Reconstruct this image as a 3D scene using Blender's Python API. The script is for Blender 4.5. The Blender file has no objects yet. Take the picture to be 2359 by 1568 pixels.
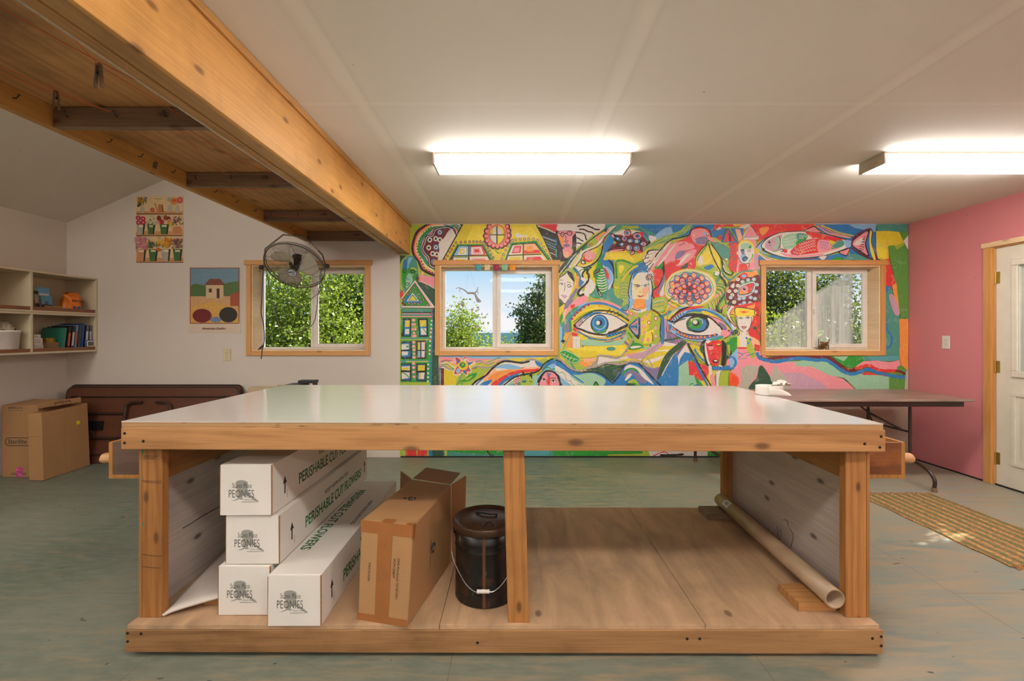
import bpy, bmesh, math, random
from mathutils import Vector, Matrix
from mathutils.geometry import tessellate_polygon

random.seed(7)
SC = bpy.context.scene
COL = SC.collection

# ------------------------------------------------------------------ camera
# 16 mm lens on a 36 mm sensor, level, 1.297 m above the floor, looking along +Y
F_PX, U0, V0, EYE = 1048.0, 1185.0, 767.0, 1.297
cam_data = bpy.data.cameras.new('camera')
cam_data.sensor_width = 36.0
cam_data.lens = 36.0 * F_PX / 2359.0
cam_data.shift_x = -(U0 - 1179.5) / 2359.0
cam_data.shift_y = -(784.0 - V0) / 2359.0
cam_data.clip_start = 0.05
cam_data.clip_end = 200
cam = bpy.data.objects.new('camera', cam_data)
COL.objects.link(cam)
cam.location = (0, 0, EYE)
cam.rotation_euler = (math.radians(90), 0, 0)
SC.camera = cam

# ------------------------------------------------------------------ view
SC.view_settings.view_transform = 'Standard'
SC.view_settings.look = 'None'
SC.view_settings.exposure = 0.85
SC.view_settings.gamma = 1.0
SC.view_settings.use_curve_mapping = False

# ------------------------------------------------------------------ sky
world = bpy.data.worlds.new('sky')
SC.world = world
world.use_nodes = True
wn, wl = world.node_tree.nodes, world.node_tree.links
wn.clear()
w_out = wn.new('ShaderNodeOutputWorld')
w_bg = wn.new('ShaderNodeBackground')
w_bg.inputs['Strength'].default_value = 0.56
w_tc = wn.new('ShaderNodeTexCoord')
w_sep = wn.new('ShaderNodeSeparateXYZ')
w_ramp = wn.new('ShaderNodeValToRGB')
w_ramp.color_ramp.elements[0].position = 0.0
w_ramp.color_ramp.elements[0].color = (0.50, 0.76, 0.95, 1)
w_ramp.color_ramp.elements[1].position = 0.35
w_ramp.color_ramp.elements[1].color = (0.30, 0.58, 0.88, 1)
w_map = wn.new('ShaderNodeMapping')
w_map.inputs['Scale'].default_value = (3.2, 3.2, 11.0)
w_map.inputs['Location'].default_value = (0.35, 0.2, 0.4)
w_noise = wn.new('ShaderNodeTexNoise')
w_noise.inputs['Scale'].default_value = 1.3
w_noise.inputs['Detail'].default_value = 6
w_cr = wn.new('ShaderNodeValToRGB')
w_cr.color_ramp.elements[0].position = 0.42
w_cr.color_ramp.elements[0].color = (0, 0, 0, 1)
w_cr.color_ramp.elements[1].position = 0.52
w_cr.color_ramp.elements[1].color = (1, 1, 1, 1)
w_mask = wn.new('ShaderNodeMapRange')
w_mask.inputs['From Min'].default_value = 0.03
w_mask.inputs['From Max'].default_value = 0.13
w_mask.inputs['To Min'].default_value = 1.0
w_mask.inputs['To Max'].default_value = 0.12
w_mul = wn.new('ShaderNodeMath'); w_mul.operation = 'MULTIPLY'
w_mix = wn.new('ShaderNodeMix'); w_mix.data_type = 'RGBA'
w_mix.inputs['B'].default_value = (0.93, 0.93, 0.95, 1)
wl.new(w_tc.outputs['Generated'], w_sep.inputs[0])
wl.new(w_sep.outputs['Z'], w_ramp.inputs['Fac'])
wl.new(w_tc.outputs['Generated'], w_map.inputs['Vector'])
wl.new(w_map.outputs[0], w_noise.inputs['Vector'])
wl.new(w_noise.outputs['Fac'], w_cr.inputs['Fac'])
wl.new(w_sep.outputs['Z'], w_mask.inputs['Value'])
wl.new(w_cr.outputs[0], w_mul.inputs[0])
wl.new(w_mask.outputs[0], w_mul.inputs[1])
wl.new(w_mul.outputs[0], w_mix.inputs['Factor'])
wl.new(w_ramp.outputs[0], w_mix.inputs['A'])
wl.new(w_mix.outputs['Result'], w_bg.inputs['Color'])
wl.new(w_bg.outputs[0], w_out.inputs['Surface'])

# ------------------------------------------------------------------ sun
SUN_DIR = Vector((-1.0, -0.27, -0.93)).normalized()      # travels left, slightly into the room, down
sun_d = bpy.data.lights.new('sun', 'SUN')
sun_d.energy = 8.0
sun_d.color = (1.0, 0.93, 0.80)
sun_d.angle = math.radians(0.4)
sun = bpy.data.objects.new('sun', sun_d)
COL.objects.link(sun)
sun.rotation_euler = SUN_DIR.to_track_quat('-Z', 'Y').to_euler()
sun.location = (8, 6, 8)

LAMP_COLOR = (1.0, 0.955, 0.89)
LAMP_STRENGTH = 21.0

# ------------------------------------------------------------------ helpers
def PX(u, y): return (u - U0) * y / F_PX
def PZ(v, y): return EYE - (v - V0) * y / F_PX
def at(u, v, y): return Vector((PX(u, y), y, PZ(v, y)))
def lin(c):
    return tuple(((x / 12.92) if x <= 0.04045 else ((x + 0.055) / 1.055) ** 2.4) for x in c)
def hexc(h):
    h = h.lstrip('#')
    return lin(tuple(int(h[i:i + 2], 16) / 255 for i in (0, 2, 4)))

def tag(o, label=None, cat=None, group=None, kind=None):
    if label: o['label'] = label
    if cat: o['category'] = cat
    if group: o['group'] = group
    if kind: o['kind'] = kind
    return o

def thing(name, label, cat, loc=(0, 0, 0), rotz=0.0, group=None, kind=None, rot=None):
    o = bpy.data.objects.new(name, None)
    o.empty_display_size = 0.05
    COL.objects.link(o)
    o.location = loc
    o.rotation_euler = rot if rot else (0, 0, rotz)
    return tag(o, label, cat, group, kind)

def world_of(o):
    m = Matrix.LocRotScale(o.location, o.rotation_euler, o.scale)
    return world_of(o.parent) @ m if o.parent else m

class MB:
    """collects shapes and links them as ONE mesh object"""
    def __init__(self): self.bm = bmesh.new()
    def box(self, x0, x1, y0, y1, z0, z1):
        if x0 > x1: x0, x1 = x1, x0
        if y0 > y1: y0, y1 = y1, y0
        if z0 > z1: z0, z1 = z1, z0
        return self.hexa([(x0, y0, z0), (x1, y0, z0), (x1, y1, z0), (x0, y1, z0),
                          (x0, y0, z1), (x1, y0, z1), (x1, y1, z1), (x0, y1, z1)])
    def hexa(self, p):
        v = [self.bm.verts.new(q) for q in p]
        for f in ((0, 3, 2, 1), (4, 5, 6, 7), (0, 1, 5, 4), (1, 2, 6, 5), (2, 3, 7, 6), (3, 0, 4, 7)):
            self.bm.faces.new([v[i] for i in f])
        return self
    def poly(self, pts):
        self.bm.faces.new([self.bm.verts.new(p) for p in pts]); return self
    def prism(self, pts, vec):
        """pts: closed outline (3D), extruded by vec"""
        vec = Vector(vec)
        a = [self.bm.verts.new(p) for p in pts]
        b = [self.bm.verts.new(Vector(p) + vec) for p in pts]
        n = len(a)
        try:
            self.bm.faces.new(a[::-1]); self.bm.faces.new(b)
        except ValueError: pass
        for i in range(n):
            self.bm.faces.new((a[i], a[(i + 1) % n], b[(i + 1) % n], b[i]))
        return self
    def lathe(self, prof, c=(0, 0, 0), n=32, axis='Z', cap=True, m=None):
        """prof: list of (radius, height)"""
        rings = []
        for r, h in prof:
            ring = []
            for i in range(n):
                a = 2 * math.pi * i / n
                p = Vector((r * math.cos(a), r * math.sin(a), h))
                if axis == 'X': p = Vector((p.z, p.x, p.y))
                if axis == 'Y': p = Vector((p.x, p.z, p.y))
                if m: p = m @ p
                ring.append(self.bm.verts.new(p + Vector(c)))
            rings.append(ring)
        for a, b in zip(rings, rings[1:]):
            for i in range(n):
                self.bm.faces.new((a[i], a[(i + 1) % n], b[(i + 1) % n], b[i]))
        if cap:
            for ring in (rings[0], rings[-1]):
                try: self.bm.faces.new(ring)
                except ValueError: pass
        return self
    def tube(self, pts, r, n=8, closed=False, cap=True, radii=None):
        pts = [Vector(p) for p in pts]
        m = len(pts)
        rings = []
        up = None
        for i, p in enumerate(pts):
            if closed: t = pts[(i + 1) % m] - pts[i - 1]
            else: t = pts[min(i + 1, m - 1)] - pts[max(i - 1, 0)]
            t.normalize()
            if up is None:
                up = t.orthogonal().normalized()
            else:
                up = (up - t * up.dot(t))
                if up.length < 1e-6: up = t.orthogonal()
                up.normalize()
            s = t.cross(up)
            rr = radii[i] if radii else r
            rings.append([self.bm.verts.new(p + (up * math.cos(2 * math.pi * k / n) + s * math.sin(2 * math.pi * k / n)) * rr) for k in range(n)])
        seq = list(zip(rings, rings[1:]))
        if closed: seq.append((rings[-1], rings[0]))
        for a, b in seq:
            # align start for closed loops
            for k in range(n):
                self.bm.faces.new((a[k], a[(k + 1) % n], b[(k + 1) % n], b[k]))
        if cap and not closed:
            self.bm.faces.new(rings[0][::-1]); self.bm.faces.new(rings[-1])
        return self
    def grid(self, fn, nu, nv):
        vs = [[self.bm.verts.new(fn(i / nu, j / nv)) for j in range(nv + 1)] for i in range(nu + 1)]
        for i in range(nu):
            for j in range(nv):
                self.bm.faces.new((vs[i][j], vs[i + 1][j], vs[i + 1][j + 1], vs[i][j + 1]))
        return self
    def build(self, name, mat, parent=None, local=False, bevel=0.0, smooth=False, solid=0.0, subsurf=0, recalc=True):
        if recalc: bmesh.ops.recalc_face_normals(self.bm, faces=self.bm.faces[:])
        me = bpy.data.meshes.new(name)
        self.bm.to_mesh(me); self.bm.free()
        if parent and not local:
            me.transform(world_of(parent).inverted())
        mats = mat if isinstance(mat, (list, tuple)) else [mat]
        for m in mats: me.materials.append(m)
        if smooth:
            for p in me.polygons: p.use_smooth = True
        o = bpy.data.objects.new(name, me)
        COL.objects.link(o)
        if parent: o.parent = parent
        if solid:
            s = o.modifiers.new('solid', 'SOLIDIFY'); s.thickness = solid; s.offset = 0
        if bevel:
            b = o.modifiers.new('bevel', 'BEVEL'); b.width = bevel; b.segments = 2; b.limit_method = 'ANGLE'
        if subsurf:
            b = o.modifiers.new('sub', 'SUBSURF'); b.levels = subsurf; b.render_levels = subsurf
        return o

def catmull(pts, closed=False, n=6):
    P = [Vector(p) for p in pts]
    if len(P) < 3: return P
    out = []
    m = len(P)
    for i in range(m if closed else m - 1):
        if closed: a, b, c, d = P[i - 1], P[i], P[(i + 1) % m], P[(i + 2) % m]
        else: a, b, c, d = P[max(i - 1, 0)], P[i], P[i + 1], P[min(i + 2, m - 1)]
        for k in range(n):
            t = k / n
            out.append(0.5 * ((2 * b) + (c - a) * t + (2 * a - 5 * b + 4 * c - d) * t * t + (3 * b - a - 3 * c + d) * t * t * t))
    if not closed: out.append(P[-1])
    return out

def copy_tree(o, parent=None):
    c = o.copy(); COL.objects.link(c)
    if parent: c.parent = parent
    for ch in list(o.children): copy_tree(ch, c)
    return c

_txt_cache = {}
def lettering(text, origin, xdir, ydir, height, width=None, mat=None, parent=None, name='lettering', bold=0.0, align='LEFT', lift=0.0004):
    """flat printed letters; origin = left end of the baseline, width stretches the line to that length"""
    key = (text, bold)
    cu = bpy.data.curves.new('txt', 'FONT')
    cu.body = text; cu.size = 1.0; cu.offset = bold
    cu.resolution_u = 3
    ob = bpy.data.objects.new('txt', cu)
    COL.objects.link(ob)
    dg = bpy.context.evaluated_depsgraph_get()
    me = bpy.data.meshes.new_from_object(ob.evaluated_get(dg))
    bpy.data.objects.remove(ob); bpy.data.curves.remove(cu)
    xs = [v.co.x for v in me.vertices]
    x0, x1 = min(xs), max(xs)
    H = 0.72
    sx = (width / (x1 - x0)) if width else height / H
    sy = height / H
    xd, yd = Vector(xdir).normalized(), Vector(ydir).normalized()
    nd = xd.cross(yd)
    O = Vector(origin) + nd * lift
    if align == 'CENTER': O = O - xd * (x1 - x0) * sx / 2
    for v in me.vertices:
        v.co = O + xd * ((v.co.x - x0) * sx) + yd * (v.co.y * sy)
    if parent: me.transform(world_of(parent).inverted())
    me.name = name
    me.materials.clear(); me.materials.append(mat)
    o = bpy.data.objects.new(name, me)
    COL.objects.link(o)
    if parent: o.parent = parent
    return o

# ------------------------------------------------------------------ materials
class NT:
    def __init__(self, name):
        self.m = bpy.data.materials.new(name); self.m.use_nodes = True
        self.n = self.m.node_tree.nodes; self.l = self.m.node_tree.links
        self.b = self.n['Principled BSDF']
    def node(self, t, **kw):
        nd = self.n.new(t)
        for k, v in kw.items():
            if k in nd.inputs: nd.inputs[k].default_value = v
            else: setattr(nd, k, v)
        return nd
    def link(self, a, b): self.l.new(a, b)
    def coords(self, scale=(1, 1, 1), rot=(0, 0, 0), loc=(0, 0, 0), kind='Object'):
        tc = self.n.new('ShaderNodeTexCoord'); mp = self.n.new('ShaderNodeMapping')
        mp.inputs['Scale'].default_value = scale; mp.inputs['Rotation'].default_value = rot; mp.inputs['Location'].default_value = loc
        self.link(tc.outputs[kind], mp.inputs[0]); return mp.outputs[0]
    def ramp(self, fac, stops):
        r = self.n.new('ShaderNodeValToRGB')
        while len(r.color_ramp.elements) < len(stops): r.color_ramp.elements.new(0.5)
        for e, (p, c) in zip(r.color_ramp.elements, stops):
            e.position = p
            e.color = (c, c, c, 1) if isinstance(c, (int, float)) else (*c, 1)
        self.link(fac, r.inputs['Fac']); return r.outputs['Color']
    def mix(self, fac, a, b, mode='MIX'):
        m = self.n.new('ShaderNodeMix'); m.data_type = 'RGBA'; m.blend_type = mode
        for s, x in (('Factor', fac), ('A', a), ('B', b)):
            if isinstance(x, (int, float)): m.inputs[s].default_value = x
            elif isinstance(x, tuple): m.inputs[s].default_value = (*x, 1) if len(x) == 3 else x
            else: self.link(x, m.inputs[s])
        return m.outputs['Result']
    def noise(self, vec, scale=5, detail=4, rough=0.5, dist=0.0):
        t = self.n.new('ShaderNodeTexNoise')
        t.inputs['Scale'].default_value = scale; t.inputs['Detail'].default_value = detail
        t.inputs['Roughness'].default_value = rough; t.inputs['Distortion'].default_value = dist
        self.link(vec, t.inputs['Vector']); return t.outputs['Fac']
    def bump(self, h, strength=0.2, dist=0.002):
        b = self.n.new('ShaderNodeBump'); b.inputs['Strength'].default_value = strength; b.inputs['Distance'].default_value = dist
        self.link(h, b.inputs['Height']); self.link(b.outputs[0], self.b.inputs['Normal'])
    def done(self, color=None, rough=0.5, metallic=0.0, spec=None):
        if color is not None:
            if isinstance(color, tuple): self.b.inputs['Base Color'].default_value = (*color, 1)
            else: self.link(color, self.b.inputs['Base Color'])
        if isinstance(rough, (int, float)): self.b.inputs['Roughness'].default_value = rough
        else: self.link(rough, self.b.inputs['Roughness'])
        self.b.inputs['Metallic'].default_value = metallic
        if spec is not None: self.b.inputs['Specular IOR Level'].default_value = spec
        return self.m

def m_plain(name, hx, rough=0.5, metallic=0.0, var=0.06, scale=12, spec=None, bump=0.0):
    t = NT(name); c = hexc(hx)
    v = t.coords()
    n = t.noise(v, scale, 5)
    col = t.ramp(n, [(0.3, tuple(x * (1 - var) for x in c)), (0.7, tuple(min(1, x * (1 + var)) for x in c))])
    if bump: t.bump(n, bump)
    return t.done(col, rough, metallic, spec)

def m_wood(name, light, dark, axis='X', grain=1.0, knots=0.5, stain=0.25, rough=0.55, loc=(0, 0, 0), knotcol='4a2c18', knot_scale=5.0, wave=0.45, flat=None):
    """plain sawn lumber, long grain along the given axis (object coordinates, metres)"""
    t = NT(name); L, D = hexc(light), hexc(dark)
    st = {'X': (0.10, 1, 1), 'Y': (1, 0.10, 1), 'Z': (1, 1, 0.10)}[axis]
    v = t.coords(tuple(s * grain for s in st), loc=loc)
    warp = t.noise(v, 6, 3)
    wv = t.n.new('ShaderNodeTexWave'); wv.wave_type = 'BANDS'
    wv.bands_direction = {'X': 'Y', 'Y': 'X', 'Z': 'X'}[axis]
    wv.inputs['Scale'].default_value = 9; wv.inputs['Distortion'].default_value = 9
    wv.inputs['Detail'].default_value = 2; wv.inputs['Detail Scale'].default_value = 1.2
    t.link(v, wv.inputs['Vector'])
    fine = t.noise(t.coords(tuple(s * grain * 1.0 for s in {'X': (0.03, 1, 1), 'Y': (1, 0.03, 1), 'Z': (1, 1, 0.03)}[axis]), loc=loc), 160, 3)
    base = t.mix(wave, t.ramp(warp, [(0.3, D), (0.62, L)]), t.ramp(wv.outputs['Fac'], [(0.1, D), (0.75, L)]))
    base = t.mix(0.22, base, t.ramp(fine, [(0.35, tuple(x * 0.55 for x in D)), (0.6, L)]))
    if stain:
        s = t.noise(t.coords((2.2, 2.2, 2.2), loc=(3, 1, 2)), 1.2, 5, 0.6)
        base = t.mix(t.ramp(s, [(0.52, 0.0), (0.75, stain)]), base, tuple(x * 0.45 for x in D))
    if knots:
        vo = t.n.new('ShaderNodeTexVoronoi'); vo.inputs['Scale'].default_value = knot_scale
        vo.inputs['Randomness'].default_value = 1.0
        ks = {'X': (0.45, 1, 1), 'Y': (1, 0.45, 1), 'Z': (1, 1, 0.45)}[axis]
        fa, fb = flat or {'X': 'XZ', 'Y': 'YZ', 'Z': 'XZ'}[axis]
        vo.voronoi_dimensions = '2D'
        se = t.node('ShaderNodeSeparateXYZ'); co = t.node('ShaderNodeCombineXYZ')
        t.link(t.coords(ks, loc=(loc[0] + 0.37, loc[1] + 0.21, loc[2] + 0.1)), se.inputs[0])
        t.link(se.outputs[fa], co.inputs[0]); t.link(se.outputs[fb], co.inputs[1]); t.link(co.outputs[0], vo.inputs['Vector'])
        kf = t.ramp(vo.outputs['Distance'], [(0.03, knots), (0.06, knots * 0.6), (0.075, knots * 0.15), (0.12, 0.0)])
        base = t.mix(kf, base, hexc(knotcol))
    t.bump(fine, 0.15, 0.001)
    return t.done(base, rough)

def m_emit(name, color, strength):
    t = NT(name)
    e = t.node('ShaderNodeEmission'); e.inputs['Color'].default_value = (*color, 1); e.inputs['Strength'].default_value = strength
    t.link(e.outputs[0], t.n['Material Output'].inputs['Surface'])
    return t.m

def m_glass(name, tint=(1, 1, 1), refl=1.0, dirt=None):
    t = NT(name)
    tr = t.node('ShaderNodeBsdfTransparent'); tr.inputs['Color'].default_value = (*tint, 1)
    gl = t.node('ShaderNodeBsdfGlossy'); gl.inputs['Roughness'].default_value = 0.02
    fr = t.node('ShaderNodeFresnel'); fr.inputs['IOR'].default_value = 1.12
    mx = t.node('ShaderNodeMixShader')
    t.link(fr.outputs[0], mx.inputs[0]); t.link(tr.outputs[0], mx.inputs[1]); t.link(gl.outputs[0], mx.inputs[2])
    out = mx.outputs[0]
    if dirt: out = dirt(t, out)  # on the right-hand window this also lays in the painted sun haze
    t.link(out, t.n['Material Output'].inputs['Surface'])
    return t.m

M = {}
def wallpaint(name, hx, rough=0.6, dirt='8a7a68', amount=0.25):
    t = NT(name)
    v = t.coords()
    n = t.noise(v, 1.1, 4, 0.55)
    sc = t.noise(v, 26, 2)
    c = hexc(hx)
    base = t.mix(t.ramp(n, [(0.45, 0.0), (0.8, 0.35)]), c, tuple(x * 0.90 for x in c))
    vo = t.n.new('ShaderNodeTexVoronoi'); vo.inputs['Scale'].default_value = 2.6
    t.link(v, vo.inputs['Vector'])
    base = t.mix(t.ramp(vo.outputs['Distance'], [(0.012, amount * 2), (0.03, 0.0)]), base, hexc(dirt))
    t.bump(sc, 0.12, 0.002)
    return t.done(base, rough)
M['white_wall'] = wallpaint('white_wall_paint', 'cfc4b8')
M['pink_wall'] = wallpaint('pink_wall_paint', 'd38086')
M['ceiling_left'] = wallpaint('sloped_ceiling_paint', 'd9cfc4')

def ceiling_mat():
    t = NT('ceiling_drywall')
    tc = t.node('ShaderNodeTexCoord'); sp = t.node('ShaderNodeSeparateXYZ')
    t.link(tc.outputs['Object'], sp.inputs[0])
    wob = t.noise(tc.outputs['Object'], 3, 4)
    c = hexc('dad4ca')
    n = t.noise(tc.outputs['Object'], 0.9, 4)
    col = t.mix(t.ramp(n, [(0.4, 0.0), (0.75, 0.5)]), c, tuple(x * 0.93 for x in c))
    def band(src, centre, half, strength, colr, cur):
        a = t.node('ShaderNodeMath', operation='SUBTRACT'); t.link(src, a.inputs[0]); a.inputs[1].default_value = centre
        b = t.node('ShaderNodeMath', operation='ABSOLUTE'); t.link(a.outputs[0], b.inputs[0])
        k = t.node('ShaderNodeMath', operation='MULTIPLY'); t.link(b.outputs[0], k.inputs[0]); k.inputs[1].default_value = 1.0 / half
        add = t.node('ShaderNodeMath', operation='ADD'); t.link(k.outputs[0], add.inputs[0])
        w2 = t.node('ShaderNodeMath', operation='MULTIPLY_ADD'); t.link(wob, w2.inputs[0]); w2.inputs[1].default_value = 1.2; w2.inputs[2].default_value = -0.6
        t.link(w2.outputs[0], add.inputs[1])
        f = t.ramp(add.outputs[0], [(0.25, strength), (1.0, 0.0)])
        return t.mix(f, cur, colr)
    hi = tuple(min(1, x * 1.16) for x in c)
    lo = tuple(x * 0.86 for x in c)
    for cx in (-0.76, 0.48, 1.745, 2.96):
        col = band(sp.outputs['X'], cx, 0.05, 0.45, hi, col)
        col = band(sp.outputs['X'], cx + 0.04, 0.014, 0.4, lo, col)
        col = band(sp.outputs['X'], cx - 0.06, 0.015, 0.2, lo, col)
    col = band(sp.outputs['Y'], 2.27, 0.02, 0.35, hi, col)
    vo = t.n.new('ShaderNodeTexVoronoi'); vo.inputs['Scale'].default_value = 3.5
    t.link(tc.outputs['Object'], vo.inputs['Vector'])
    col = t.mix(t.ramp(vo.outputs['Distance'], [(0.012, 0.7), (0.022, 0.0)]), col, hexc('6a5842'))
    t.bump(t.noise(tc.outputs['Object'], 30, 2), 0.1, 0.002)
    return t.done(col, 0.75)
M['ceiling'] = ceiling_mat()

def floor_mat():
    t = NT('painted_plywood_floor')
    v = t.coords()
    streak = t.noise(t.coords((1.0, 6.0, 1), rot=(0, 0, 0.15)), 3.0, 8, 0.65, 0.6)
    big = t.noise(t.coords(loc=(4, 2, 0)), 0.55, 3, 0.5)
    paint = t.mix(t.ramp(big, [(0.35, 0.0), (0.65, 1.0)]), hexc('566459'), hexc('7b7f72'))
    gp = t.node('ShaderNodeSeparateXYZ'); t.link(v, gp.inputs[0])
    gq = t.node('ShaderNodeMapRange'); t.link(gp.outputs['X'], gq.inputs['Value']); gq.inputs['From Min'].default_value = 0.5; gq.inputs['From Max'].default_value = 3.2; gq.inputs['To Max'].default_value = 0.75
    paint = t.mix(gq.outputs[0], paint, hexc('8a948f'))  # greyer, lighter towards the right: window reflection painted into the floor colour
    paint = t.mix(t.ramp(t.noise(t.coords((1, 3, 1)), 9, 6, 0.6), [(0.4, 0.0), (0.7, 0.5)]), paint, hexc('8a8c7c'))
    # wear: bare plywood shows mostly towards the right and the door
    sp = t.node('ShaderNodeSeparateXYZ'); t.link(v, sp.inputs[0])
    gx = t.node('ShaderNodeMapRange'); t.link(sp.outputs['X'], gx.inputs['Value'])
    gx.inputs['From Min'].default_value = -3.5; gx.inputs['From Max'].default_value = 3.8
    gx.inputs['To Min'].default_value = -0.10; gx.inputs['To Max'].default_value = 0.12
    ad = t.node('ShaderNodeMath', operation='ADD'); t.link(streak, ad.inputs[0]); t.link(gx.outputs[0], ad.inputs[1])
    col = t.mix(t.ramp(ad.outputs[0], [(0.47, 0.0), (0.68, 0.6)]), paint, hexc('a88f70'))
    col = t.mix(t.ramp(t.noise(t.coords((1.0, 5, 1), loc=(9, 3, 0), rot=(0, 0, 0.3)), 16, 5, 0.7), [(0.66, 0.0), (0.72, 0.8)]), col, hexc('b9ad96'))
    col = t.mix(t.ramp(t.noise(t.coords((1.0, 2, 1), loc=(2, 7, 0)), 11, 2, 0.5), [(0.72, 0.0), (0.74, 0.9)]), col, hexc('3c3f38'))
    # plywood sheet joints
    br = t.n.new('ShaderNodeTexBrick')
    br.inputs['Scale'].default_value = 1.0; br.inputs['Brick Width'].default_value = 2.44; br.inputs['Row Height'].default_value = 1.22
    br.inputs['Mortar Size'].default_value = 0.0016; br.inputs['Mortar Smooth'].default_value = 0.1
    br.inputs['Color1'].default_value = (0, 0, 0, 1); br.inputs['Color2'].default_value = (0, 0, 0, 1); br.inputs['Mortar'].default_value = (1, 1, 1, 1)
    t.link(t.coords(rot=(0, 0, math.radians(90)), loc=(1.05, 0.25, 0)), br.inputs['Vector'])
    col = t.mix(br.outputs['Color'], col, hexc('6b5c48'))
    r = t.ramp(streak, [(0.3, 0.33), (0.7, 0.55)])
    t.bump(streak, 0.08, 0.003)
    return t.done(col, r, spec=0.45)
M['floor'] = floor_mat()

M['pine_x'] = m_wood('casing_pine_x', 'd9a060', 'bd7f40', 'X', knots=0.5, stain=0.05, wave=0.25)
M['pine_z'] = m_wood('casing_pine_z', 'd9a060', 'bd7f40', 'Z', knots=0.5, stain=0.05, wave=0.25)
M['pine_y'] = m_wood('jamb_pine_y', 'f0d4ac', 'dcb684', 'Y', knots=0.4, stain=0.05, wave=0.2)
M['vinyl'] = m_plain('white_vinyl', 'dcd3c8', 0.35)
M['glass'] = m_glass('window_glass')
M['chrome'] = m_plain('steel', 'b8b8b6', 0.3, 1.0)
M['black_metal'] = m_plain('black_screw_metal', '1c1a1a', 0.45, 0.3)
M['brass'] = m_plain('brass', 'b89a50', 0.35, 0.8)
M['black'] = m_plain('black_plastic', '221f1f', 0.5)
M['fixture_metal'] = m_plain('fixture_enamel', 'b0a08c', 0.5)
M['lamp'] = m_emit('lit_diffuser', LAMP_COLOR, LAMP_STRENGTH)
# ================================================================== ROOM
WY = 4.755                       # inner face of the mural wall
WT = 0.20
RX = 4.113                       # right wall
LX = -4.68                       # left wall
BACK = -4.0
H = 2.44
def part(name, shape, mat, parent, **kw): return shape.build(name, mat, parent, **kw)

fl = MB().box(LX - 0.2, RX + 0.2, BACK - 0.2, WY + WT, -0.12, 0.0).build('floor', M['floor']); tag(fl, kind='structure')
cl = MB().box(-1.16, RX + 0.2, BACK - 0.2, WY + WT, H, H + 0.1).build('ceiling', M['ceiling']); tag(cl, kind='structure')

SLOPE = 0.438
def slope_z(x): return 2.45 + (x - LX) * SLOPE
cs = MB()
x0, x1 = LX - 0.2, -1.06
cs.prism([(x0, BACK - 0.2, slope_z(x0)), (x1, BACK - 0.2, slope_z(x1)), (x1, BACK - 0.2, slope_z(x1) + 0.12), (x0, BACK - 0.2, slope_z(x0) + 0.12)], (0, WY + WT - BACK + 0.2, 0))
tag(cs.build('ceiling_sloped', M['ceiling_left']), kind='structure')
# wall closing the gable above the flat ceiling
tag(MB().box(-1.16, -1.06, BACK - 0.2, WY + WT, H + 0.1, slope_z(-1.06) + 0.02).build('wall_above_beam', M['white_wall']), kind='structure')

OPEN = [(-2.745, -1.552), (-0.780, 0.410), (2.617, 3.820)]
OZ0, OZ1 = 1.111, 2.005
wb = MB()
SPLIT = -1.20
# left (white) half with its gable
xs = [LX - 0.2, OPEN[0][0], OPEN[0][1], SPLIT]
for a, b in zip(xs, xs[1:]):
    hole = (a, b) == OPEN[0]
    if hole:
        wb.box(a, b, WY, WY + WT, 0, OZ0)
        wb.prism([(a, WY, OZ1), (b, WY, OZ1), (b, WY, slope_z(b)), (a, WY, slope_z(a))], (0, WT, 0))
    else:
        wb.prism([(a, WY, 0), (b, WY, 0), (b, WY, slope_z(b)), (a, WY, slope_z(a))], (0, WT, 0))
xs = [SPLIT, OPEN[1][0], OPEN[1][1], OPEN[2][0], OPEN[2][1], RX + 0.2]
for a, b in zip(xs, xs[1:]):
    if (a, b) in OPEN:
        wb.box(a, b, WY, WY + WT, 0, OZ0); wb.box(a, b, WY, WY + WT, OZ1, H + 0.1)
    else: wb.box(a, b, WY, WY + WT, 0, H + 0.1)
tag(wb.build('wall_back', M['white_wall']), kind='structure')

tag(MB().box(LX - 0.2, LX, BACK, WY, 0, 2.45).build('wall_left', M['white_wall']), kind='structure')
# right wall with the door opening
DY0, DY1, DZ = 2.985, 3.915, 2.035
wr = MB()
wr.box(RX, RX + 0.2, DY1, WY + WT, 0, H + 0.1); wr.box(RX, RX + 0.2, BACK, DY0, 0, H + 0.1); wr.box(RX, RX + 0.2, DY0, DY1, DZ, H + 0.1)
tag(wr.build('wall_right', M['pink_wall']), kind='structure')
# wall behind the camera, two unseen openings added in it for skylight
wf = MB()
fx = [LX - 0.2, -3.0, -1.2, 1.0, 3.0, RX + 0.2]
for i, (a, b) in enumerate(zip(fx, fx[1:])):
    top = H + 0.1 if a >= -1.2 else slope_z(max(a, LX)) + 0.05
    if i in (1, 3):
        wf.box(a, b, BACK - 0.2, BACK, 0, 0.8); wf.box(a, b, BACK - 0.2, BACK, 2.1, 4.2 if a < -1.2 else top)
    else:
        wf.box(a, b, BACK - 0.2, BACK, 0, 4.2 if a < -1.2 else top)
tag(wf.build('wall_front', M['white_wall']), kind='structure')

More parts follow.
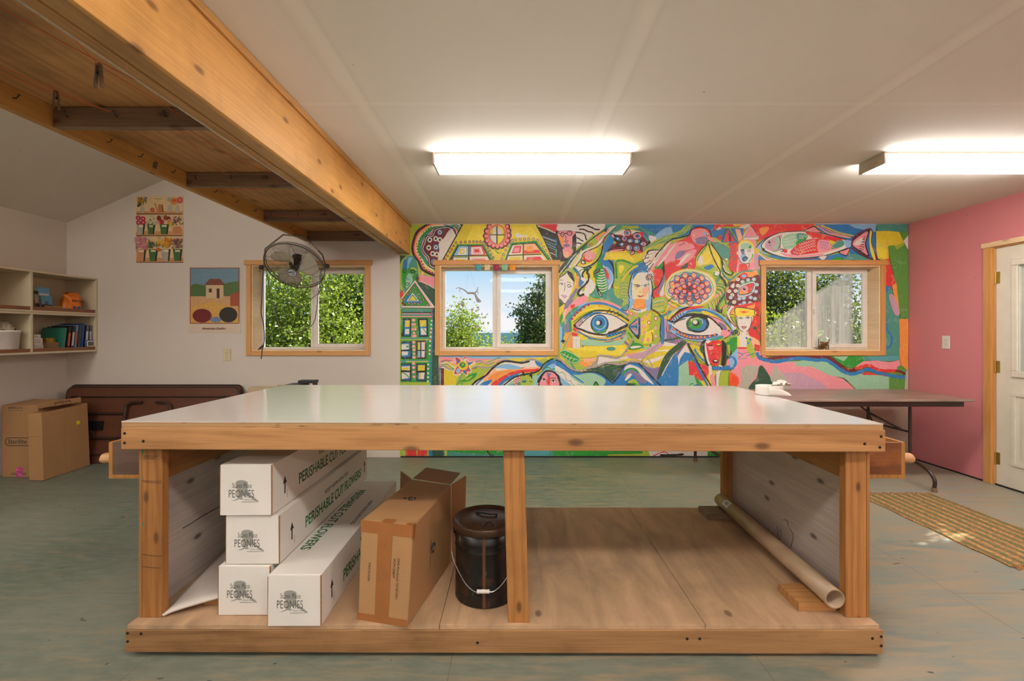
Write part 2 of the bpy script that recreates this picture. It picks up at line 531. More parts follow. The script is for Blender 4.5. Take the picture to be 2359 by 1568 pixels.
# ------------------------------------------------------------------ windows
def dirt_and_sun_haze(t, shader):
    """dirt streaks and painted sun haze with a slanting shadow edge, right-hand window"""
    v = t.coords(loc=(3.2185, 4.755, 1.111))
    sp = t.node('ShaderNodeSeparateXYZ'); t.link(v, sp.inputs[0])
    # sunlit haze painted in below the slanting shadow line, denser on the right pane
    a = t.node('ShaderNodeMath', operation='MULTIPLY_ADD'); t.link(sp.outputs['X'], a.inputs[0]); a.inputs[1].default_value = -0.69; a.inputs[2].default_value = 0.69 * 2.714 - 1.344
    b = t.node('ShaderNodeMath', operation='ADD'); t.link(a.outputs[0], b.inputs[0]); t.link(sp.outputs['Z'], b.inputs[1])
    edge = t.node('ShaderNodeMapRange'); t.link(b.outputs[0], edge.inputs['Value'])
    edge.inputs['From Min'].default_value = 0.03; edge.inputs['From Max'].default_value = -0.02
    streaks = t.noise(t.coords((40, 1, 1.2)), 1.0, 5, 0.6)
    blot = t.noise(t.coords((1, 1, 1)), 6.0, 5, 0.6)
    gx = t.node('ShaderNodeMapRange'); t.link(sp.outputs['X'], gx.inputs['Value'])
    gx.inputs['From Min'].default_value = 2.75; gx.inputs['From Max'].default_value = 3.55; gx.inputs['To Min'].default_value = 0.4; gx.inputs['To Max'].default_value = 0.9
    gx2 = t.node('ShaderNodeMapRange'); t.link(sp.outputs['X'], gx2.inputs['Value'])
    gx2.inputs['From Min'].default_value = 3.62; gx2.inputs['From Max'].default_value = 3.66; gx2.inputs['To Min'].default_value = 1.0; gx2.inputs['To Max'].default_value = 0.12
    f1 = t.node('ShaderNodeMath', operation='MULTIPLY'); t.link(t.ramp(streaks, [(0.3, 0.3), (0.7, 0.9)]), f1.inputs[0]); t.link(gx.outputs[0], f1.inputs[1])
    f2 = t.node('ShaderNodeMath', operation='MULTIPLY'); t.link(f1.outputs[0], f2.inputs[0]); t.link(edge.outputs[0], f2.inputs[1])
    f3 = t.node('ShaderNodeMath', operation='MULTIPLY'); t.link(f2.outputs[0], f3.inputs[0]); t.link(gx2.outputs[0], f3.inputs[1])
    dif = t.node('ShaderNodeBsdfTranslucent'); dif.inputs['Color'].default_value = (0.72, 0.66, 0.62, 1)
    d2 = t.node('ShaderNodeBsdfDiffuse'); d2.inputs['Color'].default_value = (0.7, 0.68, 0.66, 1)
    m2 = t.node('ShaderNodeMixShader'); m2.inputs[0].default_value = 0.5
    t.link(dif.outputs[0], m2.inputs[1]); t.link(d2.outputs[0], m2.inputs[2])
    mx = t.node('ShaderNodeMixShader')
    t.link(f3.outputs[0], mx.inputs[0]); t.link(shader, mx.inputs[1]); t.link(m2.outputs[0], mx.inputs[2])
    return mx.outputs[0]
M['dirty_hazed_glass'] = m_glass('dirty_glass_sun_haze', dirt=dirt_and_sun_haze)

def frame_ring(mb, x0, x1, z0, z1, w, y0, y1):
    mb.box(x0, x1, y0, y1, z0, z0 + w); mb.box(x0, x1, y0, y1, z1 - w, z1)
    mb.box(x0, x0 + w, y0, y1, z0 + w, z1 - w); mb.box(x1 - w, x1, y0, y1, z0 + w, z1 - w)

def make_window(i, ox0, ox1, label, glass):
    t = thing('window_%d' % i, label, 'window', ((ox0 + ox1) / 2, WY, OZ0), kind='structure')
    d = ox0 + 0.780
    # wooden casing, flat boards on the wall face
    c = MB(); cw = 0.048; th = 0.02
    c.box(ox0 - cw, ox0, WY - th, WY - 0.0005, OZ0 - cw, OZ1); c.box(ox1, ox1 + cw, WY - th, WY - 0.0005, OZ0 - cw, OZ1)
    c.build('casing', M['pine_z'], t, bevel=0.002)
    c = MB(); c.box(ox0, ox1, WY - th, WY - 0.0005, OZ0 - cw, OZ0)
    c.build('casing', M['pine_x'], t, bevel=0.002)
    c = MB(); c.box(ox0 - cw - 0.02, ox1 + cw + 0.02, WY - th - 0.008, WY - 0.0005, OZ1, OZ1 + 0.052)
    c.build('head_casing', M['pine_x'], t, bevel=0.002)
    j = MB(); e = 0.012
    j.box(ox0, ox0 + e, WY - 0.004, WY + 0.165, OZ0, OZ1); j.box(ox1 - e, ox1, WY - 0.004, WY + 0.165, OZ0, OZ1)
    j.box(ox0 + e, ox1 - e, WY - 0.004, WY + 0.165, OZ0, OZ0 + e); j.box(ox0 + e, ox1 - e, WY - 0.004, WY + 0.165, OZ1 - e, OZ1)
    j.build('jamb', M['pine_y'], t)
    f = MB(); frame_ring(f, ox0 + e, ox1 - e, OZ0 + e, OZ1 - e, 0.022, WY + 0.150, WY + 0.198)
    f.box(d - 0.235, d - 0.17, WY + 0.160, WY + 0.196, OZ0 + e + 0.022, OZ1 - e - 0.022)
    f.build('window_frame', M['vinyl'], t, bevel=0.002)
    s = MB(); frame_ring(s, d - 0.19, ox1 - e - 0.02, OZ0 + e + 0.018, OZ1 - e - 0.018, 0.042, WY + 0.138, WY + 0.162)
    s.build('sliding_sash', M['vinyl'], t, bevel=0.002)
    l = MB(); l.box(d - 0.183, d - 0.163, WY + 0.122, WY + 0.1375, 1.50, 1.56); l.box(d - 0.179, d - 0.167, WY + 0.112, WY + 0.122, 1.515, 1.545)
    l.build('latch', M['vinyl'], t, bevel=0.002)
    g = MB(); g.box(ox0 + e + 0.015, d - 0.235, WY + 0.178, WY + 0.181, OZ0 + e + 0.015, OZ1 - e - 0.015)
    g.build('glass_pane', glass, t)
    g = MB(); g.box(d - 0.16, ox1 - e - 0.05, WY + 0.148, WY + 0.151, OZ0 + e + 0.05, OZ1 - e - 0.05)
    g.build('glass_pane', glass, t)
    return t
make_window(1, *OPEN[0], 'sliding window with pine casing in the white wall, behind the hanging fan', M['glass'])
make_window(2, *OPEN[1], 'sliding window with pine casing in the mural, with little flags and a driftwood mobile', M['glass'])
make_window(3, *OPEN[2], 'sliding window with dirty glass, painted sun haze and pine casing, under the painted fish', M['dirty_hazed_glass'])

# ------------------------------------------------------------------ door
M['door_paint'] = m_plain('door_paint', 'd8cfbe', 0.4, var=0.03)
d = thing('door_1', 'white door with a tall glass light and moulded panels in the pink wall', 'door', (RX, (DY0 + DY1) / 2, 0), kind='structure')
s = MB()
X0, X1 = RX + 0.012, RX + 0.055
gy0, gy1, gz0, gz1 = 3.14, 3.72, 0.968, 1.865
y0, y1 = DY0 + 0.012, DY1 - 0.022
s.box(X0, X1, y0, gy0, 0.012, DZ - 0.012); s.box(X0, X1, gy1, y1, 0.012, DZ - 0.012)
s.box(X0, X1, gy0, gy1, 0.012, gz0); s.box(X0, X1, gy0, gy1, gz1, DZ - 0.012)
s.build('door_leaf', M['door_paint'], d)
def ring_x(mb, ya, yb, za, zb, w, xa, xb):
    mb.box(xa, xb, ya, yb, za, za + w); mb.box(xa, xb, ya, yb, zb - w, zb)
    mb.box(xa, xb, ya, ya + w, za + w, zb - w); mb.box(xa, xb, yb - w, yb, za + w, zb - w)
s = MB(); ring_x(s, gy0 - 0.05, gy1 + 0.05, gz0 - 0.035, gz1 + 0.04, 0.05, X0 - 0.014, X0)
s.build('glass_moulding', M['door_paint'], d, bevel=0.006)
s = MB()
for ya, yb in ((3.48, 3.77), (3.06, 3.35)):
    ring_x(s, ya, yb, 0.20, 0.806, 0.03, X0 - 0.010, X0)
    s.box(X0 - 0.005, X0, ya + 0.07, yb - 0.07, 0.27, 0.736)
s.build('raised_panels', M['door_paint'], d, bevel=0.004)
MB().box(X0 + 0.016, X0 + 0.020, gy0 - 0.01, gy1 + 0.01, gz0 - 0.01, gz1 + 0.01).build('glass_pane', M['glass'], d)
c = MB(); c.box(RX - 0.02, RX - 0.0005, DY1 - 0.005, DY1 + 0.06, 0.001, DZ); c.box(RX - 0.02, RX - 0.0005, DY0 - 0.06, DY0 + 0.005, 0.001, DZ)
c.build('door_casing', M['pine_z'], d, bevel=0.002)
c = MB(); c.box(RX - 0.022, RX - 0.0005, DY0 - 0.07, DY1 + 0.075, DZ, DZ + 0.042)
c.build('door_casing', M['pine_y'], d, bevel=0.002)
c = MB(); c.box(RX - 0.004, RX + 0.12, DY1 - 0.018, DY1 - 0.001, 0.001, DZ - 0.001); c.box(RX - 0.004, RX + 0.12, DY0 + 0.001, DY0 + 0.010, 0.001, DZ - 0.001); c.box(RX - 0.004, RX + 0.12, DY0 + 0.010, DY1 - 0.018, DZ - 0.010, DZ - 0.001)
c.build('door_jamb', M['pine_z'], d)
for hz in (1.72, 0.96, 0.18):
    h = MB(); h.lathe([(0.007, 0), (0.007, 0.1)], (RX + 0.004, DY1 - 0.020, hz), 10); h.box(RX + 0.0095, RX + 0.013, DY1 - 0.052, DY1 - 0.020, hz, hz + 0.1)
    h.build('hinge', M['brass'], d)
MB().box(RX + 0.001, RX + 0.13, DY0 + 0.011, DY1 - 0.019, 0.0005, 0.011).build('threshold', M['black_metal'], d)

# white strip of bare wall + thin dark line where the wall meets the floor are part of the paint and the gap
tag(MB().box(-1.19, 4.10, WY - 0.006, WY - 0.0005, 0.0005, 0.012).build('dark_floor_line_back', M['black_metal']), kind='structure')
tag(MB().box(RX - 0.006, RX - 0.0005, DY1 + 0.062, WY - 0.01, 0.0005, 0.012).build('dark_floor_line_right', M['black_metal']), kind='structure')

# ------------------------------------------------------------------ ceiling lights
def fixture(label, x, y, z=H, rot=(0, 0, 0)):
    """x, y: left front corner; built hanging down from the ceiling plane z"""
    L, W, D = 1.259, 0.205, 0.071
    t = thing('ceiling_light', label, 'ceiling light', (x, y, z), rot=rot, group='four-foot fluorescent ceiling lights')
    for xa in (0, L - 0.012):
        MB().box(xa, xa + 0.012, -0.004, W + 0.004, -D - 0.003, -0.001).build('end_cap', M['fixture_metal'], t, local=True, bevel=0.002)
    MB().box(0.013, L - 0.013, 0, W, -0.012, -0.001).build('mounting_pan', M['fixture_metal'], t, local=True)
    MB().box(0.013, L - 0.013, 0.002, W - 0.002, -D, -0.0125).build('diffuser', M['lamp'], t, local=True, bevel=0.006)
    return t
fixture('long lit fluorescent ceiling light in the middle of the ceiling, wholly in view', -0.517, 2.88)
fixture('lit fluorescent ceiling light cut off by the right edge, with one visible end cap', 2.330, 2.87)
for x_, y_, w_ in ((-0.517, 0.3, 'above the viewpoint'), (2.330, 0.3, 'right of the viewpoint'), (-0.517, -2.2, 'well behind the viewpoint'), (2.330, -2.2, 'behind the viewpoint by the right wall')):  # unseen fixtures added to brighten the room
    fixture('added unseen fluorescent fill light ' + w_, x_, y_)
sr = math.atan(SLOPE)
for x_, y_, w_ in ((-4.2, 1.0, 'left of the viewpoint'), (-4.2, -0.6, 'first behind the viewpoint'), (-4.2, -2.2, 'second behind the viewpoint'), (-2.6, 0.2, 'highest near the beam')):  # more unseen fixtures, added to lift the light on the left side
    fixture('added unseen fluorescent fill light on the sloped ceiling, ' + w_, x_, y_, slope_z(x_) - 0.002, (0, -sr, 0))

# ------------------------------------------------------------------ beam and loft framing
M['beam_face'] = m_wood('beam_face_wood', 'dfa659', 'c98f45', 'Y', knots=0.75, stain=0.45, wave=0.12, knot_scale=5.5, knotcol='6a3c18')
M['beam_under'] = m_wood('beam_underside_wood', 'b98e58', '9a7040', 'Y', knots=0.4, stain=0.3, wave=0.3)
M['joist'] = m_wood('joist_wood', '8a6a50', '5c4434', 'X', knots=0.7, stain=0.35, wave=0.3)
M['rim'] = m_wood('rim_joist_wood', 'c8934e', 'a8743a', 'Y', knots=0.4, stain=0.2, wave=0.35, loc=(1, 0, 2))
M['loft_ply'] = m_wood('loft_plywood', 'c8925a', '9a6a3c', 'Y', knots=0.7, stain=0.75, wave=0.35, knot_scale=3.2, grain=0.6, flat='YX')
M['drywall_edge'] = m_plain('drywall_edge', 'b3aaa0', 0.8, scale=60, var=0.15)
b = thing('ceiling_beam', 'thick built-up wooden beam running under the ceiling from the foreground to the mural', 'beam', (-1.16, 4.0, 2.12), kind='structure')
y0b, y1b = BACK + 0.002, WY - 0.001
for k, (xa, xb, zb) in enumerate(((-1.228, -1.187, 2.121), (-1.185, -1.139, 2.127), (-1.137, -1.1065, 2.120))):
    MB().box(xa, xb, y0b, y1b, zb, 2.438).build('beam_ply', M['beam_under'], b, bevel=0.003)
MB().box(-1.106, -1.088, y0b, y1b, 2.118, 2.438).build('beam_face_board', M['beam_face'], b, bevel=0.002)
MB().box(-1.0875, -1.074, y0b, y1b, 2.405, 2.4385).build('cove_strip', M['rim'], b, bevel=0.002)
MB().box(-1.2385, -1.2285, y0b, y1b, 2.124, 2.22).build('drywall_edge', M['drywall_edge'], b)

lf = thing('loft_frame', 'underside of the open storage loft, plywood on rough joists left of the beam', 'loft', (-1.7, 3.0, 2.26), kind='structure')
RIMX = -2.15
MB().box(RIMX - 0.038, RIMX, y0b, y1b, 2.254, 2.352).build('rim_joist', M['rim'], lf, bevel=0.002)
for jy in (4.715, 3.90, 2.98, 2.12, 1.25, 0.35, -0.55):
    MB().box(RIMX + 0.001, -1.2395, jy, jy + 0.038, 2.257, 2.350).build('cross_joist', M['joist'], lf, bevel=0.002)
MB().box(RIMX - 0.038, -1.2395, y0b, y1b, 2.3525, 2.370).build('loft_floor_panel', M['loft_ply'], lf)
# bent nails
def nail(p, dirx=0.028, up=0.012, ax='x'):
    q = Vector(p)
    if ax == 'x': pts = [q, q + Vector((dirx * 0.6, 0, -0.002)), q + Vector((dirx, 0.0, up))]
    else: pts = [q, q + Vector((0.002, -dirx * 0.6, -0.002)), q + Vector((0.008, -dirx, up))]
    m_ = MB(); m_.tube(pts, 0.0022, 6); m_.lathe([(0.005, 0), (0.005, 0.002)], pts[-1], 8)
    return m_.build('bent_nail', M['black_metal'], lf)
for ny in (4.35, 4.1, 3.75, 3.5, 3.25, 2.85, 2.6, 2.4, 2.25, 1.95, 1.80):
    nail((RIMX - 0.001, ny, 2.305))
for jy in (2.12, 2.98, 3.90):
    for nx in (-2.08, -1.85, -1.62, -1.40):
        nail((nx, jy + 0.001, 2.305), ax='y')

# paint strokes of the mural, traced in flat drawing frames (F x y scale)
MURAL_DATA = '''
# base washes, photo frame
F 0 0 1
P e 945,515 2091,515 2091,1056 921,1056 921,586 945,586
P y 1290,700 1560,700 1560,830 1290,830
P h 2080,800 2091,790 2091,900 2076,900
R 420 3 930,520 2080,890 tlpywqsooeYnyvc
P B 1850,915 2091,915 2091,1056 1850,1056
# ---- lower hidden + strip below the bench
P t 1030,985 1290,985 1290,1056 1030,1056
P g 1030,1030 1160,1036 1165,1048 1030,1040
P r 934,1030 958,1030 960,1056 934,1056
P r 962,1030 984,1030 984,1056 962,1056
P b 986,1030 1020,1030 1030,1056 990,1056
P d 995,1036 1020,1036 1022,1056 998,1056
D y 2.4 1026,1042 1026,1048 1027,1054
P c 1205,1030 1270,1030 1260,1056 1205,1056
P g 1268,1030 1480,1030 1480,1050 1280,1054
P e 1400,1046 1500,1044 1500,1056 1400,1056
S k 3 1122,1038 1130,1048 1138,1048
P w 1490,1030 1640,1030 1640,1056 1500,1056
S r 2 1500,1052 1530,1040 1545,1052
S k 4 1520,1048 1550,1048 1575,1046
P g 1630,1030 1700,1030 1700,1056 1630,1056
P d 1700,1000 1850,1000 1850,1056 1700,1056
# ---- SECTION 1 : left part, R1
F 910 500 3.92
P e 135,65 300,65 210,180 150,330 135,332
P d 45,350 160,350 200,440 215,560 360,640 362,800 210,600 120,480 45,420
P p 215,530 240,520 365,545 365,640 290,605 215,575
S r 8 218,540 222,575 300,610
S w 6 210,575 280,600 365,650
P d 195,585 365,650 365,815 335,805
# layered paisley
C k 300,60 420,56 600,60 600,300 560,400 420,545 360,536 300,515 235,475 205,405 165,350 146,290 158,210 190,130 240,88
C r 318,66 430,60 590,70 590,300 550,395 415,530 365,520 310,498 250,462 220,398 180,345 166,288 176,215 208,140 258,96
C p 322,70 430,64 590,70 590,300 550,395 415,526 368,514 315,490 257,455 226,395 187,341 174,288 183,218 213,146 262,102
C Y 330,74 430,70 590,70 590,300 550,395 412,518 370,505 322,482 266,448 234,390 196,337 184,287 193,222 222,152 268,110
C w 338,80 436,76 590,76 590,300 545,390 410,508 372,497 328,474 274,441 241,386 204,333 192,286 201,226 230,158 276,117
C g 345,86 440,82 585,80 585,300 540,385 408,498 376,488 334,466 283,433 250,380 214,329 203,285 211,230 239,165 284,124
C b 365,92 448,86 580,84 580,295 530,375 402,482 382,474 346,452 302,420 268,370 236,322 228,284 236,236 262,180 305,136
C p 372,96 452,90 575,88 575,290 528,370 400,476 385,468 351,446 308,414 275,365 244,318 236,283 243,240 268,186 311,141
C t 378,104 455,96 570,92 570,285 524,362 398,468 388,461 357,440 316,408 284,359 254,314 247,282 252,244 276,192 318,149
C p 384,110 458,100 566,96 566,280 520,356 396,462 391,456 361,436 321,404 290,356 261,310 254,281 259,248 283,197 324,155
C k 440,86 505,92 550,130 540,250 500,330 410,400 392,470 345,466 305,440 296,370 262,335 240,283 262,225 280,165 335,160 360,105
C w 442,93 502,99 542,134 532,250 494,326 404,396 386,462 348,458 312,434 303,366 270,330 249,283 269,230 288,173 340,167 367,112
C k 444,99 499,105 535,138 526,250 489,322 400,392 382,455 350,452 317,430 309,363 275,326 256,283 275,233 294,179 344,173 371,118
C m 446,104 496,110 528,142 520,250 485,318 396,388 378,449 352,446 322,425 315,359 281,322 263,282 281,237 300,185 348,179 375,124
D g 7 246,170 233,190 220,215 226,240 212,262 213,290 208,315 222,340 230,368 240,398 252,425 262,455 285,475 312,490 335,500 260,150 280,128 300,108 322,90
D k 5 252,170 228,192 214,215 196,242 198,265 200,290 206,318 219,344 229,372 238,400 252,428 262,452 284,478 310,492 338,504 258,135 282,118 306,100
O w d 22 315,205 368,195 305,276 340,330 378,336 350,405 405,205
O b w 26 405,136 370,272 350,403
O w d 17 405,136 370,272 350,403
D k 6 315,205 368,195 405,136 306,276 370,272 340,330 378,336
C w 500,110 545,150 540,230 430,395 388,395 400,300 395,240 440,190
S b 10 440,72 510,85 540,130 555,170
S k 8 470,80 520,100 548,150
S g 14 520,75 560,100 575,130
# green face
C t 60,410 110,350 165,355 195,400 205,470 190,540 165,590 110,660 80,690 62,640 50,560 48,470
C e 45,450 65,385 110,350 80,410 62,470 60,560 70,640 90,690 60,720 50,600
C g 70,470 120,460 185,470 190,540 160,590 105,650 75,620 62,540
C q 100,560 120,510 150,520 160,580 130,620 100,640
C b 75,400 100,380 105,460 72,470
C l 120,370 160,370 130,420 120,462 112,462
S k 5 70,490 85,480 105,492 85,504 70,490
S k 5 138,486 158,478 182,490 160,502 138,486
S k 4 70,472 90,466 108,474
S k 4 136,468 160,462 188,476
S y 9 140,465 170,462 195,480
S b 5 112,540 105,555 120,562 132,552
S k 4 90,600 112,592 132,602 112,616 90,600
S w 6 150,522 172,524
P r 40,690 70,650 75,700 50,735
# gable triangle
P w 180,570 360,812 330,822 60,820 60,735
P p 180,585 335,805 60,805 60,740
P k 180,592 318,802 65,802 65,742
P b 180,600 310,798 66,798 66,748
P g 180,600 310,798 250,798 180,690 120,700 66,770 66,748
P g 66,770 310,780 310,800 66,800
P w 160,682 218,758 105,758
P g 160,695 205,752 118,752
P Y 160,708 192,748 130,748
D m 11 174,634 140,664 186,670 116,698 218,694 84,742 224,726 258,748 90,790 126,776 154,784 180,776 208,784 238,766 292,792 70,776
D w 5 174,634 140,664 186,670 116,698 218,694 84,742 224,726 258,748 126,776 154,784 180,776 208,784 238,766 292,792
S k 7 62,818 355,822
# striped house
P g 55,825 345,825 330,1525 50,1525
P t 66,828 340,828 340,855 66,855
P d 66,855 340,855 340,868 66,868
P p 66,868 340,868 340,876 66,876
P t 60,876 340,876 340,890 60,890
P p 60,892 340,892 340,902 60,902
P t 55,1085 335,1085 335,1100 55,1100
P e 55,1100 320,1100 320,1112 55,1112
P t 50,1290 320,1290 320,1310 50,1310
P y 100,1300 300,1298 300,1306 100,1308
P e 50,1490 320,1490 320,1525 50,1525
P b 330,825 360,825 355,1000 345,1250 330,1525 318,1525 322,1250 338,1000
P d 338,825 362,815 364,1245 392,1250 395,1525 330,1525 335,1250 345,1000
S k 7 352,825 346,1000
P k 70,915 145,912 142,1078 60,1078 60,1050 78,1000
P b 84,928 135,926 132,1068 82,1068
P y 92,934 134,930 132,990 90,992
P w 92,1010 130,1008 128,1055 90,1055
P k 205,915 298,912 300,1080 218,1082
P b 220,928 284,926 286,1066 228,1068
P y 222,930 282,928 282,985 226,988
P w 232,1004 282,1002 284,1060 236,1062
S g 7 250,1005 272,1030 284,1050
P k 55,1125 150,1122 152,1280 55,1280
P b 58,1136 138,1134 140,1262 58,1262
P w 58,1148 125,1146 125,1192 58,1198
P k 58,1198 140,1194 140,1206 58,1210
P w 62,1212 118,1212 115,1245 62,1248
P g 102,1160 122,1160 122,1176 102,1176
P k 192,1115 284,1112 284,1278 190,1280
P m 198,1120 280,1118 278,1272 196,1274
P l 206,1130 270,1128 268,1264 206,1266
P y 208,1130 226,1130 226,1196 208,1198
P w 240,1128 270,1128 270,1196 240,1198
P w 240,1210 268,1208 266,1262 240,1262
L k 9 233,1125 233,1266
L k 9 204,1203 270,1202
P k 55,1320 148,1322 146,1478 55,1478
P w 58,1330 136,1332 134,1384 58,1380
P y 60,1358 130,1356 130,1378 60,1380
P b 58,1330 136,1332 134,1345 58,1348
P w 60,1400 134,1400 132,1462 60,1462
S g 7 62,1402 100,1420 130,1450
P b 60,1462 134,1450 134,1468 60,1468
P k 192,1322 286,1320 284,1482 192,1480
P b 202,1332 272,1330 272,1384 202,1384
P y 208,1336 270,1334 268,1384 208,1386
P w 216,1404 268,1402 262,1462 212,1460
P b 204,1404 216,1404 214,1464 272,1464 270,1400 275,1400 275,1470 204,1470
P y 216,1406 236,1406 230,1460 214,1456
D p 13 165,930 172,930 160,968 178,968 160,1012 184,1010 172,1045 184,1072 165,1074
D p 12 172,1130 166,1130 172,1164 166,1164 170,1198 175,1198 172,1232 176,1266 168,1264 165,1320 172,1320 165,1358 172,1358 166,1398 174,1396 170,1440 174,1442
D w 5 168,930 172,968 180,1012 180,1072 172,1130 170,1164 172,1198 172,1232 172,1264 168,1320 168,1358 168,1398 170,1440
L g 12 152,950 200,950
L e 8 152,990 205,990
L g 10 152,1148 190,1148
L e 8 152,1180 190,1180
L t 8 152,1340 190,1340
L t 8 152,1420 190,1420
D w 9 332,935 328,970 328,1005 324,1040 322,1080 318,1120 316,1160 314,1200 312,1235 300,1330 300,1368 298,1408 298,1445 296,1482
L r 8 318,835 342,835
L r 8 312,870 342,870
L r 8 316,905 340,905
L r 7 312,1020 336,1020
L r 7 310,1060 334,1060
L r 7 304,1100 330,1100
L r 7 300,1215 326,1215
L g 10 300,1180 318,1180
L g 10 290,1250 335,1255
# yellow house front
P y 612,62 1275,62 1440,395 420,395
P Y 700,80 820,80 830,220 640,220
P Y 1060,90 1240,90 1300,190 1050,190
P w 1085,150 1110,140 1150,165 1200,158 1180,180 1090,185
L k 10 612,65 520,230 425,398
L k 9 1275,68 1345,200 1432,395
P g 478,398 560,245 800,242 895,398 870,398 785,256 570,258 500,398
P k 490,398 566,256 792,252 872,398 860,398 786,264 574,266 505,398
P l 578,262 662,262 662,345 530,345
P w 590,280 645,278 645,338 565,340
P y 585,290 630,290 628,330 580,332
P w 595,302 620,300 618,320 592,322
P r 682,262 786,258 822,340 680,345
P w 688,272 778,268 800,334 688,338
P p 705,285 765,280 780,325 705,330
P r 718,292 758,290 762,316 720,318
P b 675,262 684,262 684,345 675,345
P t 512,358 660,356 660,398 492,398
P w 530,366 655,366 655,398 520,398
P Y 545,378 640,378 640,398 540,398
P m 505,360 530,358 512,398 490,398
P w 676,358 828,356 855,398 676,398
P p 700,374 810,372 830,398 700,398
P r 730,385 790,384 800,398 730,398
L k 10 667,258 667,398
L k 8 515,350 838,348
P g 985,398 1048,230 1275,212 1420,395 1395,395 1265,228 1060,245 1005,398
P k 995,398 1056,242 1268,226 1398,395 1386,395 1262,238 1064,252 1012,398
P w 1062,256 1150,250 1148,334 1024,340
P r 1080,262 1142,258 1135,322 1052,328
P p 1085,274 1128,272 1120,314 1066,316
P s 1166,248 1262,242 1318,322 1166,332
P r 1166,300 1300,295 1318,322 1166,332
P o 1190,262 1240,262 1250,310 1190,312
P w 1020,354 1148,350 1148,398 1008,398
P y 1035,362 1138,360 1136,398 1025,398
P w 1164,348 1325,340 1370,392 1164,398
P r 1190,362 1310,356 1340,392 1180,396
L k 9 1158,246 1158,398
L k 8 1025,346 1322,334
D m 12 455,380 475,350 495,315 512,290 530,260 552,232 595,228 635,225 675,222 708,222 740,222 772,222 800,228 820,250 840,275 855,305 870,335 888,365
D m 12 965,375 980,340 1000,300 1020,260 1035,232 1060,210 1090,203 1130,200 1170,198 1208,196 1250,198 1288,210 1318,238 1340,270 1360,300 1385,335 1405,365
D w 5 455,380 475,350 495,315 512,290 530,260 552,232 595,228 635,225 675,222 708,222 740,222 772,222 800,228 820,250 840,275 855,305 870,335 888,365
D w 7 965,375 980,340 1000,300 1020,260 1035,232 1060,210 1090,203 1130,200 1170,198 1208,196 1250,198 1288,210 1318,238 1340,270 1360,300 1385,335 1405,365
S g 7 900,285 915,310 935,325 950,320
S e 6 940,318 975,325 1000,320
# scalloped window
D k 26 850,85 826,125 818,170 828,212 850,242 885,262 925,268 965,260 998,242 1020,212 1030,165 1026,125 1015,85
D r 20 852,88 830,127 823,170 833,210 855,238 888,256 925,262 962,255 994,238 1014,210 1024,165 1020,127 1010,88
D p 13 852,86 828,127 821,172 832,213 854,241 888,260 925,266 962,259 996,241 1017,212 1026,165 1022,125 1012,86
E w 922,160 86,100
E r 922,160 82,96
E o 922,160 74,90
E k 922,160 68,82
E w 922,160 64,78
C Y 925,88 970,100 985,150 975,200 945,232 925,236
C w 930,100 960,110 968,150 930,152
C y 862,120 880,100 885,150 862,165
L k 10 920,84 920,238
L k 8 858,160 986,160
# roof corner, striped dark panel
P r 1282,62 1480,62 1470,150 1400,120 1330,90
L w 7 1290,82 1380,110 1460,150
P k 1285,85 1330,100 1462,155 1468,395 1425,395 1350,200
L b 7 1330,172 1462,215
L w 4 1335,180 1462,225
L t 7 1355,212 1466,260
L l 5 1365,235 1466,285
L t 8 1380,265 1466,305
L m 6 1395,290 1466,330
L w 5 1400,320 1466,350
P k 1455,120 1470,120 1568,400 1450,400
# flower below window, bottom-left band
F 900 780 5.617
P y 690,215 2180,215 1800,300 1300,400 1040,612 690,612
P p 625,215 1500,215 1380,262 1100,300 700,300 625,260
P l 640,215 2100,215 2000,240 1300,262 640,235
S t 8 640,300 720,282 780,300 860,330
S r 7 650,290 720,275 790,285
S w 10 650,320 730,310 790,350 850,385
S t 8 650,335 730,330 780,370 840,400
S w 14 650,365 700,375 740,400 810,415
H w k 25 640,360 690,350 740,385 815,400
S t 10 1090,300 1160,285 1240,305 1340,270 1420,240
S p 14 1100,310 1180,298 1260,318 1360,285 1460,265
S t 9 1110,335 1180,310 1250,335 1350,300
S e 8 1130,325 1240,350 1340,320
P y 690,440 830,400 1000,520 1250,380 1040,612 690,612
P e 860,500 960,420 1150,380 1300,390 1060,612 840,612
P m 652,380 690,380 690,612 648,612
P b 630,380 652,380 650,612 628,612
D y 7 640,410 640,435 640,458 640,482 640,505 640,530 640,555 640,580 640,602
L k 5 628,370 626,612
S t 11 925,440 890,540 845,612
C g 895,545 960,520 1020,465 1110,440 1090,500 1010,548 920,560
C e 960,530 1020,490 1060,480 1010,530
S g 9 880,570 930,580 920,600
C w 900,300 880,330 850,330 830,230 900,255 920,300 940,240 995,225 1010,290 1090,295 1085,320 1020,360 1050,430 1000,440 990,490 930,430 900,465 815,465 830,380 860,350 760,300 850,300
C r 903,303 885,325 855,325 838,240 895,262 918,310 945,250 985,235 1000,300 1075,300 1010,350 1040,420 995,425 980,470 930,420 895,450 825,455 840,390 870,350
C b 845,260 880,280 895,320 870,310
C w 930,290 980,245 985,300 950,320
C b 1000,310 1060,308 1010,345 990,330
C l 870,380 900,400 895,440 850,440 850,400
C b 945,395 975,400 970,455 940,430
C b 985,375 1025,400 1030,420 990,395
C p 790,305 850,320 870,345 820,335
S m 4 838,232 870,270 900,300
S m 4 995,228 985,280 950,320
E o 938,345 66,64
E y 936,345 62,60
E k 930,338 38,36
E g 930,338 31,29
E e 936,330 14,13
H w k 27 1055,380 1120,360 1200,372 1290,370 1360,330 1430,290 1520,280 1620,305 1700,300 1800,272 1870,278 1950,320
S k 9 1060,390 1120,375
# mountains band
C w 1040,612 1200,500 1310,400 1420,330 1520,300 1640,318 1840,280 1960,330 1900,400 1700,440 1480,612
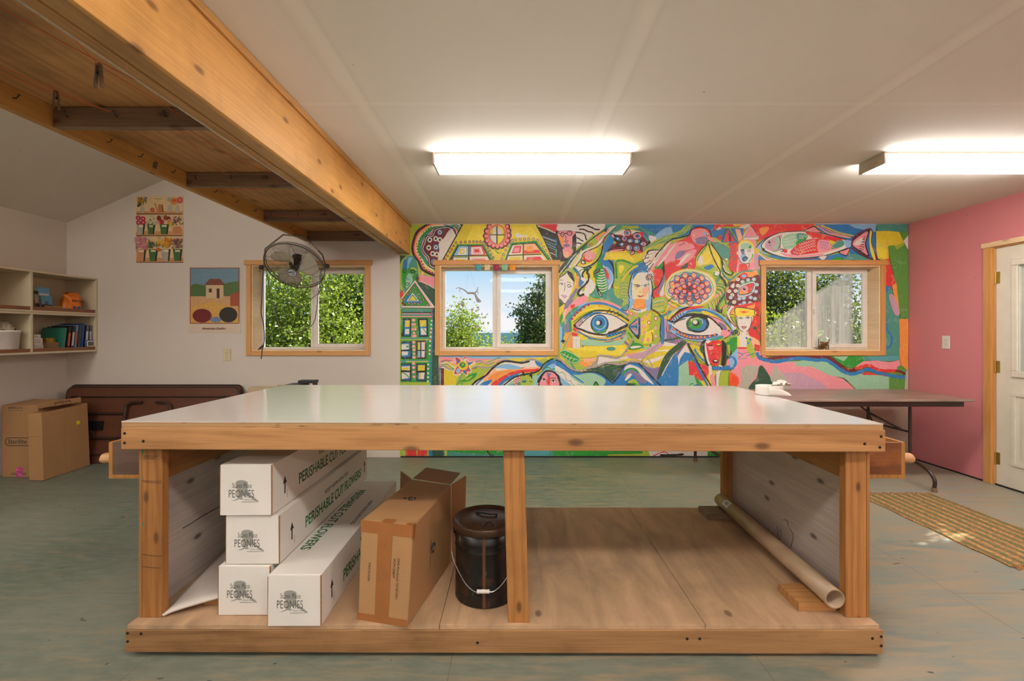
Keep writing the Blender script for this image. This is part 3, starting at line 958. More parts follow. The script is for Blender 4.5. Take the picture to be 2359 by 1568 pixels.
C s 1200,470 1330,380 1400,420 1600,395 1900,360 1930,375 1750,420 1500,480 1330,590 1220,560
C o 1260,520 1360,430 1500,400 1600,380 1740,365 1600,430 1480,460 1340,570
C l 1320,380 1450,330 1560,330 1700,380 1560,395 1420,380
C r 1290,612 1330,560 1440,490 1560,430 1700,400 1860,390 1920,380 1880,420 1650,450 1480,520 1370,612
C b 1370,612 1500,500 1600,460 1690,440 1590,500 1480,560 1430,612
C b 1870,285 1980,330 1950,370 1890,340
C b 1150,612 1200,560 1310,530 1280,580 1230,612
S b 16 1100,600 1180,520 1230,470
S k 20 1045,612 1110,545 1230,475 1310,390 1400,320 1480,290 1600,300 1700,312 1800,290
S k 16 1450,612 1540,540 1620,490 1740,460 1850,440 1930,400 1980,330 2050,280 2110,258
C b 1990,345 2060,285 2130,265 2200,290 2290,360 2359,400 2359,480 2240,400 2140,340 2060,340 1960,420
C l 1960,430 2040,350 2120,320 2220,360 2359,470 2359,612 2200,612 2180,480 2060,400 1960,470 1900,612 1860,612 1870,520
C w 2120,370 2220,390 2359,500 2359,560 2230,470
S g 12 1850,600 1860,520 1910,460 1960,420 2000,385 2040,370 2080,395 2130,390 2180,430 2240,455 2260,530 2300,560 2359,575
S g 6 2195,445 2215,425 2228,440 2205,460
P q 1480,612 1560,550 1680,500 1900,470 1880,612
P t 1500,612 1640,560 1690,560 1690,612
O r w 15 1605,540 1635,520 1665,500 1600,570 1640,560 1670,530 1625,590
C e 1690,520 1712,420 1740,480 1790,480 1822,425 1835,520 1850,570 1820,612 1700,612 1680,560
C k 1700,470 1712,415 1738,475 1720,478
C k 1790,478 1825,425 1832,520 1812,490
C t 1712,530 1760,540 1740,570 1700,560
S k 7 1700,548 1722,556 1750,552
S k 7 1790,545 1815,555 1835,548
C k 1900,540 1940,470 2000,410 2060,405 2130,430 2180,480 2200,560 2200,612 1920,612 1925,570 1905,575
C p 1950,520 2000,440 2070,430 2130,460 2165,530 2165,612 1940,612
C v 2020,440 2080,450 2060,480 2050,560 2030,500
C r 2040,500 2060,480 2060,580 2040,600 2020,560
C w 2070,545 2105,520 2140,540 2110,565
C w 1950,530 1980,515 2010,535 1980,548
E k 2105,545 12,14
E k 1982,530 12,13
S k 6 2068,552 2105,528 2145,548
S k 6 1945,525 1980,512 2020,545
S k 7 2065,515 2100,505 2140,515
S k 5 2010,595 2040,608 2060,600
# ---- SECTION 2 upper middle, R2
F 1280 500 7.468
P r 0,118 60,118 30,240 0,230
P k 0,240 40,230 60,400 100,740 0,740
P b 0,380 20,380 25,500 0,480
P t 0,550 20,550 20,700 0,680
P w 60,118 860,118 870,190 640,300 540,400 340,550 340,230
C k 20,240 80,240 60,420 130,560 130,740 30,740 20,500
C k 300,280 350,300 350,560 300,680 270,700 290,520 270,480
C p 50,250 340,240 320,300 290,340 285,460 270,520 210,560 150,530 100,480 60,370
C o 60,320 130,330 140,450 120,520 90,450 60,380
C p 130,540 290,540 300,600 240,660 190,700 150,690 130,640
C s 140,590 220,600 220,680 170,700 140,650
C w 30,140 60,118 350,118 380,170 340,245 180,235 50,240 15,210
S n 9 60,238 180,232 340,248
S k 12 90,300 75,285 40,270
E k 116,300 34,44
E p 116,300 22,32
E k 112,296 8,12
E k 240,276 48,46
E p 238,278 34,32
E k 238,274 10,10
S k 14 145,290 170,280 200,285
S k 9 176,320 176,400 185,410
S k 8 145,412 165,425 190,440 205,410 220,405
C v 130,490 190,458 245,490 190,520
S k 5 130,490 190,478 245,490
S g 14 280,510 290,560 300,580
S k 20 370,160 500,140 600,170 680,210 760,215
S k 18 400,210 480,212 560,250 620,260 660,300
S k 18 340,260 430,270 500,300 520,370 540,400
S k 16 350,350 400,370 440,400 480,415
S k 16 345,445 400,448 450,460
# diagonal eye leaf
C k 890,160 840,260 560,430 340,590 160,760 60,900 60,960 200,870 500,700 800,430 960,250
P t 860,118 1180,118 1050,200 800,420 790,330
C d 880,190 760,260 560,410 400,540 240,700 150,790 130,900 260,800 420,640 640,480 860,280
C g 820,250 600,420 480,540 520,540 700,400 850,290
C w 1050,150 950,250 880,300 800,430 640,560 540,640 400,780 300,850 200,900 260,800 400,620 640,480 820,330 920,180
C e 840,240 760,290 560,440 560,520 660,500 760,400 820,330
C p 940,190 880,240 800,290 700,330 700,400 740,420 780,330 880,280
C o 830,260 760,300 710,350 720,410 750,330 850,290
S r 14 640,470 590,460 565,490 600,530
S b 8 570,530 580,470 620,510
C w 500,590 560,540 760,450 800,420 800,600 740,720 620,830 440,870 340,830 400,700
C y 520,590 620,540 780,470 790,600 740,700 640,790 520,830 430,850 350,830 440,720 460,640
C e 640,780 760,650 780,540 750,520 700,620 660,700
S k 12 340,850 440,720 480,620 600,560 720,510 800,430 850,330
S k 22 340,850 480,870 600,830 700,760 780,640 810,480
S k 9 810,480 830,400 860,330 960,240 1055,150
S r 8 800,440 850,360 900,300
E r 565,690 92,84
E p 585,660 95,85
O w k 12 538,628 595,606 630,600 572,645 618,636 522,694 560,704 604,680 590,722
D w 11 538,628 595,606 630,600 572,645 618,636 522,694 560,704 604,680 590,722
D k 5 538,628 595,606 630,600 572,645 618,636 522,694 560,704 604,680 590,722
C k 430,780 450,735 500,740 520,800 460,812
C w 450,790 460,750 500,780 480,800
S w 12 360,620 260,730 180,840 80,950
S y 16 450,560 400,640 370,720 280,850
S e 10 430,600 350,710 250,860
S b 8 320,640 240,740 180,840
S k 10 60,1030 160,900 240,870
S m 14 70,930 110,830 180,760
# blue-flower area
P b 960,260 830,440 820,620 760,740 790,790 850,660 950,600 1000,420 1000,300
P b 1180,118 2091,118 2091,300 1800,380 1640,480 1560,400 1460,240 1300,190 1180,200
P t 1060,240 1180,150 1440,118 1180,118 960,260
P t 1430,150 1700,280 1740,330 1560,300 1450,200
P e 1120,150 1420,150 1440,200 1180,190
P w 1000,280 1150,220 1300,220 1480,260 1620,430 1540,520 1000,300
C t 1500,300 1560,340 1610,400 1560,440 1500,380
C l 1700,330 1900,180 2091,200 2091,260 1850,330 1720,420
C w 1600,320 1730,350 1700,420 1640,460
C m 960,300 1140,310 1180,330 1440,260 1500,330 1580,430 1600,480 1500,500 1500,600 1420,620 1380,560 1300,580 1200,550 1180,580 960,600 920,560 960,480 1040,440 980,330
E k 1238,272 62,64
E p 1236,276 50,50
E b 1228,272 26,30
E k 1405,322 82,66
E r 1470,300 40,50
E p 1402,328 68,50
E b 1406,326 44,32
E k 1398,332 16,16
C k 940,310 980,280 1140,370 1120,430 1010,410 990,350
C p 950,310 985,295 1010,340 1000,360
C b 1020,350 1080,345 1120,400 1060,400
E w 1066,372 16,16
E k 1180,372 50,46
E p 1180,372 40,36
E b 1186,370 24,24
E k 1174,370 10,10
E k 1280,412 62,48
E b 1280,408 48,34
E w 1276,412 24,22
E k 1276,414 8,9
E k 1408,420 68,50
E b 1400,416 50,36
E w 1388,418 26,26
E k 1386,418 10,11
C k 1030,480 1130,430 1210,460 1140,510 1050,510
C b 1080,474 1140,444 1190,466 1140,490
E w 1138,466 22,20
E k 1138,464 9,9
C k 1440,470 1500,410 1580,450 1600,480 1520,510 1460,500
C p 1450,466 1500,424 1560,460 1510,496
E b 1490,462 34,26
E w 1486,462 14,16
E k 1262,530 60,56
E p 1262,528 48,46
E b 1266,526 36,40
E w 1250,524 22,30
E r 1244,526 8,10
E k 1392,540 62,60
E p 1392,538 52,48
E b 1390,534 42,42
E w 1382,536 20,22
E k 1380,538 9,10
C k 1280,620 1330,570 1370,610 1290,665
C p 1292,620 1330,590 1352,612 1300,648
C k 900,560 1000,520 1060,500 1150,560 940,610 910,600
C p 915,590 960,570 1140,550 1140,570 940,600
C m 960,560 1030,520 1080,510 1100,550
C k 1580,440 1620,400 1640,500 1600,510
E r 1440,606 36,24
# bands toward bird
S e 60 1560,560 1700,470 1840,420 2000,330 2100,300
S t 10 1570,530 1700,430 1850,370 2000,290 2100,270
S t 10 1590,570 1720,480 1870,420 2010,330 2100,300
S t 10 1600,590 1740,510 1880,450 2091,350
P y 860,610 980,590 1200,580 1300,660 1500,610 1560,560 1620,560 1500,720 1330,800 1150,740 820,760
P Y 900,640 1100,610 1280,680 1360,740 1200,740 980,720
S y 24 1560,580 1660,500 1800,470 1900,440
# green leaf structures
P b 760,740 1000,740 1010,1100 940,1300 800,1380 740,900
C e 1020,760 1150,740 1350,800 1400,830 1250,960 1130,1150 1050,1050 1000,900
S g 30 1050,1060 1040,900 1040,770 1150,745 1300,800 1340,810
C e 1060,800 1240,820 1200,950 1110,1040 1070,950
C Y 1090,830 1180,850 1130,960 1090,950
S g 12 1480,760 1350,820 1230,930 1180,1020 1100,1040
P b 1400,800 1560,760 1620,870 1550,940 1400,920 1260,1010 1270,940
S y 26 1420,830 1300,900 1200,1000 1130,1130
C y 580,900 700,830 740,850 680,950 720,1200 640,1260 560,1330 540,1050
C w 560,1050 620,1080 700,1200 640,1320 540,1370 480,1330 520,1180
C k 890,735 940,740 1000,840 1010,1000 990,1120 990,1210 1100,1340 1160,1440 1160,1550 1130,1550 1130,1440 1060,1330 960,1210 970,1050 985,900 930,780
C t 820,1300 950,1200 1100,1350 1150,1480 1100,1568 960,1450 800,1400
C e 1000,1230 1090,1340 1110,1400 1050,1380 1000,1290
C t 590,1350 700,1240 780,1380 700,1400
C w 760,830 780,800 900,900 980,960 990,1080 920,1240 860,1200 820,1000
C l 860,850 980,960 980,1080 900,1200 850,1150 830,1050
C r 830,860 880,920 920,1010 900,1080 860,1000
C g 650,960 760,790 820,880 850,1000 880,1160 880,1240 820,1330 740,1300 700,1150 690,1060
S w 16 735,1000 790,1008 850,985
S w 16 725,1045 790,1052 858,1030
S w 16 700,1085 790,1095 868,1070
S w 16 710,1130 800,1140 875,1112
S w 16 725,1175 810,1185 880,1155
S w 14 735,1225 820,1232 885,1200
S w 14 750,1270 820,1275 878,1245
S w 12 765,950 800,955 838,940
S w 12 770,905 800,910 828,900
C k 660,930 760,890 740,950 660,1040 655,980
S w 8 670,960 740,910
S w 8 670,1000 735,960
C k 700,1160 760,1270 800,1370 760,1360 700,1240
S w 16 740,1280 780,1360
S g 18 760,720 700,880 650,960 690,1080 690,1200 640,1300 570,1340
S g 12 580,1350 700,1390 800,1380
S b 10 820,1380 880,1290 900,1170 870,1050 830,900 790,800
S g 16 720,760 750,820 770,700 800,640
# left face and tendrils
C w 160,990 240,920 300,1040 320,1150 290,1260 240,1360 190,1450 140,1490 90,1420 60,1380 60,1080
C h 230,950 300,1080 318,1160 280,1260 300,1100
C Z 180,1010 260,1050 280,1120 220,1110
C k 200,970 230,930 290,980 320,1100 290,1090
S k 11 60,1050 150,985 220,930 300,1040 322,1150 290,1260 200,1450 150,1490 70,1400
S k 6 155,1125 160,1200 145,1280
S k 9 66,1150 90,1135 125,1150 95,1165
S k 9 195,1175 230,1160 265,1190 230,1205 200,1190
S k 7 70,1080 100,1080 130,1086
S k 7 190,1115 230,1120 262,1140
S k 7 90,1340 150,1350 195,1356
C n 100,1350 150,1340 200,1360 150,1395
P d 60,1410 130,1500 70,1550 60,1550
S y 60 240,1450 320,1250 370,1050 330,960
S o 40 280,1380 370,1160 350,1000
S v 46 180,1560 290,1350 370,1230
C p 260,1500 400,1360 500,1340 560,1400 480,1460 330,1568 220,1568
C b 300,900 340,870 420,990 480,1130 430,1210 390,1160 400,1010
C w 330,860 380,850 480,880 560,920 560,1120 440,1250 500,1290 480,1330 420,1340 400,1240 500,1100 450,1080 420,960
C y 480,960 540,900 580,950 560,1080 500,1060
S k 16 470,900 560,880 620,860
S k 30 610,860 560,900 540,960 570,1000 540,1120 430,1230 385,1310 420,1350 490,1320
S k 24 600,860 500,920 460,980 470,1040
S w 14 430,1050 480,1100 540,1080 540,1040
S k 7 310,870 350,910 330,930
S k 9 360,950 370,1000 395,1010
S g 14 580,870 460,900 400,940
# woman with long light hair
S y 30 1150,1130 1100,1250 1080,1300
P e 1100,1100 1270,1100 1250,1568 1120,1568 1160,1440 1080,1320
S t 9 1110,1160 1180,1130 1250,1140
S t 9 1090,1210 1180,1180 1240,1200
S t 9 1080,1260 1180,1230 1240,1260
S t 9 1090,1300 1180,1290 1240,1310
S t 9 1110,1340 1180,1340 1240,1360
S t 9 1130,1380 1200,1390 1240,1410
S p 6 1110,1185 1180,1155 1240,1168
S p 6 1100,1240 1170,1210 1240,1230
S p 6 1110,1320 1190,1315 1240,1335
C l 1250,1568 1250,1330 1270,1160 1320,980 1420,900 1530,900 1620,960 1660,1080 1660,1400 1650,1568
C b 1330,1010 1400,930 1520,940 1560,980 1450,970 1380,1040 1340,1110
C w 1340,1060 1420,960 1560,960 1640,1050 1640,1300 1600,1400 1620,1568 1290,1568 1300,1300 1300,1150
C Z 1360,1040 1450,980 1560,1020 1600,1120 1600,1280 1560,1380 1490,1440 1420,1440 1360,1370 1335,1260 1335,1120
C s 1480,1230 1590,1200 1590,1280 1530,1360
C w 1420,1000 1540,1000 1560,1130 1480,1240 1450,1120
C o 1350,1450 1440,1440 1540,1420 1540,1568 1340,1568
S k 13 1245,1330 1265,1170 1310,1000 1380,930 1460,905 1530,915 1590,950
S k 13 1250,1330 1270,1440 1245,1568
S k 13 1640,1090 1665,1230 1650,1400 1645,1568
S b 12 1310,1120 1300,1300 1320,1500
S l 14 1590,1080 1610,1300 1590,1568
S k 7 1335,1165 1375,1160 1420,1165 1450,1180
E w 1410,1182 32,17
E b 1412,1184 14,13
E w 1545,1176 32,16
E b 1546,1176 14,12
S k 7 1360,1185 1400,1168 1445,1186 1405,1200 1360,1188
S k 7 1505,1184 1545,1160 1622,1158
S k 5 1510,1186 1545,1192 1590,1180
S k 4 1455,1180 1475,1172 1490,1184
S m 7 1430,1280 1450,1292 1470,1280
C r 1400,1355 1440,1345 1458,1356 1480,1345 1520,1352 1460,1380
S m 4 1400,1358 1460,1362 1520,1352
S r 5 1370,1260 1385,1220 1410,1220
S t 10 1340,1440 1330,1520
C w 1560,980 1640,940 1680,990 1690,1060 1640,1090 1570,1080 1540,1030
O k w 22 1590,1000 1635,995 1660,1035 1645,1062 1610,1068 1572,1062 1565,1030
E o 1610,1032 20,18
# red heart tail + green triangle by bird
C g 1700,870 1790,800 1850,730 1870,830 1860,930 1800,900
C d 1830,850 1870,850 1870,970 1830,930
C r 1660,920 1760,890 1830,920 1840,1000 1800,1120 1720,1200 1690,1100 1680,980
C r 1670,1290 1700,1250 1780,1180 1840,1070 1850,1180 1820,1300 1790,1400 1740,1420 1680,1380
C w 1800,1260 1870,1100 1850,1280 1790,1360
C v 1780,1200 1860,950 1870,1100 1800,1280 1740,1330
S k 14 1850,740 1868,850 1862,950 1820,1080 1760,1190 1680,1250 1665,1330 1690,1400 1750,1430 1800,1400
# ---- SECTION 4 bird + flower
F 1480 500 6.97
P b 450,118 1140,118 1150,220 1180,350 1100,330 900,160 780,250 700,310 500,300
P e 0,520 160,440 350,360 560,300 680,260 760,200 800,130 700,130 600,220 400,290 200,370 60,470
S t 11 20,500 180,420 400,310 560,270 660,240 720,130
S t 10 60,500 240,430 430,350 620,300 720,220 780,130
S t 10 100,520 250,460 440,380 640,330 740,260
S y 14 40,540 220,480 420,400 640,345
P y 0,560 90,530 60,600 0,660
P b 0,720 60,770 100,850 60,880 0,860
# tail feathers
C w 70,560 150,530 280,520 330,500 440,400 420,560 300,700 90,870 70,800 30,740 10,670 40,610
C k 80,545 140,525 300,525 290,535 150,540 100,560 70,600 60,580
S k 10 150,535 95,540 70,580 100,600
S k 9 70,600 40,640 60,660 110,640
S k 9 50,660 10,690 20,730 60,740 130,690
S k 9 40,740 50,780 90,770 150,720
S k 9 80,780 80,820 110,830 180,740
S m 6 280,530 200,620 110,760
S o 7 270,560 190,660 130,740
S o 6 250,560 150,640 90,690
S m 5 230,560 140,590 80,600
S g 6 330,510 280,600 200,700
S k 14 500,340 380,420 330,480 250,570 200,650
S k 10 70,870 200,780 330,650
C p 460,380 400,480 330,560 200,750 80,880 130,860 330,680 400,560
# bird body
C r 740,320 770,230 840,180 920,165 1010,180 1070,230 1090,290 1130,350 1040,370 1010,440 930,530 860,640 850,780 790,860 600,850 480,920 400,990 370,1000 350,800 340,660 420,520 540,400 660,350
C p 780,230 880,190 980,190 1050,240 1080,300 1030,380 980,450 850,430 790,350
C v 860,340 1000,310 1050,350 1000,430 900,440 830,400
C p 460,440 640,390 780,430 830,500 640,560 520,700 420,800 350,720 380,600
C p 700,560 860,520 820,620 700,740 560,790 520,720
C v 560,560 700,540 620,640 520,680
C r 720,300 780,330 800,400 900,460 760,430 700,380
C r 380,760 500,700 620,700 500,800 400,940 370,900
C w 360,620 470,480 540,430 440,560 340,700 220,810
S k 15 500,350 640,320 740,290 790,200 860,165 940,160 1030,190 1080,230 1100,300 1150,360 1240,420 1330,480
S k 12 1330,480 1200,420 1100,380 1040,390 1010,450 930,530 870,620 850,700 860,780
C p 1060,320 1140,350 1220,410 1140,400 1060,370
L k 8 580,465 680,410
C w 620,680 720,590 740,610 640,720 580,770
D w 9 760,605 745,625 640,700 660,690 770,740 780,760 820,285 815,300 840,375 850,395 765,590
C d 600,830 720,730 710,820 640,830
E l 995,268 36,18
E k 1038,288 22,18
E w 1040,282 13,11
# yellow belly area
C y 1040,440 1080,480 1180,700 1240,860 1120,900 960,820 860,790 860,660 920,560
C Y 1000,560 1060,540 1120,680 1000,760 880,740
C w 900,620 960,640 960,760 900,760
C e 880,800 1060,760 1200,820 1220,900 1140,960 980,850
C b 980,810 1100,760 1140,800 1050,850
S g 18 1060,410 990,510 920,600 870,700
C t 1110,400 1260,440 1350,470 1400,520 1400,640 1340,680 1250,640 1130,470
C b 1150,220 1300,180 1280,320 1180,330
C e 1090,320 1180,340 1300,430 1240,430 1150,370
# tendril
C Y 1070,460 1120,480 1230,640 1250,820 1290,950 1350,1010 1340,1080 1260,980 1180,760 1120,620
S k 16 1060,430 1110,600 1190,770 1240,860 1250,950 1330,1050 1345,1160 1320,1240 1250,1330 1190,1420 1200,1500 1260,1530 1280,1470
S k 26 1250,950 1320,1040 1345,1150
S k 12 1110,440 1200,570 1270,680 1310,750 1390,770 1430,740
S k 12 1270,700 1290,820 1340,900 1420,930 1450,900 1430,860 1410,870
S w 12 1290,700 1320,760 1380,780
S w 12 1290,780 1330,870 1400,900
S b 20 1280,900 1340,980 1420,1010
E w 1345,680 30,30
S k 6 1320,670 1345,650 1372,680 1345,708 1322,690
C w 1140,880 1200,870 1230,900 1200,940 1150,930
S g 16 1230,940 1170,945 1140,910 1160,880
S e 10 1210,950 1180,990 1185,1020
S g 20 1330,1260 1260,1350 1220,1420 1230,1490 1255,1480
# red tower castles
P r 1150,118 1640,118 1600,160 1360,150 1200,180 1140,230
P o 1500,118 1640,118 1600,150 1480,150
P y 1460,118 1520,118 1500,145 1440,140
C w 1180,200 1230,160 1260,185 1210,210
C w 1540,170 1640,130 1720,118 1640,190
P b 1280,180 1340,180 1290,330 1240,390 1260,260
P b 1400,180 1620,180 1600,320 1540,400 1480,300
P s 1480,190 1560,200 1600,330 1540,400
P r 1220,290 1280,300 1240,380 1190,350
L k 7 1225,290 1180,330 1290,330 1225,290
P b 1365,170 1510,400 1270,410
P r 1362,205 1485,390 1300,400
P m 1380,240 1420,290 1420,395 1380,395
P r 1390,415 1530,410 1540,560 1530,700 1500,890 1420,870 1380,780 1400,640 1410,520
L b 16 1530,410 1400,410
S k 7 1360,180 1310,250 1265,410
S k 7 1370,180 1450,300 1520,410
O k w 16 1450,448 1460,528 1468,612 1415,622 1468,672 1425,688 1470,790
O k w 13 1375,450
P w 1640,240 1720,130 1870,320 1600,325
P p 1660,235 1715,145 1850,312 1625,316
P w 1610,330 1870,322 1860,350 1830,360 1615,360
L k 6 1720,130 1870,320 1605,322
L k 6 1740,150 1850,310
P r 1720,118 2091,118 2091,300 1950,330 1850,400 1820,430 1870,320
C o 1900,180 1990,170 1980,240 1900,260
P p 1570,360 1800,360 1860,600 1860,860 1700,860 1500,880 1530,640
P n 1790,560 1850,560 1850,860 1790,830
# shouting face
C Y 1530,490 1560,400 1650,370 1740,400 1790,480 1790,600 1750,700 1680,760 1720,620 1740,480 1640,410 1580,430
C w 1540,480 1590,420 1660,400 1740,450 1780,530 1770,640 1720,730 1650,750 1580,730 1540,650 1530,560
C q 1580,440 1700,420 1730,500 1640,520 1580,540
C l 1570,620 1640,590 1660,660 1640,720 1590,700
C g 1700,480 1740,450 1740,500 1700,520
C v 1570,530 1620,520 1630,590 1590,600
E w 1706,543 38,40
E k 1706,540 26,20
E w 1706,540 18,13
E b 1600,540 22,12
S k 10 1570,535 1600,520 1625,540
C k 1595,665 1640,630 1685,650 1670,690 1620,710
C b 1610,668 1645,645 1670,660 1655,686 1622,696
S k 8 1535,640 1580,730 1650,752 1710,740 1700,800
S g 12 1700,720 1750,660 1765,590
C r 1550,760 1680,770 1700,860 1540,880 1530,840
S w 12 1540,770 1510,860
S w 12 1680,770 1700,860
C w 1505,560 1520,550 1530,600 1510,600
# big flower
C y 380,1040 460,920 600,850 760,830 920,860 1060,900 1120,960 1170,1040 1180,1180 1130,1300 1060,1370 950,1420 800,1440 640,1440 560,1400 420,1330 350,1250 350,1130
C w 390,1050 470,930 610,865 760,845 910,875 1040,920 1100,980 1150,1060 1160,1180 1110,1280 1040,1350 930,1400 800,1420 650,1420 580,1380 440,1310 370,1240 365,1130
C e 400,1060 480,945 620,880 760,860 900,890 1020,940 1085,1000 1130,1080 1140,1180 1090,1270 1020,1330 920,1380 800,1400 660,1400 600,1365 455,1290 390,1230 380,1130
C w 415,1070 500,960 630,895 760,875 890,905 1000,955 1065,1010 1110,1090 1120,1180 1070,1260 1000,1315 910,1365 800,1385 670,1385 610,1345 470,1275 405,1220 395,1130
C p 430,1075 510,975 640,905 760,885 880,915 985,965 1050,1020 1095,1100 1105,1180 1055,1250 985,1305 900,1350 800,1370 680,1370 620,1330 485,1260 420,1210 410,1130
C q 440,1080 520,985 650,915 760,895 875,925 975,975 1040,1030 1085,1105 1092,1180 1045,1240 975,1295 890,1340 800,1358 690,1358 630,1320 500,1250 430,1200 422,1130
C t 450,1085 540,990 600,920 700,880 800,895 880,900 960,940 1020,1000 1080,1060 1110,1150 1060,1220 980,1270 900,1330 850,1385 740,1390 640,1370 600,1300 500,1240 440,1180
C b 480,1080 590,960 760,930 950,980 1010,1100 960,1230 830,1300 700,1320 600,1250 500,1180
Q 755,1150 290 215 13 62 60 0.1 b r s w
Q 752,1148 205 150 10 60 56 0.35 k r p w
Q 752,1150 150 112 8 52 48 0.0 b r o w
Q 750,1152 92 78 6 50 44 0.5 k r p w
E o 485,1112 38,40
E w 495,1118 12,14
E m 750,1155 38,36
D k 6 735,1145 755,1138 770,1150 745,1165 765,1168 735,1160
H g k 17 510,1275 420,1340 370,1430 350,1510 290,1530
# radiating strokes right and left of flower
S t 12 1180,1080 1240,1070 1310,1090
S t 12 1180,1110 1250,1110 1310,1150
S t 12 1185,1150 1250,1170 1290,1260
S t 10 1170,1200 1230,1240 1250,1330
S y 12 1190,1095 1260,1095 1330,1130
S y 12 1190,1135 1260,1150 1310,1220
S p 10 1170,1230 1200,1300 1220,1380
S p 10 1130,1290 1170,1350 1190,1420
S w 9 1090,1330 1130,1400 1150,1470
S w 10 1050,1370 1080,1440 1090,1500
S y 9 1150,1270 1180,1330 1200,1400
C e 170,1320 340,1280 400,1400 330,1520 180,1500
S w 8 180,1370 260,1340 340,1330
S t 9 180,1390 260,1370 340,1360
S o 8 180,1415 260,1400 340,1385
S t 9 190,1440 270,1430 340,1410
S y 9 200,1465 270,1460 330,1440
S w 8 210,1490 280,1485 330,1470
S p 12 340,1260 420,1390 520,1450 560,1480
S p 10 480,1420 420,1480 380,1568
S p 8 520,1430 470,1500 440,1568
# maroon eye flower
C t 1370,1100 1380,1030 1440,980 1520,900 1620,860 1740,850 1830,850 1880,900 1880,1568 1400,1568 1430,1440 1330,1370 1320,1150
C o 1400,1100 1400,1040 1460,990 1540,920 1620,885 1740,880 1850,900 1880,1568 1420,1568 1440,1440 1350,1370 1340,1150
C m 1380,1140 1380,1060 1430,1030 1480,1030 1500,980 1560,930 1640,900 1680,960 1760,960 1820,930 1880,980 1880,1400 1700,1440 1440,1420 1410,1350 1340,1320 1340,1200
C r 1570,920 1620,890 1680,920 1660,980 1600,990 1560,970
E l 1625,945 38,26
C g 1560,1080 1700,1020 1780,1040 1700,1070 1560,1150
C w 1520,1240 1560,1110 1660,1060 1790,1040 1800,1130 1760,1220 1660,1270 1540,1280
C b 1532,1240 1570,1120 1670,1075 1780,1055 1780,1130 1740,1210 1650,1255
C o 1550,1230 1580,1130 1680,1085 1770,1065 1760,1130 1730,1200 1640,1245
C r 1660,1090 1768,1068 1755,1130 1730,1190 1690,1210
E y 1630,1150 62,60
E b 1630,1150 56,54
E p 1632,1152 50,48
E k 1630,1152 24,24
E w 1638,1142 8,8
L k 8 1535,1255 1760,1210
X m w w g 40 34 1525,1000 1525,1100 1385,1190 1490,1185 1435,1250 1465,1365
D y 8 1525,1000 1525,1100 1385,1192 1488,1186 1435,1250 1465,1365 1440,1105
X k w l w 38 34 1600,1040 1690,1010 1782,1000 1440,1110 1830,1085 1815,1195 1410,1290 1550,1310 1620,1300 1800,1310 1625,1375 1565,1415 1720,1380 1730,1290
C w 1430,1080 1470,1060 1460,1140 1420,1110
C d 1360,1380 1400,1340 1440,1420 1400,1500 1340,1568 1290,1568
C p 1290,1440 1370,1400 1340,1460 1290,1500
S v 20 1400,1440 1380,1520 1340,1568
# ---- SECTION 5 lower middle right : R5 frame
F 1500 680 7.129
P r 1330,180 1780,100 1780,740 1600,700
P o 1560,180 1700,150 1690,210 1600,240
S d 16 1700,200 1780,280
S d 12 1770,480 1720,560 1750,620 1785,650
C d 1650,525 1720,515 1710,560 1670,550
C w 1220,330 1260,190 1300,170 1360,200 1290,290 1290,360 1380,480 1380,560 1340,600 1290,430
S m 14 1300,170 1240,260 1235,330 1290,420 1380,520
S m 10 1350,200 1290,290 1300,370 1400,520
C e 1160,260 1240,190 1240,300 1200,330
# right eye
P v 260,600 470,600 560,760 520,830 220,760 200,650
P n 170,380 270,400 250,700 200,760
C l 300,300 500,180 700,210 900,220 1080,290 1230,400 1330,540 1330,640 1200,690 900,760 560,720 380,640 280,560 270,420
C r 280,390 420,270 560,200 720,180 860,190 700,225 540,260 430,320 300,420
C k 290,370 420,250 560,195 640,190 470,270 340,370
C y 270,360 400,250 560,190 480,215 350,330 280,400
C b 440,380 560,290 640,230 860,230 1080,300 1220,420 1310,560 1200,560 1060,440 900,340 700,310 560,340
C y 820,260 920,270 1100,360 1240,480 1310,570 1240,570 1120,450 980,370 860,320
C e 560,310 680,270 820,280 840,310 700,320
C p 930,330 1060,370 1170,440 1260,560 1300,640 1200,690 1100,690 1150,600 1120,520 1040,430
C v 1100,440 1200,480 1240,560 1160,560
C d 1310,590 1390,560 1410,620 1330,650
S k 8 910,330 1060,370 1190,440 1290,540 1310,570 1250,575 1300,610 1290,650 1190,720
C w 340,480 420,420 560,370 760,320 900,350 1040,430 1110,520 1160,570 1130,610 1130,650 1000,650 800,660 640,650 520,620 400,550
S k 22 270,405 360,440 440,400 560,340 720,318 860,325 980,380 1060,450 1140,530 1160,570
S k 40 560,330 700,318 860,335 930,370
S k 12 360,480 420,430 560,380
L k 12 350,425 325,390
L k 12 380,410 340,350
L k 12 420,395 380,330
L k 12 460,380 425,315
L k 12 500,365 470,300
L k 12 545,350 515,285
L k 10 640,310 625,290
S b 40 400,560 500,635 640,675 800,690 960,680 1090,640
S k 12 345,510 400,550 500,610 640,645 800,660 960,655 1080,640
S k 10 390,620 520,680 700,720 900,720
O r y 22 368,552 434,600 494,640 542,655 582,675 635,686 692,692 756,692 815,688 876,686 956,672 1038,648
E k 758,470 190,145
E d 640,480 70,110
E g 750,470 145,110
C b 640,540 700,570 800,570 880,540 900,440 860,400 880,480 820,540 740,550
C b 780,400 880,400 900,470 860,560 760,580 820,500 830,440
C e 640,400 700,370 800,370 700,400 650,440
E k 728,455 60,46
E w 716,441 38,34
E w 656,398 16,13
S w 8 700,385 760,380 830,410 840,470
E w 1106,535 18,22
C t 960,720 1140,660 1180,680 1100,730 940,740
# fish tail corner blocks left of right eye
P r 260,460 340,500 260,620 250,560
P b 280,470 335,490 330,540 280,580
L w 6 270,450 270,600
L r 6 255,600 355,545
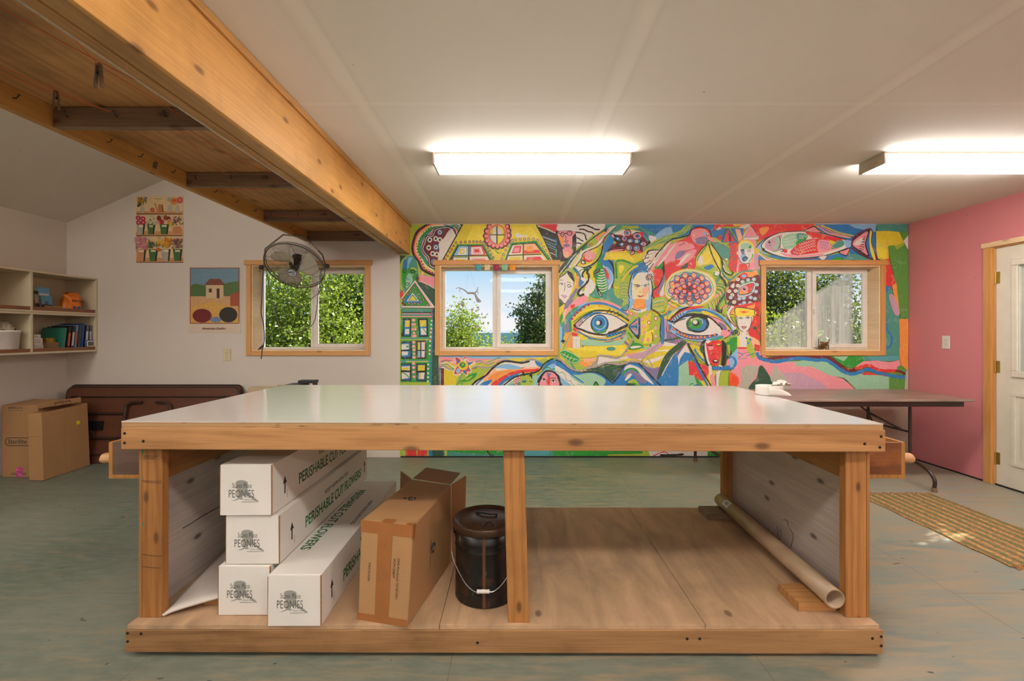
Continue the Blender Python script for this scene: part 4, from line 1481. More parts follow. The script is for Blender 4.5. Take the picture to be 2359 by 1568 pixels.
S p 14 310,640 350,700
S p 14 345,630 380,680
S p 14 390,730 430,800
S p 14 430,720 470,780
S p 10 560,760 700,800 860,800
S n 10 560,790 700,820 850,820
H g k 20 470,690 420,700 340,720 240,730 170,745 110,780 60,830 0,900
# mountains
P w 0,780 150,760 430,800 500,830 240,1000 100,1300 0,1200
P y 0,860 120,830 400,830 330,900 140,930 0,970
P y 0,1000 160,970 300,900 230,1020 80,1070 0,1080
P w 0,930 150,900 300,880 220,940 60,990
P y 0,1150 130,1110 200,1060 140,1190 0,1190
P v 0,1200 130,1170 130,1310 80,1370 0,1290
C d 460,770 530,740 575,770 500,860 380,930 280,1050 190,1220 120,1380 80,1370 130,1190 200,1020 300,900
P b 570,780 640,960 650,1060 420,1220 350,1500 110,1500 110,1400 280,1080 460,900
P w 570,790 640,960 560,980 420,1200 340,1220 320,1150 420,1010
P b 540,930 640,950 640,1090 480,1110 440,1170 470,1040
P v 350,1200 420,1200 380,1400 300,1320
L w 10 170,1320 300,1040 420,920
S r 10 570,800 460,900 390,1020
S k 16 90,1390 170,1260 300,1040 340,980
P q 410,1200 600,1060 760,1350 900,1500 340,1500
P r 600,1080 760,1100 900,1160 990,1300 940,1420 860,1400 730,1380 690,1310 620,1310
P y 870,1400 960,1230 1080,1230 1000,1400 1060,1500 820,1500 810,1400
P g 700,1320 820,1440 860,1500 760,1500
P w 930,1130 980,1150 1000,1270 980,1400 950,1380
P p 950,1320 1020,1270 1060,1500 1000,1500
P y 610,820 700,800 830,860 870,1000 870,1120 780,1050 700,940
S b 34 700,880 780,1000 870,1080
S e 12 650,850 760,880 830,960
S t 14 720,900 830,1040 880,1110
L k 24 600,790 700,1000 820,1220 985,1500
L b 34 640,950 800,1250 930,1500
C b 700,1470 760,1460 810,1500 690,1500
S g 14 620,1500 640,1455 690,1450
# red face woman
C k 830,760 900,740 900,900 960,1130 900,1140 860,1020 820,900
C k 1150,740 1220,800 1230,960 1210,1120 1170,1180 1140,1170 1160,980
C d 790,880 830,780 850,960
C w 880,770 960,750 930,1000 960,1120 930,1130 880,950
C r 900,770 1020,742 1140,750 1150,830 1130,1000 1110,1110 1040,1160 960,1100 920,960 900,860
C r 960,1060 1110,1060 1090,1140 1030,1160 980,1130
C p 930,840 1010,840 1010,880 950,900
C Y 1070,800 1130,795 1110,830 1080,825
S k 14 915,815 960,825 1000,815
S k 12 1065,818 1100,828 1140,812
C w 905,760 960,745 980,752 920,790
S k 6 1000,945 1010,970 1030,960
S k 6 1060,950 1072,970
C k 1000,1070 1040,1045 1100,1070 1080,1105 1020,1105
C w 1020,1070 1045,1058 1085,1070 1050,1090
C w 1120,1140 1180,1180 1160,1230 1100,1260 1090,1200
P w 1060,1250 1130,1230 1100,1400 1100,1500 1060,1500
S b 54 990,1190 1120,1200 1280,1180 1350,1110 1340,1040 1270,1010
C p 1240,1060 1290,1040 1320,1080 1280,1140 1230,1150
P d 1220,960 1270,1000 1230,1060 1200,1160
# green strip + hat woman
P g 1220,780 1300,740 1400,660 1410,860 1400,1120 1370,1100 1340,1000 1290,980 1280,860
P e 1240,820 1300,800 1290,960 1260,960
C w 1400,720 1300,720 1330,860 1400,880
C k 1300,740 1320,740 1310,1000 1290,1000
C Z 1390,330 1480,320 1650,330 1655,420 1620,460 1600,500 1590,640 1640,690 1430,680 1430,560 1400,480
C w 1400,350 1620,350 1630,440 1600,540 1540,590 1470,580 1420,520 1400,440
C Y 1370,210 1500,205 1680,240 1690,320 1360,320 1355,260
P Y 1280,320 1360,315 1700,318 1770,330 1650,345 1280,350
C o 1440,270 1520,250 1600,270 1520,300
C r 1480,275 1520,265 1555,275 1520,286
S k 10 1370,310 1365,225 1400,200 1500,205 1620,225 1690,245 1690,310 1760,330
S k 9 1290,318 1360,325 1400,345
L k 6 1650,340 1765,335
S k 8 1400,350 1400,440 1430,540 1480,590 1560,590 1610,530 1640,440 1640,350
E w 1460,382 34,18
E t 1462,382 12,13
E w 1575,378 32,18
E t 1577,378 13,13
S k 8 1425,378 1460,365 1500,380
S k 8 1540,375 1575,360 1612,375
S k 6 1545,335 1580,340 1605,350
S k 5 1475,450 1485,462
S k 5 1530,455 1540,460
C p 1470,510 1500,500 1530,505 1560,515 1520,550
S k 5 1470,512 1510,520 1560,515
S k 6 1475,515 1510,552 1555,520
C w 1480,600 1580,600 1560,660 1500,680
S k 9 1440,590 1430,650 1350,700
S k 9 1590,560 1560,650
P w 1380,660 1640,680 1750,740 1700,860 1560,870 1360,870 1330,740
P Y 1400,680 1440,680 1440,860 1400,860
P e 1560,700 1700,700 1680,850 1560,860
P r 1400,850 1560,850 1560,885 1400,885
C y 1300,885 1560,880 1640,900 1440,900
D b 17 1370,695 1335,750 1365,775 1315,815 1370,862 1620,725 1585,780 1660,795 1555,700
C s 1640,690 1720,720 1780,800 1780,960 1720,900 1650,800
P r 1680,800 1780,820 1770,960 1700,880
# ---- SECTION 7 lower right pinks: R7 frame
F 1680 690 5.361
P p 90,600 400,640 480,760 800,770 1020,830 1150,890 1400,980 1550,1110 0,1110 0,900 90,780
P e 200,590 300,590 320,700 270,730 230,660
P g 90,450 90,790 30,770 20,640 0,600 0,480
P l 0,700 90,600 100,780 60,840 0,860
S b 26 0,700 50,720 72,780 40,840 0,850
S b 8 100,650 160,680 110,710
S b 8 90,730 210,725
S b 9 150,670 230,650
S b 9 200,700 240,680 300,665
C h 130,1110 140,950 150,840 210,810 330,820 360,860 300,960 220,1110
C d 250,1110 260,1040 330,960 360,830 400,815 450,880 500,960 530,1040 560,1110
C h 500,950 560,810 620,890 700,960 760,1060 780,1110 560,1110 520,1020
C n 620,880 700,900 850,900 1000,960 1150,1040 1230,1110 780,1110 700,960
P r 0,910 60,920 105,960 110,1040 70,1080 0,1080
C R 0,905 60,920 100,960 110,1020 80,1070 0,1080
P q 800,780 960,745 1180,750 1300,880 1450,1000 1560,1110 1970,1110 1970,930 1700,900 1500,930 1350,870 1180,720
P q 380,750 480,770 800,770 810,820 1000,830 900,760 500,760
P q 790,770 1010,830 1150,900 1220,930 1380,960 1500,1000 1560,1110 1960,1110 1960,940 1600,930 1480,920 1360,850 1200,740 900,745
P p 1010,825 1220,930 1400,990 1550,1110 1230,1110 1100,1000 900,900 800,820
P g 1250,700 1660,695 1640,780 1560,830 1450,835 1380,800
P q 1270,700 1460,700 1400,760
P t 1920,0 2090,0 2090,740 1980,760 1640,750 1640,700 1910,695
P c 1680,700 2080,690 2090,735 1990,760 1750,745
P p 1640,760 1800,750 1980,770 2090,740 2100,800 2050,870 1800,870 1700,810 1540,830
P r 1620,900 1700,890 1850,930 1640,930
P o 2080,240 2195,230 2195,870 2110,830 2090,700
P G 2080,0 2195,0 2195,245 2120,235 2090,180
P G 2060,830 2110,805 2165,850 2170,960 2150,1110 1960,1110 1960,960 2050,960
P h 2170,870 2200,870 2195,1110 2150,1110
C n 1970,0 2070,0 2085,170 2040,180 2000,100
S b 24 1920,200 1935,360 1985,430 2000,520 1970,580 1920,595
S m 34 370,700 440,735 560,715 760,700 960,700 1190,710 1260,740 1370,820 1450,870 1540,860 1600,840
S r 34 1540,850 1620,830 1710,810 1790,850 1880,875 2000,875 2050,880
S m 26 2040,875 2100,885 2160,920
S b 38 330,650 370,720 470,750 580,765 760,730 900,725 1060,745 1180,745 1290,810 1370,870 1440,905 1520,915 1620,885 1690,855 1760,880 1850,910 1960,930 2100,955 2160,950
P r 1840,930 1940,940 1900,925
# ---- SECTION 6 fish: R6 frame
F 1720 500 5.2275
P b 820,82 1560,82 1600,520 1260,520 1200,250 900,160
P l 1230,90 1560,82 1550,180 1300,130
P b 130,480 400,440 900,480 1200,420 1260,520 140,520
P r 60,82 830,82 760,130 640,170 400,190 240,250 120,300 150,230
C o 150,140 260,120 240,180 180,220
C t 1280,440 1420,490 1480,520 1200,520
C g 1010,510 1080,480 1180,500 1190,520 1010,520
# rainbow bands
S b 16 860,130 960,200 1100,240 1240,260
S p 14 850,100 960,180 1100,220 1250,250
S v 12 870,110 990,150 1100,210
S o 10 880,96 1000,170 1130,210 1260,245
S y 12 900,95 1000,140 1130,190 1290,225
S r 18 190,470 240,520 260,520
S w 14 130,430 220,500 300,520
S t 14 120,410 250,475 420,515 560,520
S y 12 110,400 230,480 380,520
S m 10 540,505 700,505 850,490
C l 100,370 150,310 220,260 330,210 260,250 180,320 165,360 180,400 150,420 110,400
S k 8 105,370 160,310 230,255 330,215
C y 110,380 150,390 110,450 100,410
# fish
C k 165,350 200,290 260,240 380,190 520,172 700,168 860,185 1000,215 1140,255 1260,290 1275,330 1230,370 1100,420 950,465 780,490 600,500 440,490 300,450 210,410 180,385 205,378
C w 175,350 208,298 268,248 385,198 525,180 700,176 850,193 990,222 1130,263 1255,300 1262,330 1220,362 1090,412 945,456 775,480 600,490 445,480 310,442 222,402 210,384
C n 230,300 330,240 420,215 400,300 400,400 300,410 220,370
C q 340,250 400,260 390,340 340,390 310,360 360,330
S g 8 300,410 350,412 385,380
S k 7 385,230 400,280 395,340 380,380
C q 430,240 580,200 600,240 600,340 520,380 440,380
C t 600,200 720,210 720,260 620,290
C g 600,290 700,250 700,310 600,340
C r 700,180 850,195 990,225 1140,265 1120,300 1000,290 900,270 830,250 780,250
C r 560,370 640,310 740,270 840,260 980,280 1000,360 960,400 860,430 700,450 560,460 520,420
C p 860,280 1000,290 1090,330 1100,380 1000,410 860,430
C y 990,280 1060,300 1090,320 1000,340
C t 1080,290 1160,290 1160,340 1100,370 1010,380
C l 1160,280 1260,290 1265,340 1200,370
C p 400,430 520,450 700,460 900,440 900,460 700,480 500,480
V w 5 26 450,265 480,260 510,250 540,240 570,232 450,300 480,295 510,290 545,280 575,270 460,335 490,330 520,325 550,315 640,220 670,225 700,222 730,220 760,228 640,250 670,250
V w 5 24 640,330 668,322 696,312 724,302 752,294 780,286 808,280 640,365 668,358 696,348 724,340 752,330 780,320 808,312 600,385 630,398 660,392 690,382 720,372 750,362 780,352 810,345 570,420 600,430 640,432 670,422 700,412 735,405 770,395 810,390
V b 5 24 880,300 910,300 940,306 970,312 890,330 925,335 955,345 900,365 940,372 980,380 580,400 600,450 660,290 690,285 1010,330 1040,345
V y 5 24 900,420 660,410 640,440 1000,400 1030,360 720,240 1060,380
E k 270,300 14,18
E w 276,292 6,6
S k 6 260,340 285,350
S k 7 185,375 215,385
C r 430,385 480,395 478,428 440,425
S k 8 398,400 410,385 432,392 425,415 405,412
# fins tail
C k 680,170 730,140 810,108 860,150 900,190 840,180
C p 700,168 740,146 808,122 850,158 880,186
D k 4 768,150 790,156 810,162
C k 1100,420 1180,390 1240,370 1220,430 1190,470 1150,460
C p 1112,424 1180,400 1228,382 1210,430 1186,458
D k 4 1150,432 1165,420
C w 860,480 960,465 930,510 890,510
S m 6 860,485 890,515 930,515 965,465
C m 1262,270 1300,220 1380,170 1470,135 1510,170 1500,300 1530,420 1580,515 1500,510 1400,470 1290,400 1250,360
C b 1275,280 1330,225 1400,180 1470,150 1490,170 1480,300 1510,420 1530,500 1420,460 1300,390 1260,350
C k 1265,290 1330,225 1450,160 1475,165 1430,330 1470,470 1400,450 1310,390 1262,345
C p 1275,295 1335,240 1450,175 1415,330 1450,455 1400,430 1315,375 1270,338
C Y 1480,170 1500,180 1490,300 1530,440 1545,510 1520,510 1480,400 1470,280
C w 1300,300 1380,250 1390,320 1300,340
L k 8 1400,250 1420,235
L k 8 1385,272 1415,266
L k 8 1370,302 1412,300
L k 8 1365,330 1405,335
L k 8 1350,350 1405,366
L k 8 1340,375 1400,392
L k 7 1350,395 1395,415
# right margin
P t 1560,82 1935,82 1935,300 1870,200 1700,172 1560,170
P y 1550,170 1700,168 1830,180 1860,260 1890,300 1800,340 1710,350 1700,500 1640,520 1570,500 1550,400
P Y 1560,360 1680,380 1680,510 1580,480
P G 1840,180 1930,170 1935,280 1890,290
P w 1880,290 1935,220 1935,390 1900,330
P G 1690,350 1760,340 1800,400 1890,330 1935,400 1935,1230 1840,1225 1830,1150 1800,900 1740,600 1710,480
P r 1660,510 1700,500 1740,640 1780,790 1770,860 1720,860 1660,830
P o 1740,830 1790,790 1830,1160 1790,1160 1760,950
P b 1660,830 1735,835 1730,870 1690,880 1670,1000 1660,1000
P t 1665,920 1700,880 1740,880 1780,1160 1820,1170 1835,1568 1660,1568
C n 1700,950 1760,950 1830,1150 1770,1170
P o 1825,1230 1935,1225 1935,1568 1835,1568
S b 24 1660,1200 1670,1340 1725,1420 1735,1500 1700,1568
# ---- SECTION 3 left eye R3 frame
F 1280 690 7.468
P y 170,120 220,30 300,80 100,240 65,280 65,160
P p 130,300 200,120 300,60 420,60 260,130 180,260
C v 140,160 200,20 300,0 230,120 170,170
C g 70,300 170,150 120,320 80,420
C s 120,230 200,150 170,340 150,380
C p 240,90 300,80 500,0 560,20 360,120 200,280 180,360 150,350 180,220
C t 180,300 320,140 520,70 420,200 260,320 240,400 200,480 180,420
C r 250,100 330,80 320,130 280,160
C g 160,340 240,240 400,120 520,70 460,80 300,150 200,250
P t 60,430 150,360 170,500 150,620 65,700
P l 65,440 120,480 120,680 80,860 65,860
S b 16 125,480 125,680 140,760
P v 150,420 240,400 240,560 170,560
P o 160,560 290,560 290,820 170,820
P g 230,370 270,360 280,540 240,560
C k 90,705 130,690 170,712 130,735 100,730
C l 420,90 560,40 740,30 980,80 1180,180 1230,280 1120,220 900,110 700,80 520,110 380,180
C b 220,340 300,250 420,130 560,60 760,40 960,90 1180,210 1230,270 1100,190 900,100 720,80 560,90 420,180 300,280 240,380
C p 540,50 760,10 960,50 1100,110 1180,180 980,100 760,40
C y 270,370 330,290 460,180 640,130 800,130 980,190 1120,240 1230,310 1270,360 1000,230 800,170 640,180 480,240 360,330 290,400
C Y 400,240 560,160 760,140 940,180 760,160 580,190
S g 14 300,390 440,290 640,190 800,180 960,200 1130,260 1260,350
C w 310,440 420,340 560,250 700,210 860,220 1040,280 1160,350 1270,440 1160,490 1000,550 860,610 700,600 540,560 420,510
C n 330,430 500,290 700,210 620,260 480,340 420,430 400,470 350,470
C b 480,310 600,230 800,205 760,230 600,270 500,330
S k 14 310,440 420,335 560,240 700,190 860,188 1000,215 1130,280 1270,370
S k 12 400,460 480,380 560,310 680,245 860,240 1000,275 1130,350 1260,440
S k 22 320,440 350,480 440,510 560,560 700,590 860,600 1000,550 1160,480 1280,440
S k 34 900,580 1040,530 1160,470 1270,420
S k 9 300,450 330,420 350,470
L k 14 880,230 940,150
L k 12 940,230 1005,185
L k 12 1000,250 1080,215
L k 12 1060,280 1140,255
P b 870,600 1000,570 1230,510 1190,550 1040,610 880,650
S w 22 420,540 560,600 700,630 860,645
S b 20 380,540 560,640 720,680 920,690 1060,640 1200,570
S p 12 880,700 1060,680 1200,590
S t 16 560,660 700,720 880,730 980,700
L k 12 920,600 940,630
L k 12 980,580 1000,620
L k 12 1020,565 1050,605
L k 12 1070,550 1100,590
L k 12 1110,535 1150,575
L k 12 1160,520 1190,555
E k 754,420 156,164
E b 754,412 138,146
C g 640,440 660,510 720,545 800,545 870,500 860,560 800,570 700,570 640,510
E l 756,400 116,118
E b 752,398 104,106
S l 14 680,470 720,500 800,500 850,440
S g 14 690,440 740,475 810,460
E k 746,398 56,50
E w 728,398 34,38
E k 440,370 24,24
E w 438,368 14,14
S k 5 520,425 540,410
O r k 22 562,88 488,126 424,180 368,225 326,270 282,328
C r 310,490 350,480 360,550 320,540
C r 280,560 380,590 360,620 290,620
# yellow cheeks, green shading
P q 430,700 560,680 900,740 1150,680 1230,560 1260,640 1100,800 800,800 430,780
P Y 430,820 700,800 1200,780 1240,850 1100,960 700,940 300,900 170,830
P y 280,860 700,880 720,960 600,1000 420,1000 300,940
E t 950,845 80,34
P o 400,1060 500,1050 700,1080 520,1160 420,1120
P s 470,1000 700,1000 690,1060 500,1080
P w 740,970 1040,1020 1240,960 1500,880 1480,1040 1200,1050 860,1070 720,1120
P n 1200,940 1500,900 1780,720 1870,760 1700,900 1540,1000 1300,1040
P p 1180,950 1380,910 1380,925 1200,975
P e 1240,240 1500,200 1640,200 1780,300 1800,680 1740,760 1500,780 1260,700 1210,540 1260,360
P y 1470,300 1640,220 1600,500 1480,640 1440,500
P Y 1540,560 1700,500 1640,740 1500,760
P p 1640,200 1640,190 1560,220
C w 1280,150 1350,180 1540,160 1550,190 1440,225 1340,205
C o 1340,0 1540,0 1540,100 1440,150 1340,130
S k 11 1300,150 1400,185 1460,180
C l 1230,0 1350,0 1300,130 1230,190 1140,180 1110,130 1230,100
C t 1130,130 1250,70 1250,130 1170,180
S k 10 1120,150 1170,185 1230,170 1260,60 1250,0
S k 14 1640,0 1640,150 1720,200 1790,260 1815,330 1790,560 1810,690
P b 1810,260 1860,300 1870,600 1860,750 1810,760 1800,600
P l 1540,0 1640,0 1620,190 1560,190
S g 26 1240,560 1300,640 1340,740
X r p p w 28 32 1230,215 1295,245 1490,335 1510,460 1585,690
X r w p b 26 30 1272,315 1380,262 1555,270 1517,560 1485,690
X m r w w 32 36 1715,325 1600,395
X r p w b 26 30 1714,492 1714,630
S k 10 1640,560 1660,600 1665,720
S w 9 1630,530 1655,560
C k 1260,440 1420,310 1440,330 1445,460 1440,640 1400,670 1270,510
C b 1272,440 1400,330 1400,620 1280,490
C p 1300,430 1390,350 1390,420 1310,450
C n 1300,480 1390,500 1395,600 1310,520
L k 8 1290,430 1385,360
L k 8 1300,450 1390,400
L k 8 1300,465 1390,470
L k 8 1300,480 1390,530
L l 12 1412,320 1412,600
S v 20 1450,330 1455,600
C g 1260,790 1310,740 1420,745 1510,800 1440,840 1320,855 1250,840
C w 1280,820 1330,795 1440,795 1470,805 1400,830 1310,840
# seeds/ladder bottom-left
C q 70,900 140,860 240,890 340,950 430,1020 380,1080 280,1090 160,1020 80,940
C g 80,905 140,880 230,905 330,960 410,1025 370,1065 280,1075 170,1010 90,935
L w 7 130,960 170,910
L w 7 180,1010 220,940
L w 7 230,1045 275,975
L w 7 290,1070 330,1005
L w 7 90,920 250,1000 400,1040
S q 14 280,540 210,700 130,860 70,900
S g 8 265,570 200,700 120,860
# hills
C d 500,1200 720,1150 860,1100 1180,1100 1100,1250 1000,1400 860,1330 760,1260 640,1230
S g 14 920,1180 1060,1150
S e 10 780,1160 920,1120
C b 0,1050 160,1150 300,1230 480,1260 660,1230 800,1290 1070,1480 1070,1500 900,1500 600,1300 300,1290 120,1150 0,1120
C q 400,1290 600,1260 760,1310 860,1400 760,1500 500,1500 240,1300
C w 0,1130 120,1200 260,1330 420,1440 560,1500 340,1500 200,1420 60,1300 0,1240
S b 22 0,1110 160,1200 320,1320 480,1430
S k 14 0,1040 120,1080 240,1180 360,1230 500,1240 660,1240 780,1280 900,1370 1060,1500
S g 7 0,1220 80,1260 100,1240 160,1290 180,1370 230,1400 260,1390 270,1430 330,1480
S g 8 370,1500 380,1450 440,1470
C k 640,1500 690,1400 750,1500
C g 655,1500 690,1425 730,1500
C b 1010,1400 1120,1200 1200,1100 1300,1080 1430,1110 1600,1270 1840,1500 1060,1500
C w 1180,1250 1190,1160 1260,1120 1340,1130 1460,1190 1560,1300 1670,1430 1660,1450 1480,1330 1380,1210 1260,1200
C g 1140,1270 1200,1200 1290,1170 1380,1190 1480,1310 1420,1260 1300,1200 1220,1230 1150,1300
C v 1180,1290 1280,1210 1370,1230 1560,1400 1500,1440 1400,1380 1300,1260 1200,1330
C w 1190,1370 1250,1280 1310,1280 1260,1350 1200,1390
C e 1240,1420 1300,1370 1380,1380 1440,1500 1300,1500
C d 1190,1500 1230,1440 1330,1440 1380,1500
C g 1320,1420 1380,1440 1440,1490 1380,1490
S b 26 1000,1400 1130,1210 1220,1110
S k 20 990,1420 1090,1300 1140,1180 1200,1110 1310,1075 1430,1100 1560,1230 1700,1380 1830,1500
C v 1480,1110 1640,1160 1780,1190 1800,1250 1740,1370 1640,1290 1540,1200
P y 1080,1030 1280,1010 1480,1040 1250,1060
P y 1480,1010 1700,900 1900,880 1800,960 1600,1010 1500,1080
P y 1500,1100 1660,1060 1850,1000 1780,1130 1660,1180 1560,1150
P w 1500,1060 1700,1000 1880,950 1780,1040 1600,1100
C d 2091,770 1980,860 1880,980 1800,1120 1750,1300 1740,1370 1790,1340 1900,1120 2000,960 2091,870
C b 2091,960 1960,1050 1850,1250 1760,1400 1900,1500 2091,1500
S w 14 2000,980 1900,1150 1820,1310
H w m 32 0,985 60,1010 160,1100 260,1180 380,1220 480,1215 560,1170 680,1150 800,1100 900,1085 1100,1110 1280,1060 1400,1070 1470,1070
H w k 30 480,1210 560,1160 680,1090 720,1010 740,960 860,965 980,990 1060,1000 1140,950 1220,850 1290,740 1340,640
H w k 22 1470,1075 1480,1030 1540,970 1600,900 1700,820 1800,720
H w d 20 1500,1070 1580,1130 1650,1170 1640,1100 1560,990
'''
# ================================================================== MURAL
# colours of the paint; coordinates are in wall units: X = x0 + x*k, Z = z0 - y*k (metres)
PAL = dict(k='2b2524', y='dcc530', Y='ead33c', w='ded6cc', b='2c7ab6', l='8ab8da', g='2f9636', d='33553e', t='4d9484',
           m='73242c', r='dc3b35', p='e9929a', o='ee9a48', v='83749a', e='a5b83c', s='efb08a', n='c49aac', q='98c4a2',
           h='b4ad9c', c='5aa2a6', R='ec5a28', G='5c9440', B='a8907e', Z='e4d8a0')
PALC = {a: hexc(b) for a, b in PAL.items()}
CELLS = []   # convex pieces of the wall the paint may cover: (x0,x1,z0,z1)
_t = OZ1 + 0.04; _b = OZ0 - 0.04
XL, XR_ = -1.197, RX - 0.004
for (a, b, holes) in ((XL, OPEN[1][0] - 0.03, 0), (OPEN[1][0] - 0.03, OPEN[1][1] + 0.03, 1), (OPEN[1][1] + 0.03, OPEN[2][0] - 0.03, 0), (OPEN[2][0] - 0.03, OPEN[2][1] + 0.03, 1), (OPEN[2][1] + 0.03, XR_, 0)):
    if holes: CELLS += [(a, b, 0.013, _b), (a, b, _t, H - 0.006)]
    else: CELLS.append((a, b, 0.013, H - 0.006))

class Mural:
    def __init__(self):
        self.v, self.f, self.c = [], [], []
        self.lev = []; self.fr = (0, 0, 1)
    def W(self, x, y): 
        x0, z0, k = self.fr
        return (x0 + x * k, z0 - y * k)
    def level(self, pts):
        xs = [p[0] for p in pts]; zs = [p[1] for p in pts]
        bb = (min(xs), max(xs), min(zs), max(zs))
        L = 1 + max([l for (a, b, c, d, l) in self.lev if a < bb[1] and b > bb[0] and c < bb[3] and d > bb[2]], default=0)
        self.lev.append((*bb, L)); return L
    @staticmethod
    def clip(poly, cell):
        for ax, lim, sgn in ((0, cell[0], 1), (0, cell[1], -1), (1, cell[2], 1), (1, cell[3], -1)):
            out = []
            n = len(poly)
            for i in range(n):
                p, q = poly[i], poly[(i + 1) % n]
                dp, dq = (p[ax] - lim) * sgn, (q[ax] - lim) * sgn
                if dp >= 0: out.append(p)
                if (dp > 0 > dq) or (dp < 0 < dq):
                    t = dp / (dp - dq); out.append((p[0] + (q[0] - p[0]) * t, p[1] + (q[1] - p[1]) * t))
            poly = out
            if len(poly) < 3: return None
        return poly
    def tris(self, T, col, L):
        y = WY - 0.0006 - L * 0.00005
        for tri in T:
            bx = (min(p[0] for p in tri), max(p[0] for p in tri), min(p[1] for p in tri), max(p[1] for p in tri))
            for c in CELLS:
                if bx[1] <= c[0] or bx[0] >= c[1] or bx[3] <= c[2] or bx[2] >= c[3]: continue
                inside = bx[0] >= c[0] and bx[1] <= c[1] and bx[2] >= c[2] and bx[3] <= c[3]
                P = list(tri) if inside else self.clip(list(tri), c)
                if not P: continue
                n = len(self.v)
                a2 = sum(P[i][0] * P[(i + 1) % len(P)][1] - P[(i + 1) % len(P)][0] * P[i][1] for i in range(len(P)))
                if abs(a2) < 1e-9: continue
                if a2 < 0: P = P[::-1]
                self.v += [(p[0], y, p[1]) for p in P]
                self.f.append(tuple(range(n, n + len(P)))); self.c.append(col)
                if inside: break
    def fill(self, pts, col):
        L = self.level(pts)
        V3 = [Vector((p[0], p[1], 0)) for p in pts]
        T = [[(V3[i].x, V3[i].y) for i in tri] for tri in tessellate_polygon([V3])]
        self.tris(T, col, L)
    def stroke(self, pts, w, col, smooth=True, L=None, taper=True):
        P = [Vector((p[0], p[1])) for p in pts]
        if smooth and len(P) > 2:
            P = [Vector((q.x, q.y)) for q in catmull([(p.x, p.y, 0) for p in P], n=5)]
        if L is None:
            L = self.level([(p.x, p.y) for p in P] + [(P[0].x + w, P[0].y + w)])
        n = len(P); A, B = [], []
        for i in range(n):
            d = P[min(i + 1, n - 1)] - P[max(i - 1, 0)]
            if d.length < 1e-9: d = Vector((1, 0))
            d.normalize(); nn = Vector((-d.y, d.x))
            s = w / 2 * (0.6 if (taper and i in (0, n - 1)) else 1.0) * (1 + 0.12 * math.sin(i * 1.7))
            A.append(P[i] + nn * s); B.append(P[i] - nn * s)
        T = []
        for i in range(n - 1):
            T.append([tuple(A[i]), tuple(A[i + 1]), tuple(B[i + 1])]); T.append([tuple(A[i]), tuple(B[i + 1]), tuple(B[i])])
        self.tris(T, col, L)
        return P, L
    def ell(self, cx, cy, rx, ry, col, n=16):
        self.fill([(cx + rx * math.cos(2 * math.pi * i / n), cy + ry * math.sin(2 * math.pi * i / n)) for i in range(n)], col)
    def run(self, text):
        for ln in text.strip().split('\n'):
            s = ln.split()
            if not s or s[0] == '#': continue
            op = s[0]; k = self.fr[2]
            def pts(a): return [self.W(*map(float, q.split(','))) for q in s[a:]]
            if op == 'F':
                u, v, sc = map(float, s[1:4]); q = WY / F_PX
                self.fr = ((u - U0) * q, EYE - (v - V0) * q, q / sc)
            elif op == 'P': self.fill(pts(2), PALC[s[1]])
            elif op == 'C':
                P = catmull([(*p, 0) for p in pts(2)], True, 4)
                self.fill([(p.x, p.y) for p in P], PALC[s[1]])
            elif op == 'S': self.stroke(pts(3), float(s[2]) * k * (1.25 if s[1] == 'k' else 1.1), PALC[s[1]])
            elif op == 'L': self.stroke(pts(3), float(s[2]) * k, PALC[s[1]], smooth=False, taper=False)
            elif op == 'E':
                if ',' in s[3]: 
                    (cx, cy), (rx, ry) = self.W(*map(float, s[2].split(',')) ), map(float, s[3].split(','))
                else:
                    cx, cy = self.W(*map(float, s[2].split(','))); rx, ry = float(s[3]), float(s[4])
                self.ell(cx, cy, rx * k, ry * k, PALC[s[1]], 24)
            elif op == 'D':
                for p in pts(3): self.ell(*p, float(s[2]) * k, float(s[2]) * k * 1.08, PALC[s[1]], 8)
            elif op == 'O':
                r = float(s[3]) * k
                for p in pts(4):
                    self.ell(*p, r, r * 1.1, PALC[s[1]], 12); self.ell(*p, r * 0.5, r * 0.55, PALC[s[2]], 8)
            elif op == 'X':
                r1, r2 = float(s[5]) * k, float(s[6]) * k
                for p in pts(7):
                    for f, c in ((1, s[1]), (0.86, s[2]), (0.68, s[3]), (0.3, s[4])):
                        self.ell(*p, r1 * f, r2 * f, PALC[c], 14)
            elif op == 'R':   # loose underpainting: n seed x0,y0 x1,y1 colours
                rnd = random.Random(int(s[2])); (ax, ay), (bx_, by_) = [tuple(map(float, q.split(','))) for q in s[3:5]]
                for _ in range(int(s[1])):
                    x, y = rnd.uniform(ax, bx_), rnd.uniform(ay, by_)
                    a = 1.3 * math.sin(x * 0.011) + 1.1 * math.cos(y * 0.017) + rnd.uniform(-.3, .3); L_ = rnd.uniform(10, 30)
                    dx, dy = math.cos(a) * L_, math.sin(a) * L_
                    self.stroke([self.W(x - dx, y - dy), self.W(x - dy * .15, y + dx * .15), self.W(x + dx, y + dy)], rnd.uniform(3.5, 8) * k, PALC[rnd.choice(s[5])])
            elif op == 'Q':   # ring of petals: cx,cy rx ry n length width phase c1 c2 c3 c4
                cx, cy = map(float, s[1].split(',')); rx, ry, n, ln_, wd, ph = map(float, s[2:8])
                for i in range(int(n)):
                    a = 6.28318 * i / n + ph; px_, py_ = cx + rx * math.cos(a), cy + ry * math.sin(a)
                    for f, c, sh in ((1, s[8], 0), (0.78, s[9], 0), (0.56, s[10], .12), (0.24, 'k', .3), (0.16, s[11], .3)):
                        P = []
                        for j in range(14):
                            b = 6.28318 * j / 14; q, r_ = (ln_ * math.cos(b) * f + ln_ * sh), wd * math.sin(b) * f
                            P.append(self.W(px_ + q * math.cos(a) - r_ * math.sin(a), py_ + q * math.sin(a) + r_ * math.cos(a)))
                        self.fill(P, PALC[c])
            elif op == 'V':
